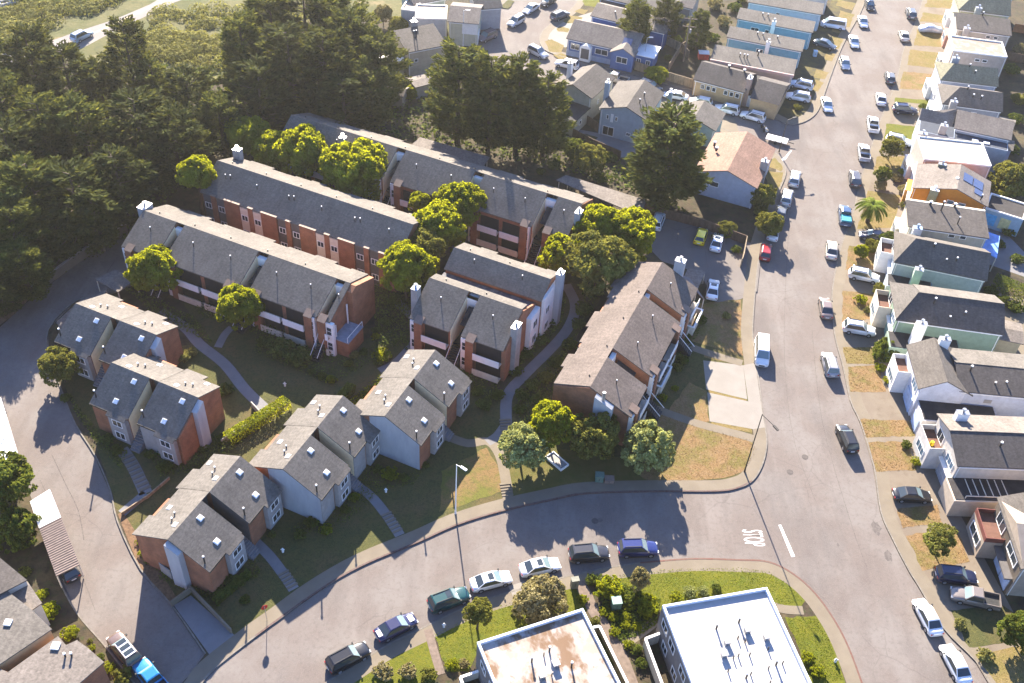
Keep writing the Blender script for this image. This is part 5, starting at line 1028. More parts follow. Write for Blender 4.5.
def round_crown(name, m, seed, clumps=34, per=95, leaf=.040, flat=.8, low=-.6):
    """unit crown (radius 1, centre 0): leaf clumps scattered over an uneven ellipsoid and inside it"""
    L = Leafs(seed); r = L.r
    for k in range(clumps):
        d = rvec(r)
        if d.z < low: d.z = -d.z*.6; d.normalize()
        inner = r.random() < .2; q = r.uniform(.4, .62) if inner else r.uniform(.78, .90)
        q *= 1+.10*sin(3*atan2(d.y, d.x)+seed)+.08*sin(5*d.z+2*seed); c = Vector((d.x*q, d.y*q, d.z*q*flat)); cr = r.uniform(.09, .17)
        for j in range(int(per*cr/.14)):
            e = rvec(r)
            if e.dot(d) < -.5: e = -e
            p = c+Vector((e.x, e.y, e.z*.85))*cr*r.uniform(.75, 1.08); nn = (e+rvec(r)*.9)
            L.leaf(p, leaf*r.uniform(.7, 1.6), leaf*r.uniform(.5, 1.1), nn)
    for j in range(clumps*8):
        p = rvec(r)*r.uniform(.3, .78); p.z *= flat; L.leaf(p, leaf*1.6, leaf*1.2, rvec(r))
    return L.mesh(name, m)
def trunkmesh(name, h, r0, seed, limbs=5, m=BARK, spread=.5, top=.75):
    mb = MB(); r = random.Random(seed); P = Vector((0, 0, 0)); pts = [P.copy()]
    for i in range(4): P = P+Vector((r.uniform(-.05, .05)*h, r.uniform(-.05, .05)*h, h*top/4)); pts.append(P.copy())
    for i in range(4): mb.tube(pts[i], pts[i+1], r0*(1-.2*i), r0*(1-.2*(i+1)), n=8, cap=(i in (0, 3)))
    for k in range(limbs):
        a = 2*pi*k/limbs+r.uniform(-.4, .4); s_ = pts[2].lerp(pts[4], r.random()); e = s_+Vector((cos(a)*spread*h*.6, sin(a)*spread*h*.6, h*r.uniform(.12, .3)))
        mid = s_.lerp(e, .5)+Vector((0, 0, -.03*h)); mb.tube(s_, mid, r0*.4, r0*.28, n=6); mb.tube(mid, e, r0*.28, r0*.1, n=6)
    return mb.mesh(name, m)
def cypress_crown(name, m, seed, h=15.0, R_=5.0, n=64, base=.16, leaf=.30, flat=.55, lead=3, per=95):
    """irregular cypress: boughs end in flattened upswept plumes spread over several leaning leaders"""
    L = Leafs(seed); r = L.r; boughs = []
    tops = [Vector((r.uniform(-.4, .4)*R_*.8, r.uniform(-.4, .4)*R_*.8, h*r.uniform(.84, 1.0))) for _ in range(lead)]; tops[0] = Vector((0, 0, h))
    ph = [r.uniform(0, 6.28) for _ in range(4)]
    for k in range(n):
        f = (k+r.random())/n; f = f**.85; T_ = tops[k % lead]; ax = Vector((T_.x, T_.y, 0))*(.3+.7*f); z = h*base+(T_.z-h*base)*f
        a = k*2.399+r.uniform(-.5, .5); wob = 1+.22*sin(2*a+ph[0])+.16*sin(3*a+ph[1]+f*5)
        prof = (math.sqrt(max(0, 1-((f-.28)/.76)**2)) if f > .28 else .72+f)*wob; ln = R_*prof*r.uniform(.62, 1.0)*(.75 if lead > 1 else 1)
        s_ = Vector((ax.x*.5, ax.y*.5, max(.5, z-ln*.25))); e = ax+Vector((cos(a)*ln, sin(a)*ln, z)); boughs.append((s_, e))
        sz = (.20*R_+.55)*r.uniform(.75, 1.25)*(1-.35*f); u0 = Vector((cos(a), sin(a), .45)).normalized(); sd_ = Vector((-sin(a), cos(a), 0)); up = u0.cross(sd_)*-1
        for q in range(int(per*sz/1.4)):
            d = rvec(r)*r.random()**.4; c = e+u0*d.x*sz*1.15+sd_*d.y*sz*.85+Vector((0, 0, 1))*d.z*sz*flat+Vector((0, 0, abs(d.x)*-.1*sz))
            u = (u0+sd_*d.y*.9+rvec(r)*.55).normalized(); L.leafdir(c, u, leaf*r.uniform(.7, 1.6), leaf*r.uniform(.3, .6), Vector((0, 0, 1))+rvec(r)*.85)
        for q in range(int(ln*2)):
            t = r.uniform(.3, .9); c = s_.lerp(e, t)+rvec(r)*.5; L.leafdir(c, u0, leaf*1.3, leaf*.5, Vector((0, 0, 1))+rvec(r)*.8)
    return L.mesh(name, m), boughs
def trunk_boughs(name, h, r0, boughs, m=BARK, every=3):
    mb = MB(); n = 6
    for i in range(n): mb.tube((0, 0, h*.9*i/n), (0, 0, h*.9*(i+1)/n), r0*(1-i/n)+.05, r0*(1-(i+1)/n)+.05, n=8, cap=False)
    for s_, e in boughs[::every]:
        k = Vector((0, 0, max(.4, s_.z-1.0))); mb.tube(k, s_, .13, .09, n=5, cap=False); mb.tube(s_, s_.lerp(e, .95), .09, .03, n=5, cap=False)
    return mb.mesh(name, m)
L_CYPO = leafmat('cypress_leaf_olive', (.028, .038, .010), (.105, .12, .024), .32, (.18, .18, .03))
CYP = []
for i, (h_, R_, nn_, ld, m_) in enumerate(((15, 6.2, 90, 3, L_CYP), (15, 6.8, 96, 2, L_CYPB), (16, 4.6, 70, 1, L_CYP), (14, 6.6, 92, 4, L_CYPO), (15, 5.8, 84, 3, L_CYPB), (15, 6.2, 88, 2, L_CYPO))):
    cm, bo = cypress_crown('cypress_crown', m_, 40+i*3, h_, R_, nn_, lead=ld, leaf=.33); CYP.append((cm, trunk_boughs('cypress_trunk', h_, .42, bo), h_, R_))
G_SRC = []
for i, (R_, ld) in enumerate(((5.6, 3), (4.6, 1), (5.2, 2))):
    cm, bo = cypress_crown('cypress_crown', L_CYPB, 77+i*5, 18, R_, 120, base=.12, lead=ld, leaf=.34); G_SRC.append((cm, trunk_boughs('cypress_trunk', 18, .45, bo), 18, R_))
CYPG = G_SRC[0]
def kidobj(name, me, parent, loc=(0, 0, 0), sc=(1, 1, 1), rz=0):
    o = bpy.data.objects.new(name, me); COL.objects.link(o); o.parent = parent; o.location = loc; o.scale = sc; o.rotation_euler = (0, 0, rz); return o
def cypress(x, y, h, rad, v, label, group, src=None, name='cypress_tree', rz=None):
    cm, tm, h0, r0 = src or CYP[v % len(CYP)]
    c = at(x, y, h+.1); t = thing(name, label, 'tree', (c.x, c.y, .1), 0, group)
    rz = random.uniform(0, 6.28) if rz is None else rz; s_ = (rad/r0, rad/r0, h/h0)
    kidobj('crown', cm, t, sc=s_, rz=rz); kidobj('trunk', tm, t, sc=s_, rz=rz); return t
FG = 'dark cypresses of the wood'
F = [ # apex pixel, height, radius, variant, label
(22,28,15,6,0,'dark cypress in the back rank of the wood, nearest the country road'),
(60,50,14,5,2,'cypress just below the bend of the country road'),
(-8,75,15,6,3,'dark cypress of the wood on the left edge, level with the road bend'),
(121,22,17,4.2,2,'slender cypress with a pointed top standing against the country road'),
(150,64,12,4.2,0,'broad cypress at the edge of the dry scrub, left of centre'),
(184,72,13,4.6,3,'cypress beside the bare sandy patch of scrub'),
(94,62,11,3.6,1,'short cypress below the blue car on the country road'),
(216,98,11,4.6,0,'cypress at the lower right corner of the dry scrub'),
(74,104,14,6.6,1,'lighter green layered cypress, front and centre of the wood'),
(34,96,15,6,0,'dark cypress directly behind the lighter layered cypress'),
(2,128,14,6,2,'dark cypress on the left edge beside the lighter layered cypress'),
(132,98,14,6,3,'dark cypress right of the lighter layered cypress'),
(168,112,13,6,0,'cypress above the small bright shrub inside the wood'),
(24,160,14,6,3,'dark cypress on the lower left of the wood, below the lighter one'),
(68,172,13,6,0,'dark cypress behind the long retaining wall, upper one'),
(112,155,12,4.8,2,'cypress over the left end of the driveway block roof'),
(142,148,9,4.2,3,'cypress closest to the left brick block chimney'),
(4,205,12,5,0,'dark cypress at the left edge above the shaded driveway'),
(50,205,10,3.8,3,'cypress overhanging the pale retaining wall'),
(88,190,11,3.8,0,'cypress between the retaining wall and the sunlit shoots'),
(16,248,9,4.2,1,'greener bushy cypress beside the dark wooden fence'),
(-10,268,8,3.6,2,'low dark cypress at the left edge by the wooden fence'),
(238,16,17,5.6,3,'tall cypress behind the scrub, left of the wood above the yellow-green trees'),
(268,-8,17,6,0,'tall cypress cut by the top edge, first right of the scrub'),
(302,-12,17,6,2,'tall cypress cut by the top edge, second right of the scrub'),
(334,-8,16,6,3,'tall cypress cut by the top edge, nearest the tan flat roofed house'),
(286,30,17,6,0,'tall dense cypress above the left pair of yellow-green trees'),
(322,34,17,6.4,3,'tall dense cypress above the longest brick block'),
(352,12,16,6,1,'lighter cypress with a ragged top left of the upper houses'),
(380,34,14,5.4,0,'cypress touching the balcony annex'),
(366,62,13,5.4,3,'dark cypress on the slope above the longest brick block'),
(256,64,14,5.2,2,'cypress behind the two joined yellow-green trees'),
(342,78,12,5.2,0,'low dark cypress just above the long roof') ]
for k_, (x, y, h, r_, v, lb) in enumerate(F): cypress(x, y, h, r_*1.08, (v if v in (1, 2) else (v+k_) % 6), lb, FG)
GG = 'tall cypresses above the longest block'
for x, y, h, r_, lb in ((459,42,19,5.2,'tall broad cypress, left one of the group above the longest brick block'),(492,52,19,4.2,'tall cypress with a narrow pointed top, middle of the group'),(521,58,18,4.4,'tall cypress with a forked top, right of the pointed one'),(549,74,16,4.2,'shorter cypress at the right end of the group above the longest block')):
    cypress(x, y, h, r_*1.18, 0, lb, GG, G_SRC[int(x) % 3])
cypress(678, 112, 17, 7.8, 1, 'huge spreading cypress between the pale green bungalow and the parking court', None, G_SRC[0])
cypress(640, 2, 10, 4.4, 1, 'dark round tree above the blue corner house', 'trees by the utility pole'); cypress(702, 12, 8, 2.6, 2, 'slim yellow-green tree beside the utility pole', 'trees by the utility pole', G_SRC[1]); cypress(668, -2, 9, 3.6, 0, 'dark tree left of the utility pole', 'trees by the utility pole')
# ---- round crowned trees
CR = {}
for k_, (m_, n_) in {'pit': (L_PIT, 3), 'olv': (L_OLV, 2), 'grn': (L_GRN, 2), 'pom': (L_POM, 2), 'brn': (L_BRN, 1), 'dk': (L_DK, 2)}.items():
    CR[k_] = [round_crown('leafy_crown', m_, 100+i+len(k_)*7+ord(k_[0]), clumps=190 if k_ in ('pit',) else 130, per=66 if k_ == 'pit' else 50, leaf=.044 if k_ != 'pom' else .05) for i in range(n_)]
TRK = [trunkmesh('tree_trunk', 1.0, .045, 9+i) for i in range(2)]; TRKL = trunkmesh('tree_trunk', 1.0, .045, 12, m=BARKL)
def rtree(x, y, rpx, kind, label, h=None, group=None, v=0, fz=1.0, trunk=None, name='round_tree', cat='tree', zlow=None, ex=1.0):
    """x, y = crown centre in the photograph, rpx = crown radius in pixels"""
    zc = h if h is not None else 4.0
    P_ = at(x, y, zc); sc = CF/((P_-Vector((0, 0, CH))).dot(FW)); R0 = rpx/sc
    t = thing(name, label, cat, (P_.x, P_.y, .12), 0, group); rz = (x*1.3+y*.7) % 6.28
    R0 *= 1.1; kidobj('crown', CR[kind][v % len(CR[kind])], t, (0, 0, zc-.12), (R0*ex, R0, R0*fz*1.12), rz); 
    tr = trunk or TRK[v % 2]; hh = zc-.12; kidobj('trunk', tr, t, (0, 0, 0), (max(hh, R0), max(hh, R0), hh*1.25), rz); return t
YG = 'bright yellow-green trees among the brick blocks'
for a_ in [
 (155,270,25,'pit','yellow-green tree in front of the left end of the driveway block',5.0,0),
 (239,307,22,'pit','yellow-green tree before the middle of the driveway block',4.6,1),
 (249,137,21,'pit','yellow-green tree leftmost of the row behind the middle block',6.0,2),
 (275,150,22,'pit','left half of the joined pair of big yellow-green trees',6.0,0),(303,154,27,'pit','right half of the joined pair of big yellow-green trees',6.5,1),
 (356,172,32,'pit','biggest domed yellow-green tree before the longest block',6.5,2),
 (462,204,24,'pit','yellow-green tree covering a stair slot of the longest block',6.5,0),
 (420,204,12,'pit','smallest round yellow-green tree between the two back blocks',5.0,1),
 (440,229,26,'pit','middle yellow-green tree of the tight group right of the middle block',6.0,2),
 (425,250,20,'olv','olive shaded tree squeezed between two yellow-green ones',6.0,0),
 (406,268,27,'pit','yellow-green tree lowest of the tight group, over the end of the driveway block',6.0,0),
 (562,257,22,'pit','yellow-green tree beside the chimney of the narrow brick block',5.0,1),
 (598,262,33,'olv','dark leafed tree hanging over the north end of the brown roofed block',6.5,1),(600,228,26,'pit','yellow-green tree behind the dark leafed one near the parking court',7.0,0),
 (628,235,27,'pit','yellow-green tree nearest the parking court',6.5,2)]:
    rtree(a_[0], a_[1], a_[2], a_[3], a_[4], a_[5], YG, a_[6], fz=.95)
rtree(196, 173, 18, 'pit', 'yellow-green tree at the dark left end of the middle block', 8.5, None, 0)
PG = 'tufted trees along the lower street'
rtree(522, 447, 23, 'pom', 'pale tufted tree, leftmost of the four along the lower lawn', 3.6, PG, 0); rtree(551, 424, 22, 'pit', 'yellow tufted tree with a bare dark trunk, second of the four along the lower lawn', 4.2, PG, 1); rtree(594, 437, 25, 'olv', 'dense darker green tree below the tall brick wall, third of four along the lower lawn', 3.2, PG, 0); rtree(648, 447, 25, 'pom', 'pale tufted tree at the edge of the dry corner lawn', 3.2, PG, 1)
rtree(478, 612, 14, 'olv', 'small round tree on the bright lawn by the dark teal car', 3.4, None, 1)
rtree(542, 603, 27, 'brn', 'big brownish green bush above the rust stained roof', 1.8, None, 0, fz=.8, name='big_bush', cat='bush')
rtree(60, 366, 19, 'olv', 'leafy tree casting a shadow across the left driveway', 3.0, None, 0)
rtree(4, 484, 29, 'grn', 'leafy tree on the left edge overhanging the white carport', 4.0, None, 1); rtree(18, 530, 22, 'grn', 'loose green tree below the overhanging left edge tree', 2.2, None, 0)
rtree(1010, 181, 20, 'olv', 'pale leafy tree behind the orange house', 3.0, None, 1); rtree(640, 580, 10, 'brn', 'small upright grey green tree on the lower lawn below the blue car', 2.4, None, 0, fz=1.4)
rtree(887, 351, 13, 'grn', 'round clipped bush left of the white and pale blue house', 1.2, None, 0, name='round_bush', cat='bush')
rtree(883, 174, 8, 'grn', 'small dark street tree in the dry yard above the palm', 2.2, None, 0); rtree(881, 185, 6, 'brn', 'reddish green bush just above the palm', .9, None, 0, name='round_bush', cat='bush')
rtree(892, 148, 11, 'olv', 'thin tree with reddish trunk beside the white car on the east verge', 2.6, None, 0); rtree(1022, 632, 20, 'grn', 'bright leafy tree on the right edge near the two white sedans', 2.6, None, 1)
rtree(1000, 610, 8, 'olv', 'wispy bush near the brown pickup', 1.0, None, 0, name='round_bush', cat='bush') if 0 else None
rtree(590, 160, 16, 'olv', 'light green bushy tree left of the huge spreading cypress', 3.0, None, 0); rtree(573, 150, 11, 'grn', 'green bush at the foot of the cypress group', 2, None, 1)
rtree(770, 224, 13, 'olv', 'light green tree over the pavement by the parked red car', 2.6, None, 1); rtree(762, 196, 13, 'olv', 'olive green tree above the row of parked cars at the corner', 2.4, None, 0); rtree(727, 229, 9, 'olv', 'light green bush behind the parking court fence', 1.2, None, 1, name='round_bush', cat='bush')
rtree(657, 75, 11, 'pit', 'bright domed bush behind the blue corner house', 1.6, None, 0, name='round_bush', cat='bush', fz=.8); rtree(656, 30, 11, 'brn', 'brownish leafy tree right of the beige roofed house', 2.4, None, 0)
rtree(383, 14, 9, 'brn', 'mauve brown bush by the tan flat roofed house', 2.5, None, 0); rtree(398, 26, 10, 'olv', 'yellowish bush below the tan flat roofed house', 1.6, None, 1, name='round_bush', cat='bush'); rtree(410, 93, 7, 'pit', 'bright little bush beside the small tan shed', 1.4, None, 1, name='round_bush', cat='bush')
rtree(294, 101, 12, 'olv', 'yellowish bush at the top left end of the longest block', 3.0, None, 0); rtree(940, 539, 15, 'olv', 'small dry tree on the lawn before the beige lower right house', 2.6, None, 1, fz=.7, ex=1.3)
rtree(880, 290, 7, 'olv', 'spiky shrub on the verge beside the white car', 1.0, None, 0, name='round_bush', cat='bush'); rtree(862, 251, 7, 'pit', 'yellowish spiky shrub below the palm', 1.2, None, 0, name='round_bush', cat='bush'); rtree(872, 246, 7, 'olv', 'green shrub beside the dark blue driveway car', 1.0, None, 0, name='round_bush', cat='bush'); rtree(889, 240, 9, 'dk', 'grey green bush at the door of the narrow dark roofed house', 1.2, None, 0, name='round_bush', cat='bush')
# ---- palm
def palm(x, y, h, n, ln, label, group=None):
    c = at(x, y, h); t = thing('palm_tree', label, 'palm tree', (c.x, c.y, .12), 0, group); r = random.Random(5); L = Leafs(8)
    for k in range(n):
        a = 2*pi*k/n+r.uniform(-.15, .15); up = r.uniform(.05, .9); P_ = Vector((0, 0, h)); d = Vector((cos(a), sin(a), up)).normalized(); seg = 9
        for s_ in range(seg):
            Q_ = P_+d*(ln/seg); wl = ln*.17*(1-abs(s_/seg-.45))*1.2
            side = d.cross(Vector((0, 0, 1))).normalized()
            for q in range(5):
                f = q/5; base = P_.lerp(Q_, f)
                for sg in (-1, 1):
                    u = (side*sg+d*.7+Vector((0, 0, -.25))).normalized(); L.leafdir(base+u*wl*.5, u, wl*.55, .045, Vector((0, 0, 1))+side*sg*.3)
            L.leafdir(P_.lerp(Q_, .5), d, ln/seg*.55, .04, side.cross(d)); P_ = Q_; d = (d+Vector((0, 0, -.24))).normalized()
    kidobj('crown', L.mesh('palm_fronds', L_PLM), t); mb = MB()
    for i in range(6): mb.tube((0, 0, h*i/6), (0, 0, h*(i+1)/6), .36-.015*i, .40-.015*i, n=10, cap=False)
    kidobj('trunk', mb.mesh('palm_trunk', BARK), t); return t
palm(873, 206, 3.4, 34, 3.2, 'palm tree with a wide fan of fronds on the east verge')
palm(862, 262, 1.1, 16, 1.4, 'small yellowish palm on the verge above the white driveway car') if 0 else None
# ---- shrubs
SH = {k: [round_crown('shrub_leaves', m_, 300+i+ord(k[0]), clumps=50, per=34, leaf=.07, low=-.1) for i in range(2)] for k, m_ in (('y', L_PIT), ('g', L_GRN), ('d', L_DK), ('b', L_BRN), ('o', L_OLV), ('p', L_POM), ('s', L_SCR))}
def shrub(x, y, rpx, kind, label, group=None, fz=.8, ex=1.0):
    R0 = rpx/ppm(x, y); z = R0*.45; P_ = at(x, y, z); o = bpy.data.objects.new('shrub', SH[kind][int(x+y) % 2]); COL.objects.link(o); o.location = (P_.x, P_.y, z+.05); o.scale = (R0*ex, R0, R0*fz); o.rotation_euler = (0, 0, (x*3+y) % 6.28)
    return tag(o, label, 'shrub', group)
BS = 'shrubs in the bed beside the lower path'
for a_ in [(610,589,15,'y','wide bright shrub uppermost in the bed between the two flat roofed buildings'),(591,580,7,'g','round green shrub at the top of the brown path'),(646,606,13,'y','yellow-green shrub in the middle of the bed, touching the lawn'),(633,598,12,'g','darker green shrub between the two widest shrubs of the bed'),(604,612,6,'y','small bright shrub left of the green cabinet box'),(629,606,7,'y','bright shrub right of the green cabinet box'),(646,614,7,'y','clipped golden ball by the corner of the grey building'),(613,617,6,'y','bright shrub directly below the green cabinet box'),(626,618,6,'y','rounded shrub second below the cabinet box'),(637,627,5,'y','small rounded shrub near the lower tip of the bed'),(625,626,6,'y','rounded shrub at the lower tip of the bed'),(614,632,6,'y','lowest yellow shrub of the bed beside the brown path'),(595,622,6,'o','clipped olive ball left of the brown path'),(583,600,6,'y','bright shrub left of the path, under the brownish bush'),(636,650,7,'g','green shrub beside the white capped patio wall'),(628,645,6,'y','pale shrub left of the patio wall shrub'),(641,664,7,'g','lower green shrub beside the white capped patio wall'),(676,598,7,'y','yellow shrub along the back edge of the white roof, left'),(690,592,7,'p','pale tufted shrub along the back edge of the white roof'),(703,591,6,'p','pale tufted shrub right in the row behind the white roof'),(716,589,6,'g','small green shrub at the right end of the row behind the white roof'),
 (808,659,8,'y','bright shrub beside the right edge of the white roof'),(818,672,8,'y','bright shrub nearest the bottom edge beside the white roof'),(383,672,11,'b','brownish shrub at the bottom edge, leftmost of three'),(408,672,10,'b','brownish shrub at the bottom edge, middle of three'),(428,676,9,'o','olive shrub at the bottom edge by the narrow path'),(452,665,7,'y','bright low shrub right of the narrow path'),(464,664,6,'b','brown shrub against the rust stained building')]: shrub(*a_, group=BS)
WS = 'shrubs of the lower left gardens'
for a_ in [(140,542,5,'y','small bright shrub by the orange verge of the driveway'),(144,553,6,'y','bright shrub beside the lowest brick townhouse'),(150,560,6,'g','green shrub beside the panel fence'),(186,576,11,'g','large green shrub under the lowest townhouse'),(216,590,8,'g','low shrub below the corner of the lowest townhouse'),(230,580,8,'d','dark shrub beside the white window panel of the lowest townhouse'),(245,600,6,'g','green shrub near the stop sign lawn'),
 (49,612,11,'y','big round clipped shrub by the bottom left houses'),(42,595,7,'y','bright shrub above the big clipped one'),(26,572,7,'o','olive shrub beside the dark roofed house'),(25,586,5,'y','pale yellow shrub near the leafy left tree'),(70,634,9,'y','spreading yellow shrub by the curb of the driveway'),(92,648,4,'y','tiny clipped ball beside the stone landing'),(90,641,3,'o','tiniest shrub by the driveway curb'),(100,658,5,'g','shrub left of the brown off-roader'),(108,668,7,'y','yellow shrub beside the blue pickup'),(122,676,11,'o','pale domed shrub at the bottom edge left of the blue pickup'),
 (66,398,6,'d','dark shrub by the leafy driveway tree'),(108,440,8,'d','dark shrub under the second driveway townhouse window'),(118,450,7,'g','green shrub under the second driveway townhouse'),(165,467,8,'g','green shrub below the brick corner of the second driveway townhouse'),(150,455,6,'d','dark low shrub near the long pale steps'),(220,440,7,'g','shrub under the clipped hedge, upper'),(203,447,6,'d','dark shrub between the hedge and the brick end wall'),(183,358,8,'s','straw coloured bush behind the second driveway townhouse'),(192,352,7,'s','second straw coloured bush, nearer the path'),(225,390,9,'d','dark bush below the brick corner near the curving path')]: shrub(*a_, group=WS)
ES = 'shrubs among the brick buildings'
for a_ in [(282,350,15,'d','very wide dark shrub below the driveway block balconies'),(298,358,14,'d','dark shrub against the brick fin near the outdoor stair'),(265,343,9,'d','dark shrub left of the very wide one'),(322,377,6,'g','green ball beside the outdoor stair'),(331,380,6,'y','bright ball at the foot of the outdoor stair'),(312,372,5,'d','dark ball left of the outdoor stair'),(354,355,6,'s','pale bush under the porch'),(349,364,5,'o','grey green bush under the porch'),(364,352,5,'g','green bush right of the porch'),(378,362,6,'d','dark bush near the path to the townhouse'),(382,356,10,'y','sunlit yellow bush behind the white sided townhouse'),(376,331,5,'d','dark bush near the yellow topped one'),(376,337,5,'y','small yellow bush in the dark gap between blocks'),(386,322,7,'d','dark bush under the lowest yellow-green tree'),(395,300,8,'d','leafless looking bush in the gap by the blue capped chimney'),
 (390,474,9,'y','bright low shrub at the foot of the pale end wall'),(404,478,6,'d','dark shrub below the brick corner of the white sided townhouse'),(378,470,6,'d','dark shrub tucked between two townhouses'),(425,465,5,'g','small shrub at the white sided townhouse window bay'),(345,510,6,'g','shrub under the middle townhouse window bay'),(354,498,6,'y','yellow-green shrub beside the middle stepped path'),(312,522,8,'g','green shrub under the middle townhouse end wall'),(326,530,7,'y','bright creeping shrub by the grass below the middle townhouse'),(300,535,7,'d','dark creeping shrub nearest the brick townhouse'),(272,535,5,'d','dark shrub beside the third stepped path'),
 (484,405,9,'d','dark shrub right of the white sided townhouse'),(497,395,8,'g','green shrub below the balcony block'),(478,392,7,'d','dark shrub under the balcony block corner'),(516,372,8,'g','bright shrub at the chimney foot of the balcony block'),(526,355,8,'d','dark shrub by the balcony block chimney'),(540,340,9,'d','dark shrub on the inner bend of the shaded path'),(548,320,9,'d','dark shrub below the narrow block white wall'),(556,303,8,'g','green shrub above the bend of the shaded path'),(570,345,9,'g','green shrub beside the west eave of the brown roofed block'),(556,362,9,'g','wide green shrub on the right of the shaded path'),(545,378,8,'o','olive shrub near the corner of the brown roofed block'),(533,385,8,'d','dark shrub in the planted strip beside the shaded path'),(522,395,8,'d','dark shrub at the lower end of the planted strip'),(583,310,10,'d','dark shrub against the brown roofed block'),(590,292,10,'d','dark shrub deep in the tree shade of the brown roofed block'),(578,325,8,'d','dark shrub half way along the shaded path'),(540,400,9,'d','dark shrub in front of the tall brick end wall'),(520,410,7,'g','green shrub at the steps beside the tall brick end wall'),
 (663,398,5,'y','clipped yellow box shrub before the brown roofed block'),(675,389,4,'y','clipped yellow ball before the brown roofed block'),(652,419,4,'y','yellow clipped column beside the corner path'),(682,360,7,'g','flowering shrub by the white fenced patio'),(678,368,6,'o','thin shrub near the white fenced patio'),(652,385,7,'d','dark shrub under the brown roofed block eave'),(700,320,7,'g','grassy clump south of the parking court'),(688,337,4,'o','small orange green clump beside the concrete path'),(726,316,5,'s','pale clump in the dry strip by the street'),
 (131,135,9,'y','bright shoots glowing inside the dark wood'),(172,155,7,'g','green undergrowth at the end of the driveway block'),(58,235,9,'y','sunlit shoots behind the retaining wall'),(120,195,6,'y','second sunlit shoots by the driveway block chimney'),(232,90,7,'y','yellow bush below the scrub corner'),
 (555,165,9,'o','olive bush behind the mottled carport'),(600,178,9,'g','green bush above the long mottled carport'),(541,172,5,'o','small bush at the left tip of the mottled carport'),(610,158,8,'g','bush at the fence of the pale blue grey house'),(760,207,8,'g','green bush at the corner fence'),(716,238,6,'d','dark bush behind the yellow car'),(736,250,6,'d','dark bush at the east corner of the parking court')]: shrub(*a_, group=ES)
RS = 'shrubs on the east verge'
for a_ in [(880,368,6,'y','small shrub left of the white and pale blue house, upper'),(889,381,6,'y','small shrub left of the white and pale blue house, lower'),(906,445,6,'g','green shrub before the cream house, upper'),(916,462,6,'y','bright shrub before the cream house, lower'),(861,300,7,'y','bright shrub between two dry lawns'),(868,310,5,'s','dry shrub below the bright one'),(897,178,7,'b','reddish shrub before the orange house, upper'),(905,190,7,'b','reddish shrub before the orange house, lower'),(903,172,5,'y','yellow shrub before the orange house'),(915,157,5,'b','reddish shrub before the white flat roofed house'),(924,108,6,'g','round shrub at the door of the dove grey house'),(948,22,5,'y','shrub by the salmon fronted house'),(930,88,4,'y','small bright shrub above the round one'),(903,205,5,'s','pale dry shrub right of the palm'),(1002,302,9,'g','hedge clump behind the pale blue house'),(1015,308,9,'g','hedge clump at the right edge, green'),(990,292,8,'g','hedge clump nearest the canopy'),(1008,232,8,'d','dark bush by the blue and yellow extension'),(985,655,9,'s','straw clump beside the lower white sedan'),(960,625,8,'s','dry clump beside the upper white sedan'),(765,104,5,'g','round bush before the tan corner house, lower'),(778,98,5,'g','green bush at the corner wing of the tan house'),(753,103,5,'y','yellow-green bush at the tan house door'),(798,108,5,'o','ring shaped bush on the corner lawn'),(760,212,8,'o','leafy bush by the pavement fence') ]: shrub(*a_, group=RS)
# scrub bushes among the dry land: countable low bushes
r = random.Random(21); k = 0
regs = [(0, 55, 8, 50), (50, 150, -8, 14), (150, 330, 8, 70), (110, 215, 36, 60), (20, 120, -10, 10)]
SCN = ['pale straw bush', 'olive bush', 'dull green bush', 'bleached bush', 'yellowish bush']
mbs = Leafs(55)
for i in range(800):
    x0, x1, y0, y1 = regs[i % 5]; x, y = r.uniform(x0, x1), r.uniform(y0, y1)
    f = (x-50)/(172-50); yr_ = 42-f*50
    if abs(y-yr_) < 13 and 40 < x < 190: continue
    c = at(x, y, 0); R0 = r.uniform(.5, 2.3)
    for j in range(int(60*R0)):
        d = rvec(r); d.z = abs(d.z); p = c+Vector((d.x*R0, d.y*R0, .12+d.z*R0*.7))*1.0; mbs.leaf(p, .22, .14, d+rvec(r)*.5)
o = bpy.data.objects.new('scrub_vegetation', mbs.mesh('scrub_vegetation', L_SCR)); COL.objects.link(o); tag(o, 'dry olive and straw coloured scrub covering the open land beside the country road', 'scrub', kind='stuff')
# undergrowth carpets: forest floor and planting
def carpet(name, px, m, n, size, hmax, label, seed=1):
    r = random.Random(seed); L = Leafs(seed); P_ = [at(x, y, 0) for x, y in px]; xs = [p.x for p in P_]; ys = [p.y for p in P_]; k = 0
    def inside(x, y):
        c = False; j = len(P_)-1
        for i in range(len(P_)):
            if (P_[i].y > y) != (P_[j].y > y) and x < (P_[j].x-P_[i].x)*(y-P_[i].y)/(P_[j].y-P_[i].y)+P_[i].x: c = not c
            j = i
        return c
    while k < n:
        x, y = r.uniform(min(xs), max(xs)), r.uniform(min(ys), max(ys)); k += 1
        if not inside(x, y): continue
        h = .13+r.random()**2*hmax*(.4+.6*sin(x*.7)*cos(y*.9)**2+.4); L.leaf(Vector((x, y, max(.14, h))), size*r.uniform(.6, 1.4), size*r.uniform(.4, .9), Vector((0, 0, 1))+rvec(r)*.8)
    o = bpy.data.objects.new(name, L.mesh(name, m)); COL.objects.link(o); return tag(o, label, 'undergrowth', kind='stuff')
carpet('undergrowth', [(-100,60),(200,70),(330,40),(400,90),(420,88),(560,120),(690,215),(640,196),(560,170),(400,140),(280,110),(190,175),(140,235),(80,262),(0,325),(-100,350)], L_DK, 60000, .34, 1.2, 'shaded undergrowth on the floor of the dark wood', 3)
carpet('ground_cover', [(514,380),(520,368),(548,342),(562,322),(566,300),(560,285),(555,300),(540,330),(520,350)], L_DK, 7000, .14, .8, 'leafy ground cover left of the shaded curving path', 4)
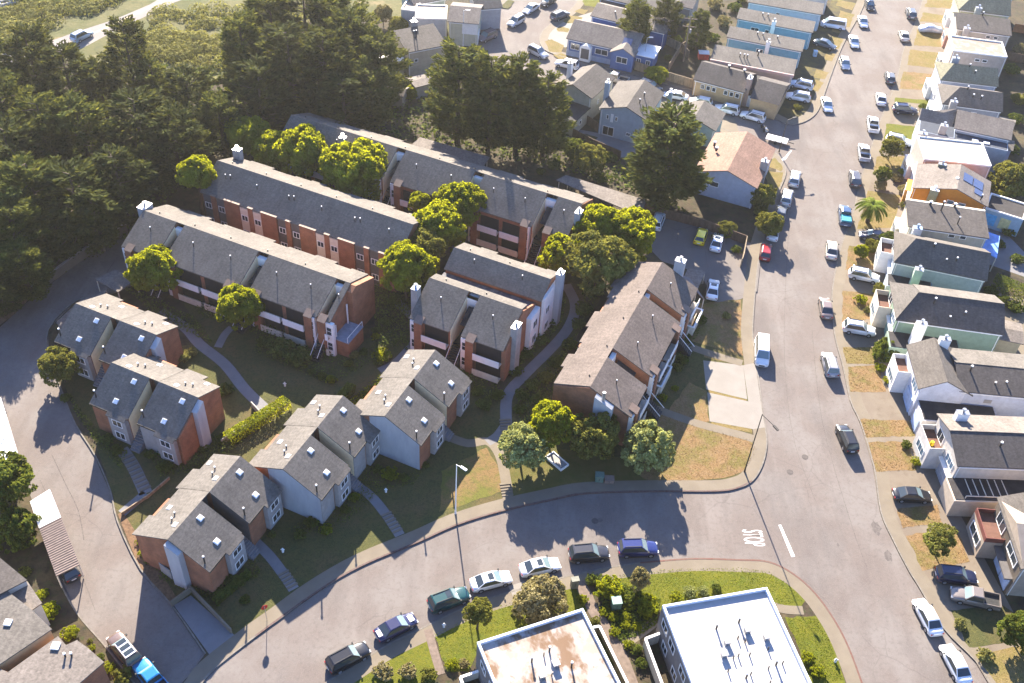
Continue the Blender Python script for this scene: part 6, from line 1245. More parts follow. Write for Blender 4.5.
carpet('ground_cover', [(516,398),(532,383),(562,352),(580,328),(584,300),(600,270),(608,275),(570,350),(550,400),(600,425),(560,432),(520,425)], L_DK, 12000, .14, .8, 'leafy ground cover right of the shaded curving path', 14)
carpet('ground_cover', [(590,575),(606,578),(660,600),(656,625),(640,636),(618,642),(600,600)], L_GRN, 6000, .13, .45, 'low leafy ground cover of the bed between the flat roofed buildings', 5)
carpet('ground_cover', [(300,345),(350,360),(395,330),(380,360),(330,385),(255,355),(255,335)], L_DK, 3500, .13, .4, 'ground cover under the driveway block balconies', 6)
carpet('ground_cover', [(140,530),(160,580),(205,600),(225,600),(262,575),(255,560),(215,595),(150,560)], L_GRN, 5000, .10, .4, 'low hedge planting around the lowest brick townhouse', 7)
carpet('ground_cover', [(340,505),(375,462),(395,480),(425,470),(415,485),(380,492),(352,520),(320,535),(290,530),(315,515)], L_GRN, 4000, .10, .3, 'low planting at the feet of the townhouses', 8)
for k_, (nm_, q_, m_, n_, sz_, h_, lb_) in enumerate((
 ('ground_cover', [(200,300),(330,352),(335,362),(240,330),(196,315)], L_DK, 4500, .15, 1.1, 'shrubby planting along the front of the driveway block'),
 ('ground_cover', [(120,285),(195,318),(215,345),(190,335),(150,312)], L_DK, 3000, .15, .9, 'dark planting between the driveway block and the upper townhouses'),
 ('ground_cover', [(415,330),(500,388),(490,400),(470,385),(430,375),(400,345)], L_DK, 2500, .14, .7, 'dark planting below the short balcony block'),
 ('ground_cover', [(372,290),(400,268),(412,300),(408,345),(385,350),(375,325)], L_DK, 2500, .14, 1.0, 'dark planting in the gap below the tight tree group'),
 ('ground_cover', [(70,395),(112,450),(128,452),(122,470),(100,450),(74,412)], L_DK, 2500, .12, .6, 'dark planting along the kerb of the left driveway'),
 ('ground_cover', [(150,455),(240,430),(262,415),(285,405),(240,445),(205,470),(160,478)], L_DK, 4000, .13, .7, 'mixed dark planting behind the clipped hedge'),
 ('ground_cover', [(640,395),(672,372),(690,350),(700,330),(690,325),(670,350),(650,375),(632,400)], L_DK, 2500, .13, .8, 'shaded planting along the east front of the brown roofed block'),
 ('ground_cover', [(440,215),(500,250),(560,272),(580,250),(520,225),(470,200)], L_DK, 3000, .15, .9, 'dark planting between the longest and the narrow block'),
 ('ground_cover', [(345,404),(385,375),(392,384),(352,412)], L_PIT, 1500, .12, .8, 'sunlit planting behind the townhouse garden walls'),
 ('grass_tufts', [(640,408),(700,428),(752,440),(757,452),(748,468),(732,477),(700,481),(655,482),(645,470),(655,440)], leafmat('dry_grass', (.15, .095, .035), (.24, .155, .06), .3, (.20, .13, .05)), 3500, .06, .05, 'dry grass tufts on the corner lawn'),
 ('grass_tufts', [(606,577),(662,570),(737,568),(768,572),(790,586),(802,602),(775,606),(760,588),(662,608),(640,600),(600,590)], leafmat('green_grass', (.06, .09, .006), (.24, .26, .02), .35, (.26, .28, .02)), 6500, .06, .05, 'green grass blades on the lower lawn behind the white roof'),
 ('grass_tufts', [(434,634),(478,612),(520,600),(575,588),(583,610),(480,640),(468,670),(446,670)], MATS['green_grass'], 5000, .06, .05, 'green grass blades on the lawn by the dark teal car'),
 ('grass_tufts', [(785,620),(816,618),(829,640),(843,680),(825,683),(800,650)], MATS['green_grass'], 3000, .06, .05, 'green grass blades on the lawn right of the white roof'))):
    carpet(nm_, q_, m_, n_ if 'grass' in nm_ else int(n_*1.8), sz_, h_, lb_, 30+k_)
for k_, (q, m) in enumerate(EL[:10]):
    carpet('grass_tufts', q, MATS['dry_grass'], 600, .07, .05, 'dry tufts on the verge lawns east of the main street', 60+k_)
# clipped hedge
def hedge(label, pts, w, h, m, seed, zg=.12):
    P_ = [at(x, y, 0) for x, y in pts]; L = Leafs(seed); r = L.r; o0 = P_[0].copy()
    for a, b in zip(P_, P_[1:]):
        d = (b-a); ln = d.length; d.normalize(); s_ = Vector((-d.y, d.x, 0))
        for i in range(int(ln*300)):
            f = r.random()*ln; q = r.uniform(-1, 1); z = r.uniform(.1, h); face = r.random()
            if face < .5: p = a-o0+d*f+s_*q*w/2+Vector((0, 0, h+r.gauss(0, .05))); n = Vector((0, 0, 1))
            else: sg = 1 if q > 0 else -1; p = a-o0+d*f+s_*sg*(w/2+r.gauss(0, .05))+Vector((0, 0, z)); n = s_*sg
            L.leaf(p, .12, .08, n+rvec(r)*.7)
    o = bpy.data.objects.new('hedge', L.mesh('hedge_leaves', m)); COL.objects.link(o); o.location = (o0.x, o0.y, zg); return tag(o, label, 'hedge', 'clipped hedges')
hedge('sunlit clipped hedge along the curving path behind the middle townhouse', [(228,444),(288,406)], 1.5, 1.3, L_PIT, 61)
hedge('second sunlit hedge strip hard against the townhouse garden walls', [(340,404),(352,390)], 1.2, 1.1, L_GRN, 62)
hedge('low hedge under the window panel of the lowest townhouse', [(215,605),(250,575)], .8, .6, L_GRN, 63)
hedge('long hedge at the right edge behind the pale blue house', [(990,288),(1030,304)], 2.0, 2.2, L_GRN, 64)
hedge('thin hedge along the brown path left side', [(598,640),(612,668)], .6, .5, L_OLV, 65)

YS = 'bushes and small trees in the back yards'
for a_ in [(690,28,9,'b','brown bush behind the utility pole'),(712,38,8,'d','dark bush left of the turquoise houses'),(724,22,8,'b','brownish bush by the upper turquoise house'),(700,44,6,'d','dark bush inside the curved fence'),(676,40,7,'d','dark bush at the foot of the utility pole'),(735,8,8,'d','dark bush behind the pale blue white house'),(715,5,9,'b','dry bush at the top between the houses'),(668,58,5,'g','green bush by the blue house deck'),(742,-2,8,'o','olive bush at the top edge between the rows'),
 (1012,70,9,'d','dark bush behind the olive roofed house'),(1020,100,9,'o','sunlit bush behind the dove grey house'),(1016,120,9,'d','dark bush behind the blue grey house'),(1012,150,8,'d','dark bush left of the pale leafy tree'),(1020,50,8,'b','brown bush behind the flat mottled roof'),(1000,245,6,'d','dark bush beside the blue canopy'),(1018,260,8,'d','dark bush in the yard behind the canopy')]: shrub(*a_, group=YS)
cypress(752, 20, 6, 2.4, 2, 'small dark tree at the back of the turquoise houses', YS, rz=1.0) if 0 else None
# ================================================================ vehicles
RUB = mat('tyre_rubber', (.025, .025, .025), .9, .1, 5); RIM = mat('wheel_rim', (.45, .45, .46), .35, .05, 4, metal=.7); CGL = glass('car_glass', (.035, .045, .05), .08); CGB = glass('car_glass_pale', (.16, .22, .23), .08); HL = glass('headlight_glass', (.65, .65, .62), .1); TL = glass('taillight_glass', (.35, .02, .015), .2); PLA = mat('black_plastic', (.03, .03, .03), .6, .1, 4)
def paint(c, metal=.15):
    k = 'paint_%02d%02d%02d' % tuple(int(x*99) for x in c)
    if k in MATS: return MATS[k]
    m, t, b = newmat(k); b.inputs['Base Color'].default_value = col4(c); b.inputs['Roughness'].default_value = .28; b.inputs['Metallic'].default_value = metal
    b.inputs['Coat Weight'].default_value = .5; b.inputs['Coat Roughness'].default_value = .08; return m
def loft(st, n=12):
    """stations (x, half width, z bottom, z top, roundness)"""
    mb = MB(); rings = []
    for (x, w_, zb, zt, rd) in st:
        ring = []
        for i in range(n):
            a = 2*pi*(i+.5)/n; c, s_ = cos(a), sin(a); e = rd
            px = abs(c)**e*(1 if c > 0 else -1)*w_; pz = (zb+zt)/2+abs(s_)**e*(1 if s_ > 0 else -1)*(zt-zb)/2
            k = (pz-zb)/(zt-zb) if zt > zb else 0
            px *= 1-.10*max(0, k-.5)*2*.6; ring.append((x, px, pz))
        rings.append(ring)
    V = [p for r_ in rings for p in r_]; F_ = []
    for k in range(len(rings)-1):
        for i in range(n): F_.append([k*n+i, (k+1)*n+i, (k+1)*n+(i+1) % n, k*n+(i+1) % n])
    F_.append(list(range(n))); F_.append([(len(rings)-1)*n+i for i in range(n)][::-1]); mb.add(V, F_); return mb
SPEC = {
 'sedan': dict(L=4.75, W=1.82, belt=.98, H=1.45, hood=.72, cab=(-1.75, -1.0, .35, 1.15), dk=.95),
 'suv': dict(L=4.7, W=1.88, belt=1.10, H=1.72, hood=.98, cab=(-2.2, -1.9, .35, 1.05), dk=1.08),
 'hatch': dict(L=4.3, W=1.78, belt=1.0, H=1.50, hood=.80, cab=(-2.0, -1.55, .35, 1.1), dk=1.0),
 'pickup': dict(L=5.4, W=1.92, belt=1.12, H=1.78, hood=1.02, cab=(-.75, -.6, .65, 1.3), dk=.78),
 'van': dict(L=5.3, W=2.0, belt=1.2, H=2.05, hood=1.05, cab=(-2.6, -2.5, 1.1, 1.9), dk=1.15)}
def carproto(kind):
    S = SPEC[kind]; L, W, be, H = S['L'], S['W'], S['belt'], S['H']; h2 = L/2; w2 = W/2; P_ = {}
    t = bpy.data.objects.new(kind, None)
    x0, x1, x2, x3 = S['cab']; hd, dk = S['hood'], S['dk']
    st = [(-h2, w2*.80, .32, dk*.80, .55), (-h2+.12, w2*.93, .24, dk*.97, .5), (-h2+.5, w2, .20, dk, .42), (min(x0, -h2+.9), w2, .20, max(dk, be*.97) if kind != 'pickup' else dk, .4), (0, w2, .20, be, .4), (x3, w2, .20, be*.97, .42), (x3+.3, w2*.99, .20, hd*1.0+.06, .42), (h2-.45, w2*.96, .20, hd*.93, .45), (h2-.14, w2*.88, .24, hd*.82, .5), (h2, w2*.72, .32, hd*.66, .6)]
    if kind == 'pickup': st = [(-h2, w2*.93, .36, .70, .3), (-h2+.1, w2, .30, .74, .3), (x0-.05, w2, .26, .76, .35), (x0, w2, .24, be, .4)]+st[4:]
    P_['body'] = loft(st).mesh('car_body', RIM, True)
    # cabin: roof + pillars in body colour
    zr = H; ins = .16; yb = w2-.07; yt = w2-ins-.08
    A = [(x0, yb, be-.06), (x3, yb, be-.06), (x2, yt, zr-.05), (x1, yt, zr-.05)]
    V = A+[(x, -y, z) for x, y, z in A]; top = [(x2-.12, yt*.86, zr), (x1+.12, yt*.86, zr), (x1+.12, -yt*.86, zr), (x2-.12, -yt*.86, zr)]
    mb = MB(); mb.add(V+top, [[0, 1, 2, 3][::-1], [4, 5, 6, 7], [1, 5, 6, 2][::-1], [0, 3, 7, 4][::-1], [2, 8, 9, 3][::-1], [6, 7, 10, 11], [2, 6, 11, 8][::-1], [3, 9, 10, 7][::-1], [8, 11, 10, 9][::-1]]); P_['cabin'] = mb.mesh('car_cabin', RIM)
    def q(a, b, c, d, o, m, nm):
        a, b, c, d = map(Vector, (a, b, c, d)); n = (b-a).cross(d-a).normalized(); cc = (a+b+c+d)/4
        if n.dot(Vector(o)) < 0: n = -n
        z = [p+(cc-p)*.10+n*.012 for p in (a, b, c, d)]; back = [p-n*.02 for p in z]; mb = MB(); mb.add(z+back, [[0, 1, 2, 3], [7, 6, 5, 4], [0, 4, 5, 1], [1, 5, 6, 2], [2, 6, 7, 3], [3, 7, 4, 0]]); return mb.mesh(nm, m)
    P_['windshield'] = q(V[1], V[5], V[6], V[2], (1, 0, 1), CGB, 'windshield'); P_['rear_window'] = q(V[0], V[4], V[7], V[3], (-1, 0, 1), CGL, 'rear_window')
    P_['side_window'] = q(A[0], A[1], A[2], A[3], (0, 1, 0), CGL, 'side_window'); P_['side_window.b'] = q(V[4], V[5], V[6], V[7], (0, -1, 0), CGL, 'side_window')
    def wheel(): 
        m = MB(); m.tube((0, -.11, 0), (0, .11, 0), .335, n=16); return m.mesh('tyre', RUB)
    def rim(): m = MB(); m.tube((0, -.116, 0), (0, .116, 0), .20, n=12); return m.mesh('rim', RIM)
    wm, rm = wheel(), rim(); wx = L*.30; parts = []
    for nm in ('body', 'cabin', 'windshield', 'rear_window', 'side_window', 'side_window.b'): parts.append((nm.split('.')[0], P_[nm], (0, 0, 0), None, nm in ('body', 'cabin')))
    for sx in (wx, -wx*1.0):
        for sy in (-1, 1): parts.append(('wheel', wm, (sx, sy*(w2-.10), .335), rm, False))
    for sy in (-1, 1):
        m = MB(); m.box(h2-.22, h2-.02, sy*w2*.62-.16, sy*w2*.62+.16, hd*.62, hd*.76); parts.append(('headlight', m.mesh('headlight', HL), (0, 0, 0), None, False))
        m = MB(); m.box(-h2+.005, -h2+.14, sy*w2*.68-.14, sy*w2*.68+.14, dk*.66, dk*.84); parts.append(('taillight', m.mesh('taillight', TL), (0, 0, 0), None, False))
        m = MB(); m.box(x3-.12, x3+.05, sy*(w2+.02)-.08, sy*(w2+.02)+.08, be-.02, be+.13); parts.append(('mirror', m.mesh('mirror', PLA), (0, 0, 0), None, False))
    m = MB(); m.box(h2-.06, h2+.03, -w2*.40, w2*.40, hd*.42, hd*.60); parts.append(('grille', m.mesh('grille', PLA), (0, 0, 0), None, False))
    m = MB(); m.box(-h2-.02, -h2+.05, -.26, .26, dk*.58, dk*.72); parts.append(('number_plate', m.mesh('number_plate', TRIM), (0, 0, 0), None, False))
    for sy in (-1, 1): m = MB(); m.box(-wx+.42, wx-.42, sy*(w2-.02)-.03, sy*(w2-.02)+.03, .20, .33); parts.append(('sill', m.mesh('sill', PLA), (0, 0, 0), None, False))
    if kind == 'pickup':
        m = MB(); m.box(-h2+.05, x0-.02, -w2+.04, -w2+.13, .70, 1.1); m.box(-h2+.05, x0-.02, w2-.13, w2-.04, .70, 1.1); m.box(-h2+.02, -h2+.12, -w2+.04, w2-.04, .70, 1.1); parts.append(('bed_wall', m.mesh('bed_wall', RIM), (0, 0, 0), None, True))
        m = MB(); m.box(-h2+.13, x0-.04, -w2+.14, w2-.14, .74, .79); parts.append(('bed_floor', m.mesh('bed_floor', PLA), (0, 0, 0), None, False))
    if kind == 'suv':
        m = MB(); [m.box(x1+.2, x2-.1, s_*yt*.8-.03, s_*yt*.8+.03, zr+.002, zr+.07) for s_ in (-1, 1)]; parts.append(('roof_rack', m.mesh('roof_rack', PLA), (0, 0, 0), None, False))
    return parts
bpy.data.objects
PRO = {k: carproto(k) for k in SPEC}
def car(cxp, cyp, vx, vy, kind, colr, label, group=None, extra=None, name=None, flip=False, sc=1.0):
    """centre pixel (mid height of the car), pixel vector rear -> front"""
    a, b = at(cxp-vx/2, cyp-vy/2, .6), at(cxp+vx/2, cyp+vy/2, .6); c = at(cxp, cyp, .7); ang = atan2(b.y-a.y, b.x-a.x)
    zg = .0
    t = thing(name or {'sedan': 'parked_car', 'suv': 'parked_suv', 'hatch': 'parked_car', 'pickup': 'pickup_truck', 'van': 'parked_van'}[kind], label, {'sedan': 'car', 'suv': 'car', 'hatch': 'car', 'pickup': 'pickup truck', 'van': 'van'}[kind], (c.x, c.y, GZ), ang, group)
    t.scale = (sc, sc, sc)
    pm = paint(colr)
    for nm, me, loc, sub, painted in PRO[kind]:
        o = kidobj(nm, me, t, loc)
        if painted: o.material_slots[0].link = 'OBJECT'; o.material_slots[0].material = pm
        if sub: kidobj('rim', sub, o)
    S = SPEC[kind]; x0, x1, x2, x3 = S['cab']
    if extra == 'sunroof': m = MB(); m.box(-.35, .25, -.42, .42, S['H']+.003, S['H']+.02); m.build('sunroof', CGL, t)
    if extra == 'stripes':
        for y_ in (-.22, .22):
            m = MB(); m.box(x3+.35, S['L']/2-.3, y_-.2, y_+.2, S['hood']+.05, S['hood']+.085); m.build('stripe', paint((.75, .75, .78)), t); m = MB(); m.box(-S['L']/2+.15, x0-.02, y_-.2, y_+.2, S['dk']+.002, S['dk']+.03); m.build('stripe', paint((.75, .75, .78)), t)
    if extra == 'tonneau': m = MB(); m.box(-S['L']/2+.06, x0-.03, -S['W']/2+.06, S['W']/2-.06, 1.103, 1.15); m.build('tonneau_cover', PLA, t)
    if extra == 'whiterack': 
        m = MB(); m.box(x1+.1, x2-.05, -.62, .62, S['H']+.073, S['H']+.12); rk = m.build('roof_tray', paint((.7, .68, .66)), t)
        for i in range(3): m = MB(); m.box(x1+.3+i*.75, x1+.8+i*.75, -.5, .5, S['H']+.123, S['H']+.16); m.build('tray_panel', CGL, rk)
    if extra == 'rearwheel': m = MB(); m.tube((-S['L']/2-.2, 0, .95), (-S['L']/2+.02, 0, .95), .36, n=14); m.build('spare_wheel', RUB, t)
    if extra == 'tarp': m = MB(); m.box(-S['L']/2+.2, x0-.1, -.75, .75, .85, 1.35); m.build('tarp', mat('teal_tarp', (.05, .42, .50), .5), t)
    return t
WHT = (.78, .78, .77); SIL = (.50, .51, .52); BLK = (.02, .02, .022); GRY = (.13, .135, .14); NAV = (.015, .022, .06); DBL = (.03, .05, .22); TEAL = (.01, .055, .055); RED = (.30, .015, .02); BEI = (.55, .50, .42); BRN = (.12, .09, .07)
LG, MG, NG, KG, UG = 'cars parked on the lower street', 'cars parked along the main street', 'white cars parked on the side street', 'cars in the parking court', 'cars around the upper street bend'
GZ = .0
car(348,657,37,-20,'suv',(.012,.012,.014),'black suv, lowest of the cars on the lower street',LG)
car(396,626,35,-18,'sedan',(.02,.022,.07),'dark blue car with white hood stripes on the lower street',LG,'stripes')
car(449,599,34,-13,'suv',TEAL,'dark teal car at the foot of the lamp shadow',LG,'sunroof')
car(491,580,35,-9,'sedan',WHT,'white sedan with dark sunroof right of the teal car',LG,'sunroof')
car(540,566,36,-8,'sedan',WHT,'white sedan beside the pale concrete pad on the lower street',LG,'sunroof')
car(589,553,34,-3,'suv',(.035,.035,.04),'black suv between the white sedan and the blue suv',LG)
car(638,548,35,-1,'suv',(.02,.03,.13),'deep blue suv in tree shade on the lower street',LG)
car(928,616,-22,-42,'sedan',WHT,'white sedan in front, upper of the two nose to tail at lower right',MG)
car(956,663,-22,-42,'sedan',WHT,'white sedan behind the other at the lower right corner',MG)
car(847,438,-11,-26,'suv',BLK,'black suv on the street opposite the cream house',MG)
car(830,364,-6,-22,'suv',(.30,.30,.32),'grey suv with a silver hood above the black street suv',MG)
car(826,307,-3,-20,'sedan',(.20,.15,.13),'brownish sedan parked beside the driveway with the white suv',MG)
car(832,249,1,-18,'sedan',BEI,'cream sedan below the car with the teal tarp',MG)
car(845,215,-2,-20,'pickup',(.05,.09,.17),'dark blue pickup with a bright teal tarp beside the palm',MG,'tarp')
car(762,352,0,27,'van',WHT,'white van beside the pale concrete driveways',MG)
car(766,251,3,-19,'hatch',RED,'red car at the lower end of the corner queue',MG)
car(774,231,4,-18,'sedan',WHT,'white car next above the red one',MG); car(781,213,4,-17,'sedan',GRY,'dark grey car in the middle of the corner queue',MG); car(787,197,4,-17,'suv',SIL,'silver car fourth up from the red one',MG); car(795,178,4,-17,'suv',SIL,'silver car at the top of the corner queue',MG)
car(864,152,-2,-15,'pickup',SIL,'silver pickup near the white flat roofed house',MG); car(855,178,-2,-15,'suv',(.09,.09,.10),'dark rounded car alone above the palm',MG); car(873,124,-2,-15,'pickup',WHT,'white pickup next to the navy driveway car',MG); car(881,98,-2,-14,'sedan',WHT,'white sedan between two lawns high on the east kerb',MG); car(890,77,-3,-13,'hatch',GRY,'small grey car high on the east kerb',MG); car(904,35,-4,-12,'sedan',BEI,'pale car beside the covered silver car',MG); car(911,13,-4,-12,'suv',GRY,'dark grey car nearest the top edge on the east kerb',MG)
car(827,104,4,13,'sedan',WHT,'white sedan at the street corner of the tan house',MG); car(845,63,4,13,'hatch',SIL,'silver car second up on the west kerb',MG); car(854,41,4,12,'sedan',WHT,'white car third up on the west kerb',MG); car(863,21,4,12,'sedan',WHT,'white car fourth up on the west kerb by the white van',MG); car(870,4,4,12,'sedan',BLK,'black car at the top edge on the west kerb',MG)
GZ = .13
DG = 'cars on driveways'
car(833,25,-25,-4,'van',(.72,.74,.78),'white van with dark windows on a driveway of the west row',DG); car(825,44,20,6,'sedan',(.10,.12,.14),'dark car in deep shade on a driveway of the west row',DG); car(801,85,-22,-5,'suv',(.58,.64,.72),'pale blue car on the driveway above the white one',DG); car(798,97,-22,-4,'suv',WHT,'white car on the corner house driveway',DG)
car(905,110,25,2,'suv',NAV,'navy suv on a driveway between green strips',DG); car(899,141,28,6,'suv',WHT,'white suv on the driveway beside the thin street tree',DG); car(874,236,-22,-4,'sedan',NAV,'dark blue car on the driveway under the palm',DG); car(864,276,28,6,'suv',WHT,'white car on a driveway between the dry shrubs',DG); car(859,329,29,5,'suv',WHT,'white suv on the driveway of the green walled house',DG)
car(912,495,40,2,'sedan',BLK,'black sedan on the driveway of the cream house',DG); car(956,576,40,4,'suv',NAV,'navy suv on the driveway of the beige lower right house',DG); car(975,598,-36,-8,'pickup',(.20,.17,.15),'brown grey pickup beside the navy suv',DG); car(1009,402,-10,10,'pickup',(.55,.57,.60),'pale pickup behind the white and pale blue house',DG)
GZ = 0
car(676,95,-22,-4,'sedan',WHT,'white car leftmost of the four on the side street',NG); car(701,101,-20,-4,'hatch',WHT,'white hatchback second from left on the side street',NG); car(727,109,-23,-5,'suv',WHT,'white suv third from left on the side street',NG); car(753,116,-22,-6,'suv',WHT,'white suv nearest the junction on the side street',NG)
car(567,64,-18,-4,'suv',WHT,'white suv below the left end of the blue corner house',UG); car(590,71,-19,-5,'sedan',(.66,.68,.72),'white car below the middle of the blue corner house',UG); car(615,78,-20,-5,'pickup',(.42,.38,.34),'tan pickup below the right end of the blue corner house',UG); car(650,86,18,6,'suv',(.10,.09,.08),'dark suv behind the pale blue grey house roof',UG); car(538,52,12,6,'suv',SIL,'silver suv on the curve beside the straw coloured corner lawn',UG); car(560,15,14,-6,'suv',GRY,'grey suv on the upper street near the narrow lawns',UG); car(516,21,-10,6,'suv',SIL,'silver suv on the left kerb of the upper street',UG); car(487,36,-13,6,'suv',(.12,.09,.10),'dark suv on the left kerb above the cypress group',UG); car(531,8,-11,7,'sedan',SIL,'light grey car near the top of the upper street, left kerb',UG); car(548,1,-11,6,'hatch',BLK,'black car at the top edge of the upper street',UG)
GZ = .13
car(479,23,14,3,'hatch',(.62,.66,.66),'pale car on the driveway of the cream and white house',DG)
car(658,221,7,-18,'suv',WHT,'white car with dark glass leftmost in the parking court',KG); car(701,236,6,-18,'hatch',(.90,.66,.01),'yellow car in the parking court',KG); car(717,242,5,-19,'sedan',WHT,'white sedan next to the yellow car',KG,'sunroof'); car(713,289,3,-20,'sedan',WHT,'white sedan alone at the lower end of the parking court',KG,'sunroof')
car(82,36,14,-7,'suv',(.42,.52,.60),'light blue suv driving on the country road',None,name='moving_suv'); car(14,2,12,-3,'pickup',(.45,.46,.48),'grey pickup at the top left corner of the picture',None)
GZ = 0
car(124,649,-24,-30,'suv',(.11,.075,.06),'brown off-roader with a white roof tray on the left driveway',None,'whiterack'); car(152,679,-20,-26,'pickup',(.015,.16,.36),'bright blue pickup at the bottom edge of the left driveway',None); car(72,578,-10,-14,'hatch',BLK,'black car half hidden under the brown corrugated carport',None) if 0 else car(66,566,-12,-20,'hatch',BLK,'black car half hidden under the brown corrugated carport',None)
# covered car: draped cloth over a car shape
c = at(931, 29, .7); a = at(921, 28.5, .6); b = at(943, 30, .6); t = thing('covered_car', 'car under a shiny silver blue cover on a driveway of the east row', 'car', (c.x, c.y, .13), atan2(b.y-a.y, b.x-a.x), DG)
loft([(-2.5, .8, 0, .7, .7), (-2.35, .98, 0, .95, .6), (-1.6, 1.02, 0, 1.1, .6), (-1.0, 1.02, 0, 1.5, .7), (.2, 1.02, 0, 1.52, .7), (1.1, 1.02, 0, 1.12, .6), (2.2, .98, 0, .95, .6), (2.45, .8, 0, .7, .7)], 14).build('cover', mat('silver_cover', (.42, .48, .56), .35, .12, 1.2, metal=.3, bump=.4, bscale=3), t, True)
# flatbed trailer at the corner
c = at(777, 139, .6); t = thing('flatbed_trailer', 'white topped trailer by the street corner, a dark motorbike beside it', 'trailer', (c.x, c.y, 0), R(-20))
m = MB(); m.box(-1.9, 1.9, -.9, .9, .55, .7); m.build('deck', TRIM, t); m = MB(); m.beam((1.9, 0, .6), (3.1, 0, .5), .12, .12); m.build('drawbar', DMET, t)
for s_ in (-1, 1): m = MB(); m.tube((0, s_*.98-.1, .33), (0, s_*.98+.1, .33), .33, n=14); m.build('wheel', RUB, t)
def motorbike(x, y, ang, label, col_):
    c = at(x, y, .4); t = thing('motorbike', label, 'motorbike', (c.x, c.y, 0), ang, 'motorbikes by the white trailer')
    for xx in (-.72, .72): m = MB(); m.tube((xx, -.07, .32), (xx, .07, .32), .32, n=14); m.build('wheel', RUB, t)
    m = MB(); m.add([(-.5, -.14, .45), (.45, -.14, .45), (.45, .14, .45), (-.5, .14, .45), (-.3, -.16, .85), (.3, -.18, .95), (.3, .18, .95), (-.3, .16, .85)], [[0, 3, 2, 1], [4, 5, 6, 7], [0, 1, 5, 4], [1, 2, 6, 5], [2, 3, 7, 6], [3, 0, 4, 7]]); m.build('body', paint(col_), t)
    m = MB(); m.box(-.75, -.1, -.13, .13, .86, .95); m.build('seat', PLA, t); m = MB(); m.beam((.45, -.36, 1.08), (.45, .36, 1.08), .04, .04); m.beam((.45, 0, 1.08), (.72, 0, .34), .06, .06); m.build('handlebar', DMET, t)
motorbike(763, 128, R(100), 'black motorbike nearest the white suvs at the corner', (.02, .02, .02)); motorbike(766, 131, R(105), 'motorbike with pale panels between the black one and the trailer', (.5, .5, .5))
# ================================================================ street furniture
def lamp(x, y, h, arm, adir, label, m=METAL, group='street lamps'):
    c = at(x, y, .12); t = thing('street_lamp', label, 'street lamp', (c.x, c.y, .12), 0, group)
    m_ = MB(); m_.tube((0, 0, 0), (0, 0, .5), .14, .10, n=10); m_.tube((0, 0, .5), (0, 0, h), .09, .055, n=10); m_.build('pole', m, t)
    d = Vector((cos(adir), sin(adir), 0)); m_ = MB(); m_.tube((0, 0, h-.1), d*arm+Vector((0, 0, h+.15)), .04, n=6); m_.build('arm', m, t)
    p = d*arm+Vector((0, 0, h+.12)); m_ = MB(); m_.beam(p-d*.1, p+d*.75, .28, .14); m_.build('lamp_head', m, t); return t
lamp(455.5, 513.5, 8.9, .7, R(-35), 'pale street lamp post on the lower street lawn edge', TRIM)
lamp(744.5, 471.5, 10.5, 2.2, R(-60), 'slender dark street lamp on the dry lawn corner', DMET)
lamp(779, 152, 6.5, 1.2, R(30), 'thin street lamp at the junction above the corner queue', DMET)
lamp(463, 46, 7.5, .5, R(0), 'pale thin lamp post before the cream and white house', TRIM)
lamp(643, 66, 6.0, .4, R(0), 'thin grey post behind the blue corner house', METAL)
c = at(683, 62, 0); t = thing('utility_pole', 'wooden utility pole with crossarms in the back yards', 'utility pole', (c.x, c.y, .12))
m = MB(); m.tube((0, 0, 0), (0, 0, 9.5), .16, .11, n=8); m.build('pole', BARKL, t)
for z_ in (9.0, 7.4): m = MB(); m.beam((-1.3, .1, z_), (1.3, -.1, z_), .1, .12); m.build('crossarm', BARKL, t)
for x_ in (-1.2, -.6, .6, 1.2): m = MB(); m.tube((x_, 0, 9.06), (x_, 0, 9.25), .05, n=6); m.build('insulator', PLA, t)
m = MB(); m.tube((.3, -.2, 6.2), (.3, -.2, 7.0), .2, n=10); m.build('transformer', STUG, t)
# stop sign at the lower left
c = at(267, 620, .13); t = thing('stop_sign', 'red stop sign on the pavement of the lower street', 'road sign', (c.x, c.y, .135), R(125))
m = MB(); m.tube((0, 0, 0), (0, 0, 2.6), .035, n=8); m.build('post', METAL, t)
m = MB(); P_ = [(.38*cos(pi/8+i*pi/4), .38*sin(pi/8+i*pi/4)) for i in range(8)]; m.add([(.04, y, z+2.35) for y, z in P_]+[(.065, y, z+2.35) for y, z in P_], [list(range(7, -1, -1)), list(range(8, 16))]+[[i, (i+1) % 8, 8+(i+1) % 8, 8+i] for i in range(8)])
sg = m.build('sign_face', mat('sign_red', (.45, .02, .02), .5, .03, 3), t)
cu = bpy.data.curves.new('sign_lettering', 'FONT'); cu.body = 'STOP'; cu.size = .26; cu.align_x = 'CENTER'; cu.align_y = 'CENTER'
o = bpy.data.objects.new('sign_text_curve', cu); COL.objects.link(o); bpy.context.view_layer.update(); me_ = bpy.data.meshes.new_from_object(o.evaluated_get(bpy.context.evaluated_depsgraph_get())); bpy.data.objects.remove(o); me_.materials.clear(); me_.materials.append(TRIM); o = bpy.data.objects.new('sign_lettering', me_); COL.objects.link(o); o.parent = sg; o.location = (.069, 0, 2.35); o.rotation_euler = (pi/2, 0, pi/2)
def boxthing(name, label, cat, x, y, w_, d_, h, m, lid=None, ang=0, group=None, z=.13):
    c = at(x, y, z); t = thing(name, label, cat, (c.x, c.y, z), ang, group)
    mb = MB(); mb.box(-w_/2, w_/2, -d_/2, d_/2, 0, h); mb.build('body', m, t); mb = MB(); mb.box(-w_/2-.05, w_/2+.05, -d_/2-.05, d_/2+.05, h+.002, h+.08); mb.build('lid', lid or m, t)
    mb = MB(); mb.box(-.03, .03, -d_/2-.02, -d_/2-.003, h*.3, h*.7); mb.build('handle', DMET, t); return t
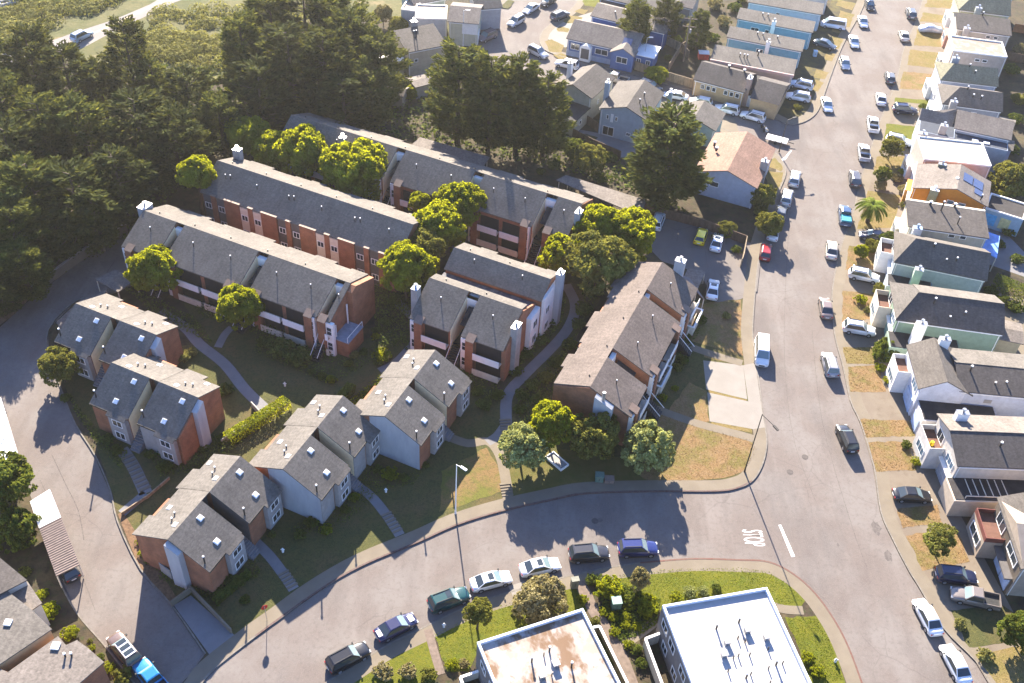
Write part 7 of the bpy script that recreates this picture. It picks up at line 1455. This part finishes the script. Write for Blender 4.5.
GRNM = mat('utility_green', (.10, .17, .13), .6, .1, 3)
boxthing('utility_cabinet', 'green utility cabinet among the bright shrubs', 'utility cabinet', 615.5, 607, 1.0, .9, 1.3, GRNM, mat('cabinet_top', (.22, .32, .26), .5), R(10))
boxthing('utility_cabinet', 'grey green mailbox cabinet at the head of the brown path', 'mailbox cabinet', 574, 587, .8, .55, 1.5, mat('grey_green_metal', (.17, .17, .13), .6), None, R(15))
boxthing('utility_cabinet', 'green utility cabinet on the shaded lawn below the row of tufted trees', 'utility cabinet', 599, 480, 1.0, .8, 1.0, GRNM, None, R(0)); boxthing('utility_box', 'low brown box beside the green cabinet on the shaded lawn', 'utility box', 609, 481, 1.1, .8, .5, mat('brown_box', (.20, .15, .12), .8), None, R(0))
boxthing('wheelie_bin', 'bright blue bin behind the green walled house', 'bin', 998.5, 316, .7, .7, 1.1, mat('bin_blue', (.02, .16, .50), .5), None)
boxthing('wheelie_bin', 'white and blue bin in a driveway of the west row', 'bin', 814.5, 56, .7, .7, 1.1, mat('bin_white_blue', (.40, .52, .62), .5), None)
boxthing('play_house', 'small red and white play house in a back yard', 'play house', 703, 58, 2.0, 1.6, 1.2, mat('red_plastic', (.55, .08, .06), .6), TRIM)
for x, y, lb in ((557,462,'white edged planter frame on the lower lawn between two tufted trees'),): 
    c = at(x, y, .13); t = thing('planter_bed', lb, 'planter', (c.x, c.y, .13), R(-45)); m = MB(); [m.box(*q_, 0, .35) for q_ in ((-1.4, 1.4, -.7, -.6), (-1.4, 1.4, .6, .7), (-1.4, -1.3, -.6, .6), (1.3, 1.4, -.6, .6))]; m.build('frame', TRIM, t); m = MB(); m.box(-1.29, 1.29, -.59, .59, 0, .2); m.build('soil_fill', STUG, t)
def hydrant(x, y, label, m):
    c = at(x, y, .13); mb = MB(); mb.tube((0, 0, 0), (0, 0, .6), .13, .12, n=10); mb.tube((0, 0, .6), (0, 0, .75), .12, .04, n=10); mb.tube((-.22, 0, .45), (.22, 0, .45), .06, n=8)
    o = mb.build('fire_hydrant', m, loc=(c.x, c.y, .13)); tag(o, label, 'hydrant', 'hydrants and garden lights')
hydrant(444, 627, 'white hydrant on the lawn near the dark blue striped car', TRIM); hydrant(283, 552, 'short white garden light on the dark lawn by the brick townhouse', TRIM); hydrant(386, 492, 'small pale garden light on the lawn below the pale end wall', TRIM); hydrant(835, 662, 'white utility cap on the lawn by the lower right corner', TRIM); hydrant(285, 386, 'pale garden light on the lawn below the outdoor stair', TRIM)
# white fenced patios by the brown roofed block
for (x, y, lb) in ((692, 318, 'white fenced patio by the north stair of the brown roofed block'), (660, 376, 'white fenced patio by the south stair of the brown roofed block')):
    c = at(x, y, 1.4); t = thing('patio_enclosure', lb, 'patio', (c.x, c.y, .12), CXA, 'white fenced patios'); m = MB(); [m.box(*q_, 0, 1.5) for q_ in ((-2.2, 2.2, -.95, -.8), (-2.2, -2.05, -.8, .9), (2.05, 2.2, -.8, .9))]; m.build('fence_panel', TRIMC, t); m = MB(); [m.box(*q_, 1.503, 1.58) for q_ in ((-2.25, 2.25, -1.0, -.75), (-2.25, -2.0, -.75, .9), (2.0, 2.25, -.75, .9))]; m.build('fence_cap', TRIM, t); m = MB(); m.box(-2.04, 2.04, -.79, .9, 0, .1); m.build('patio_floor', STUD, t)
# ================================================================ haze
HZ = 0.00013
if HZ:
    mb = MB(); mb.box(-190, 190, -20, 330, -1.02, 101.5); o = mb.build('haze', None or MATS['asphalt']); o.data.materials.clear()
    m = bpy.data.materials.new('haze_air'); m.use_nodes = True; t_ = m.node_tree; t_.nodes.remove(t_.nodes['Principled BSDF']); v = t_.nodes.new('ShaderNodeVolumePrincipled')
    v.inputs['Color'].default_value = (.95, .93, .88, 1); v.inputs['Density'].default_value = HZ; v.inputs['Anisotropy'].default_value = .6
    t_.links.new(v.outputs[0], t_.nodes['Material Output'].inputs['Volume']); o.data.materials.append(m); tag(o, kind='stuff')
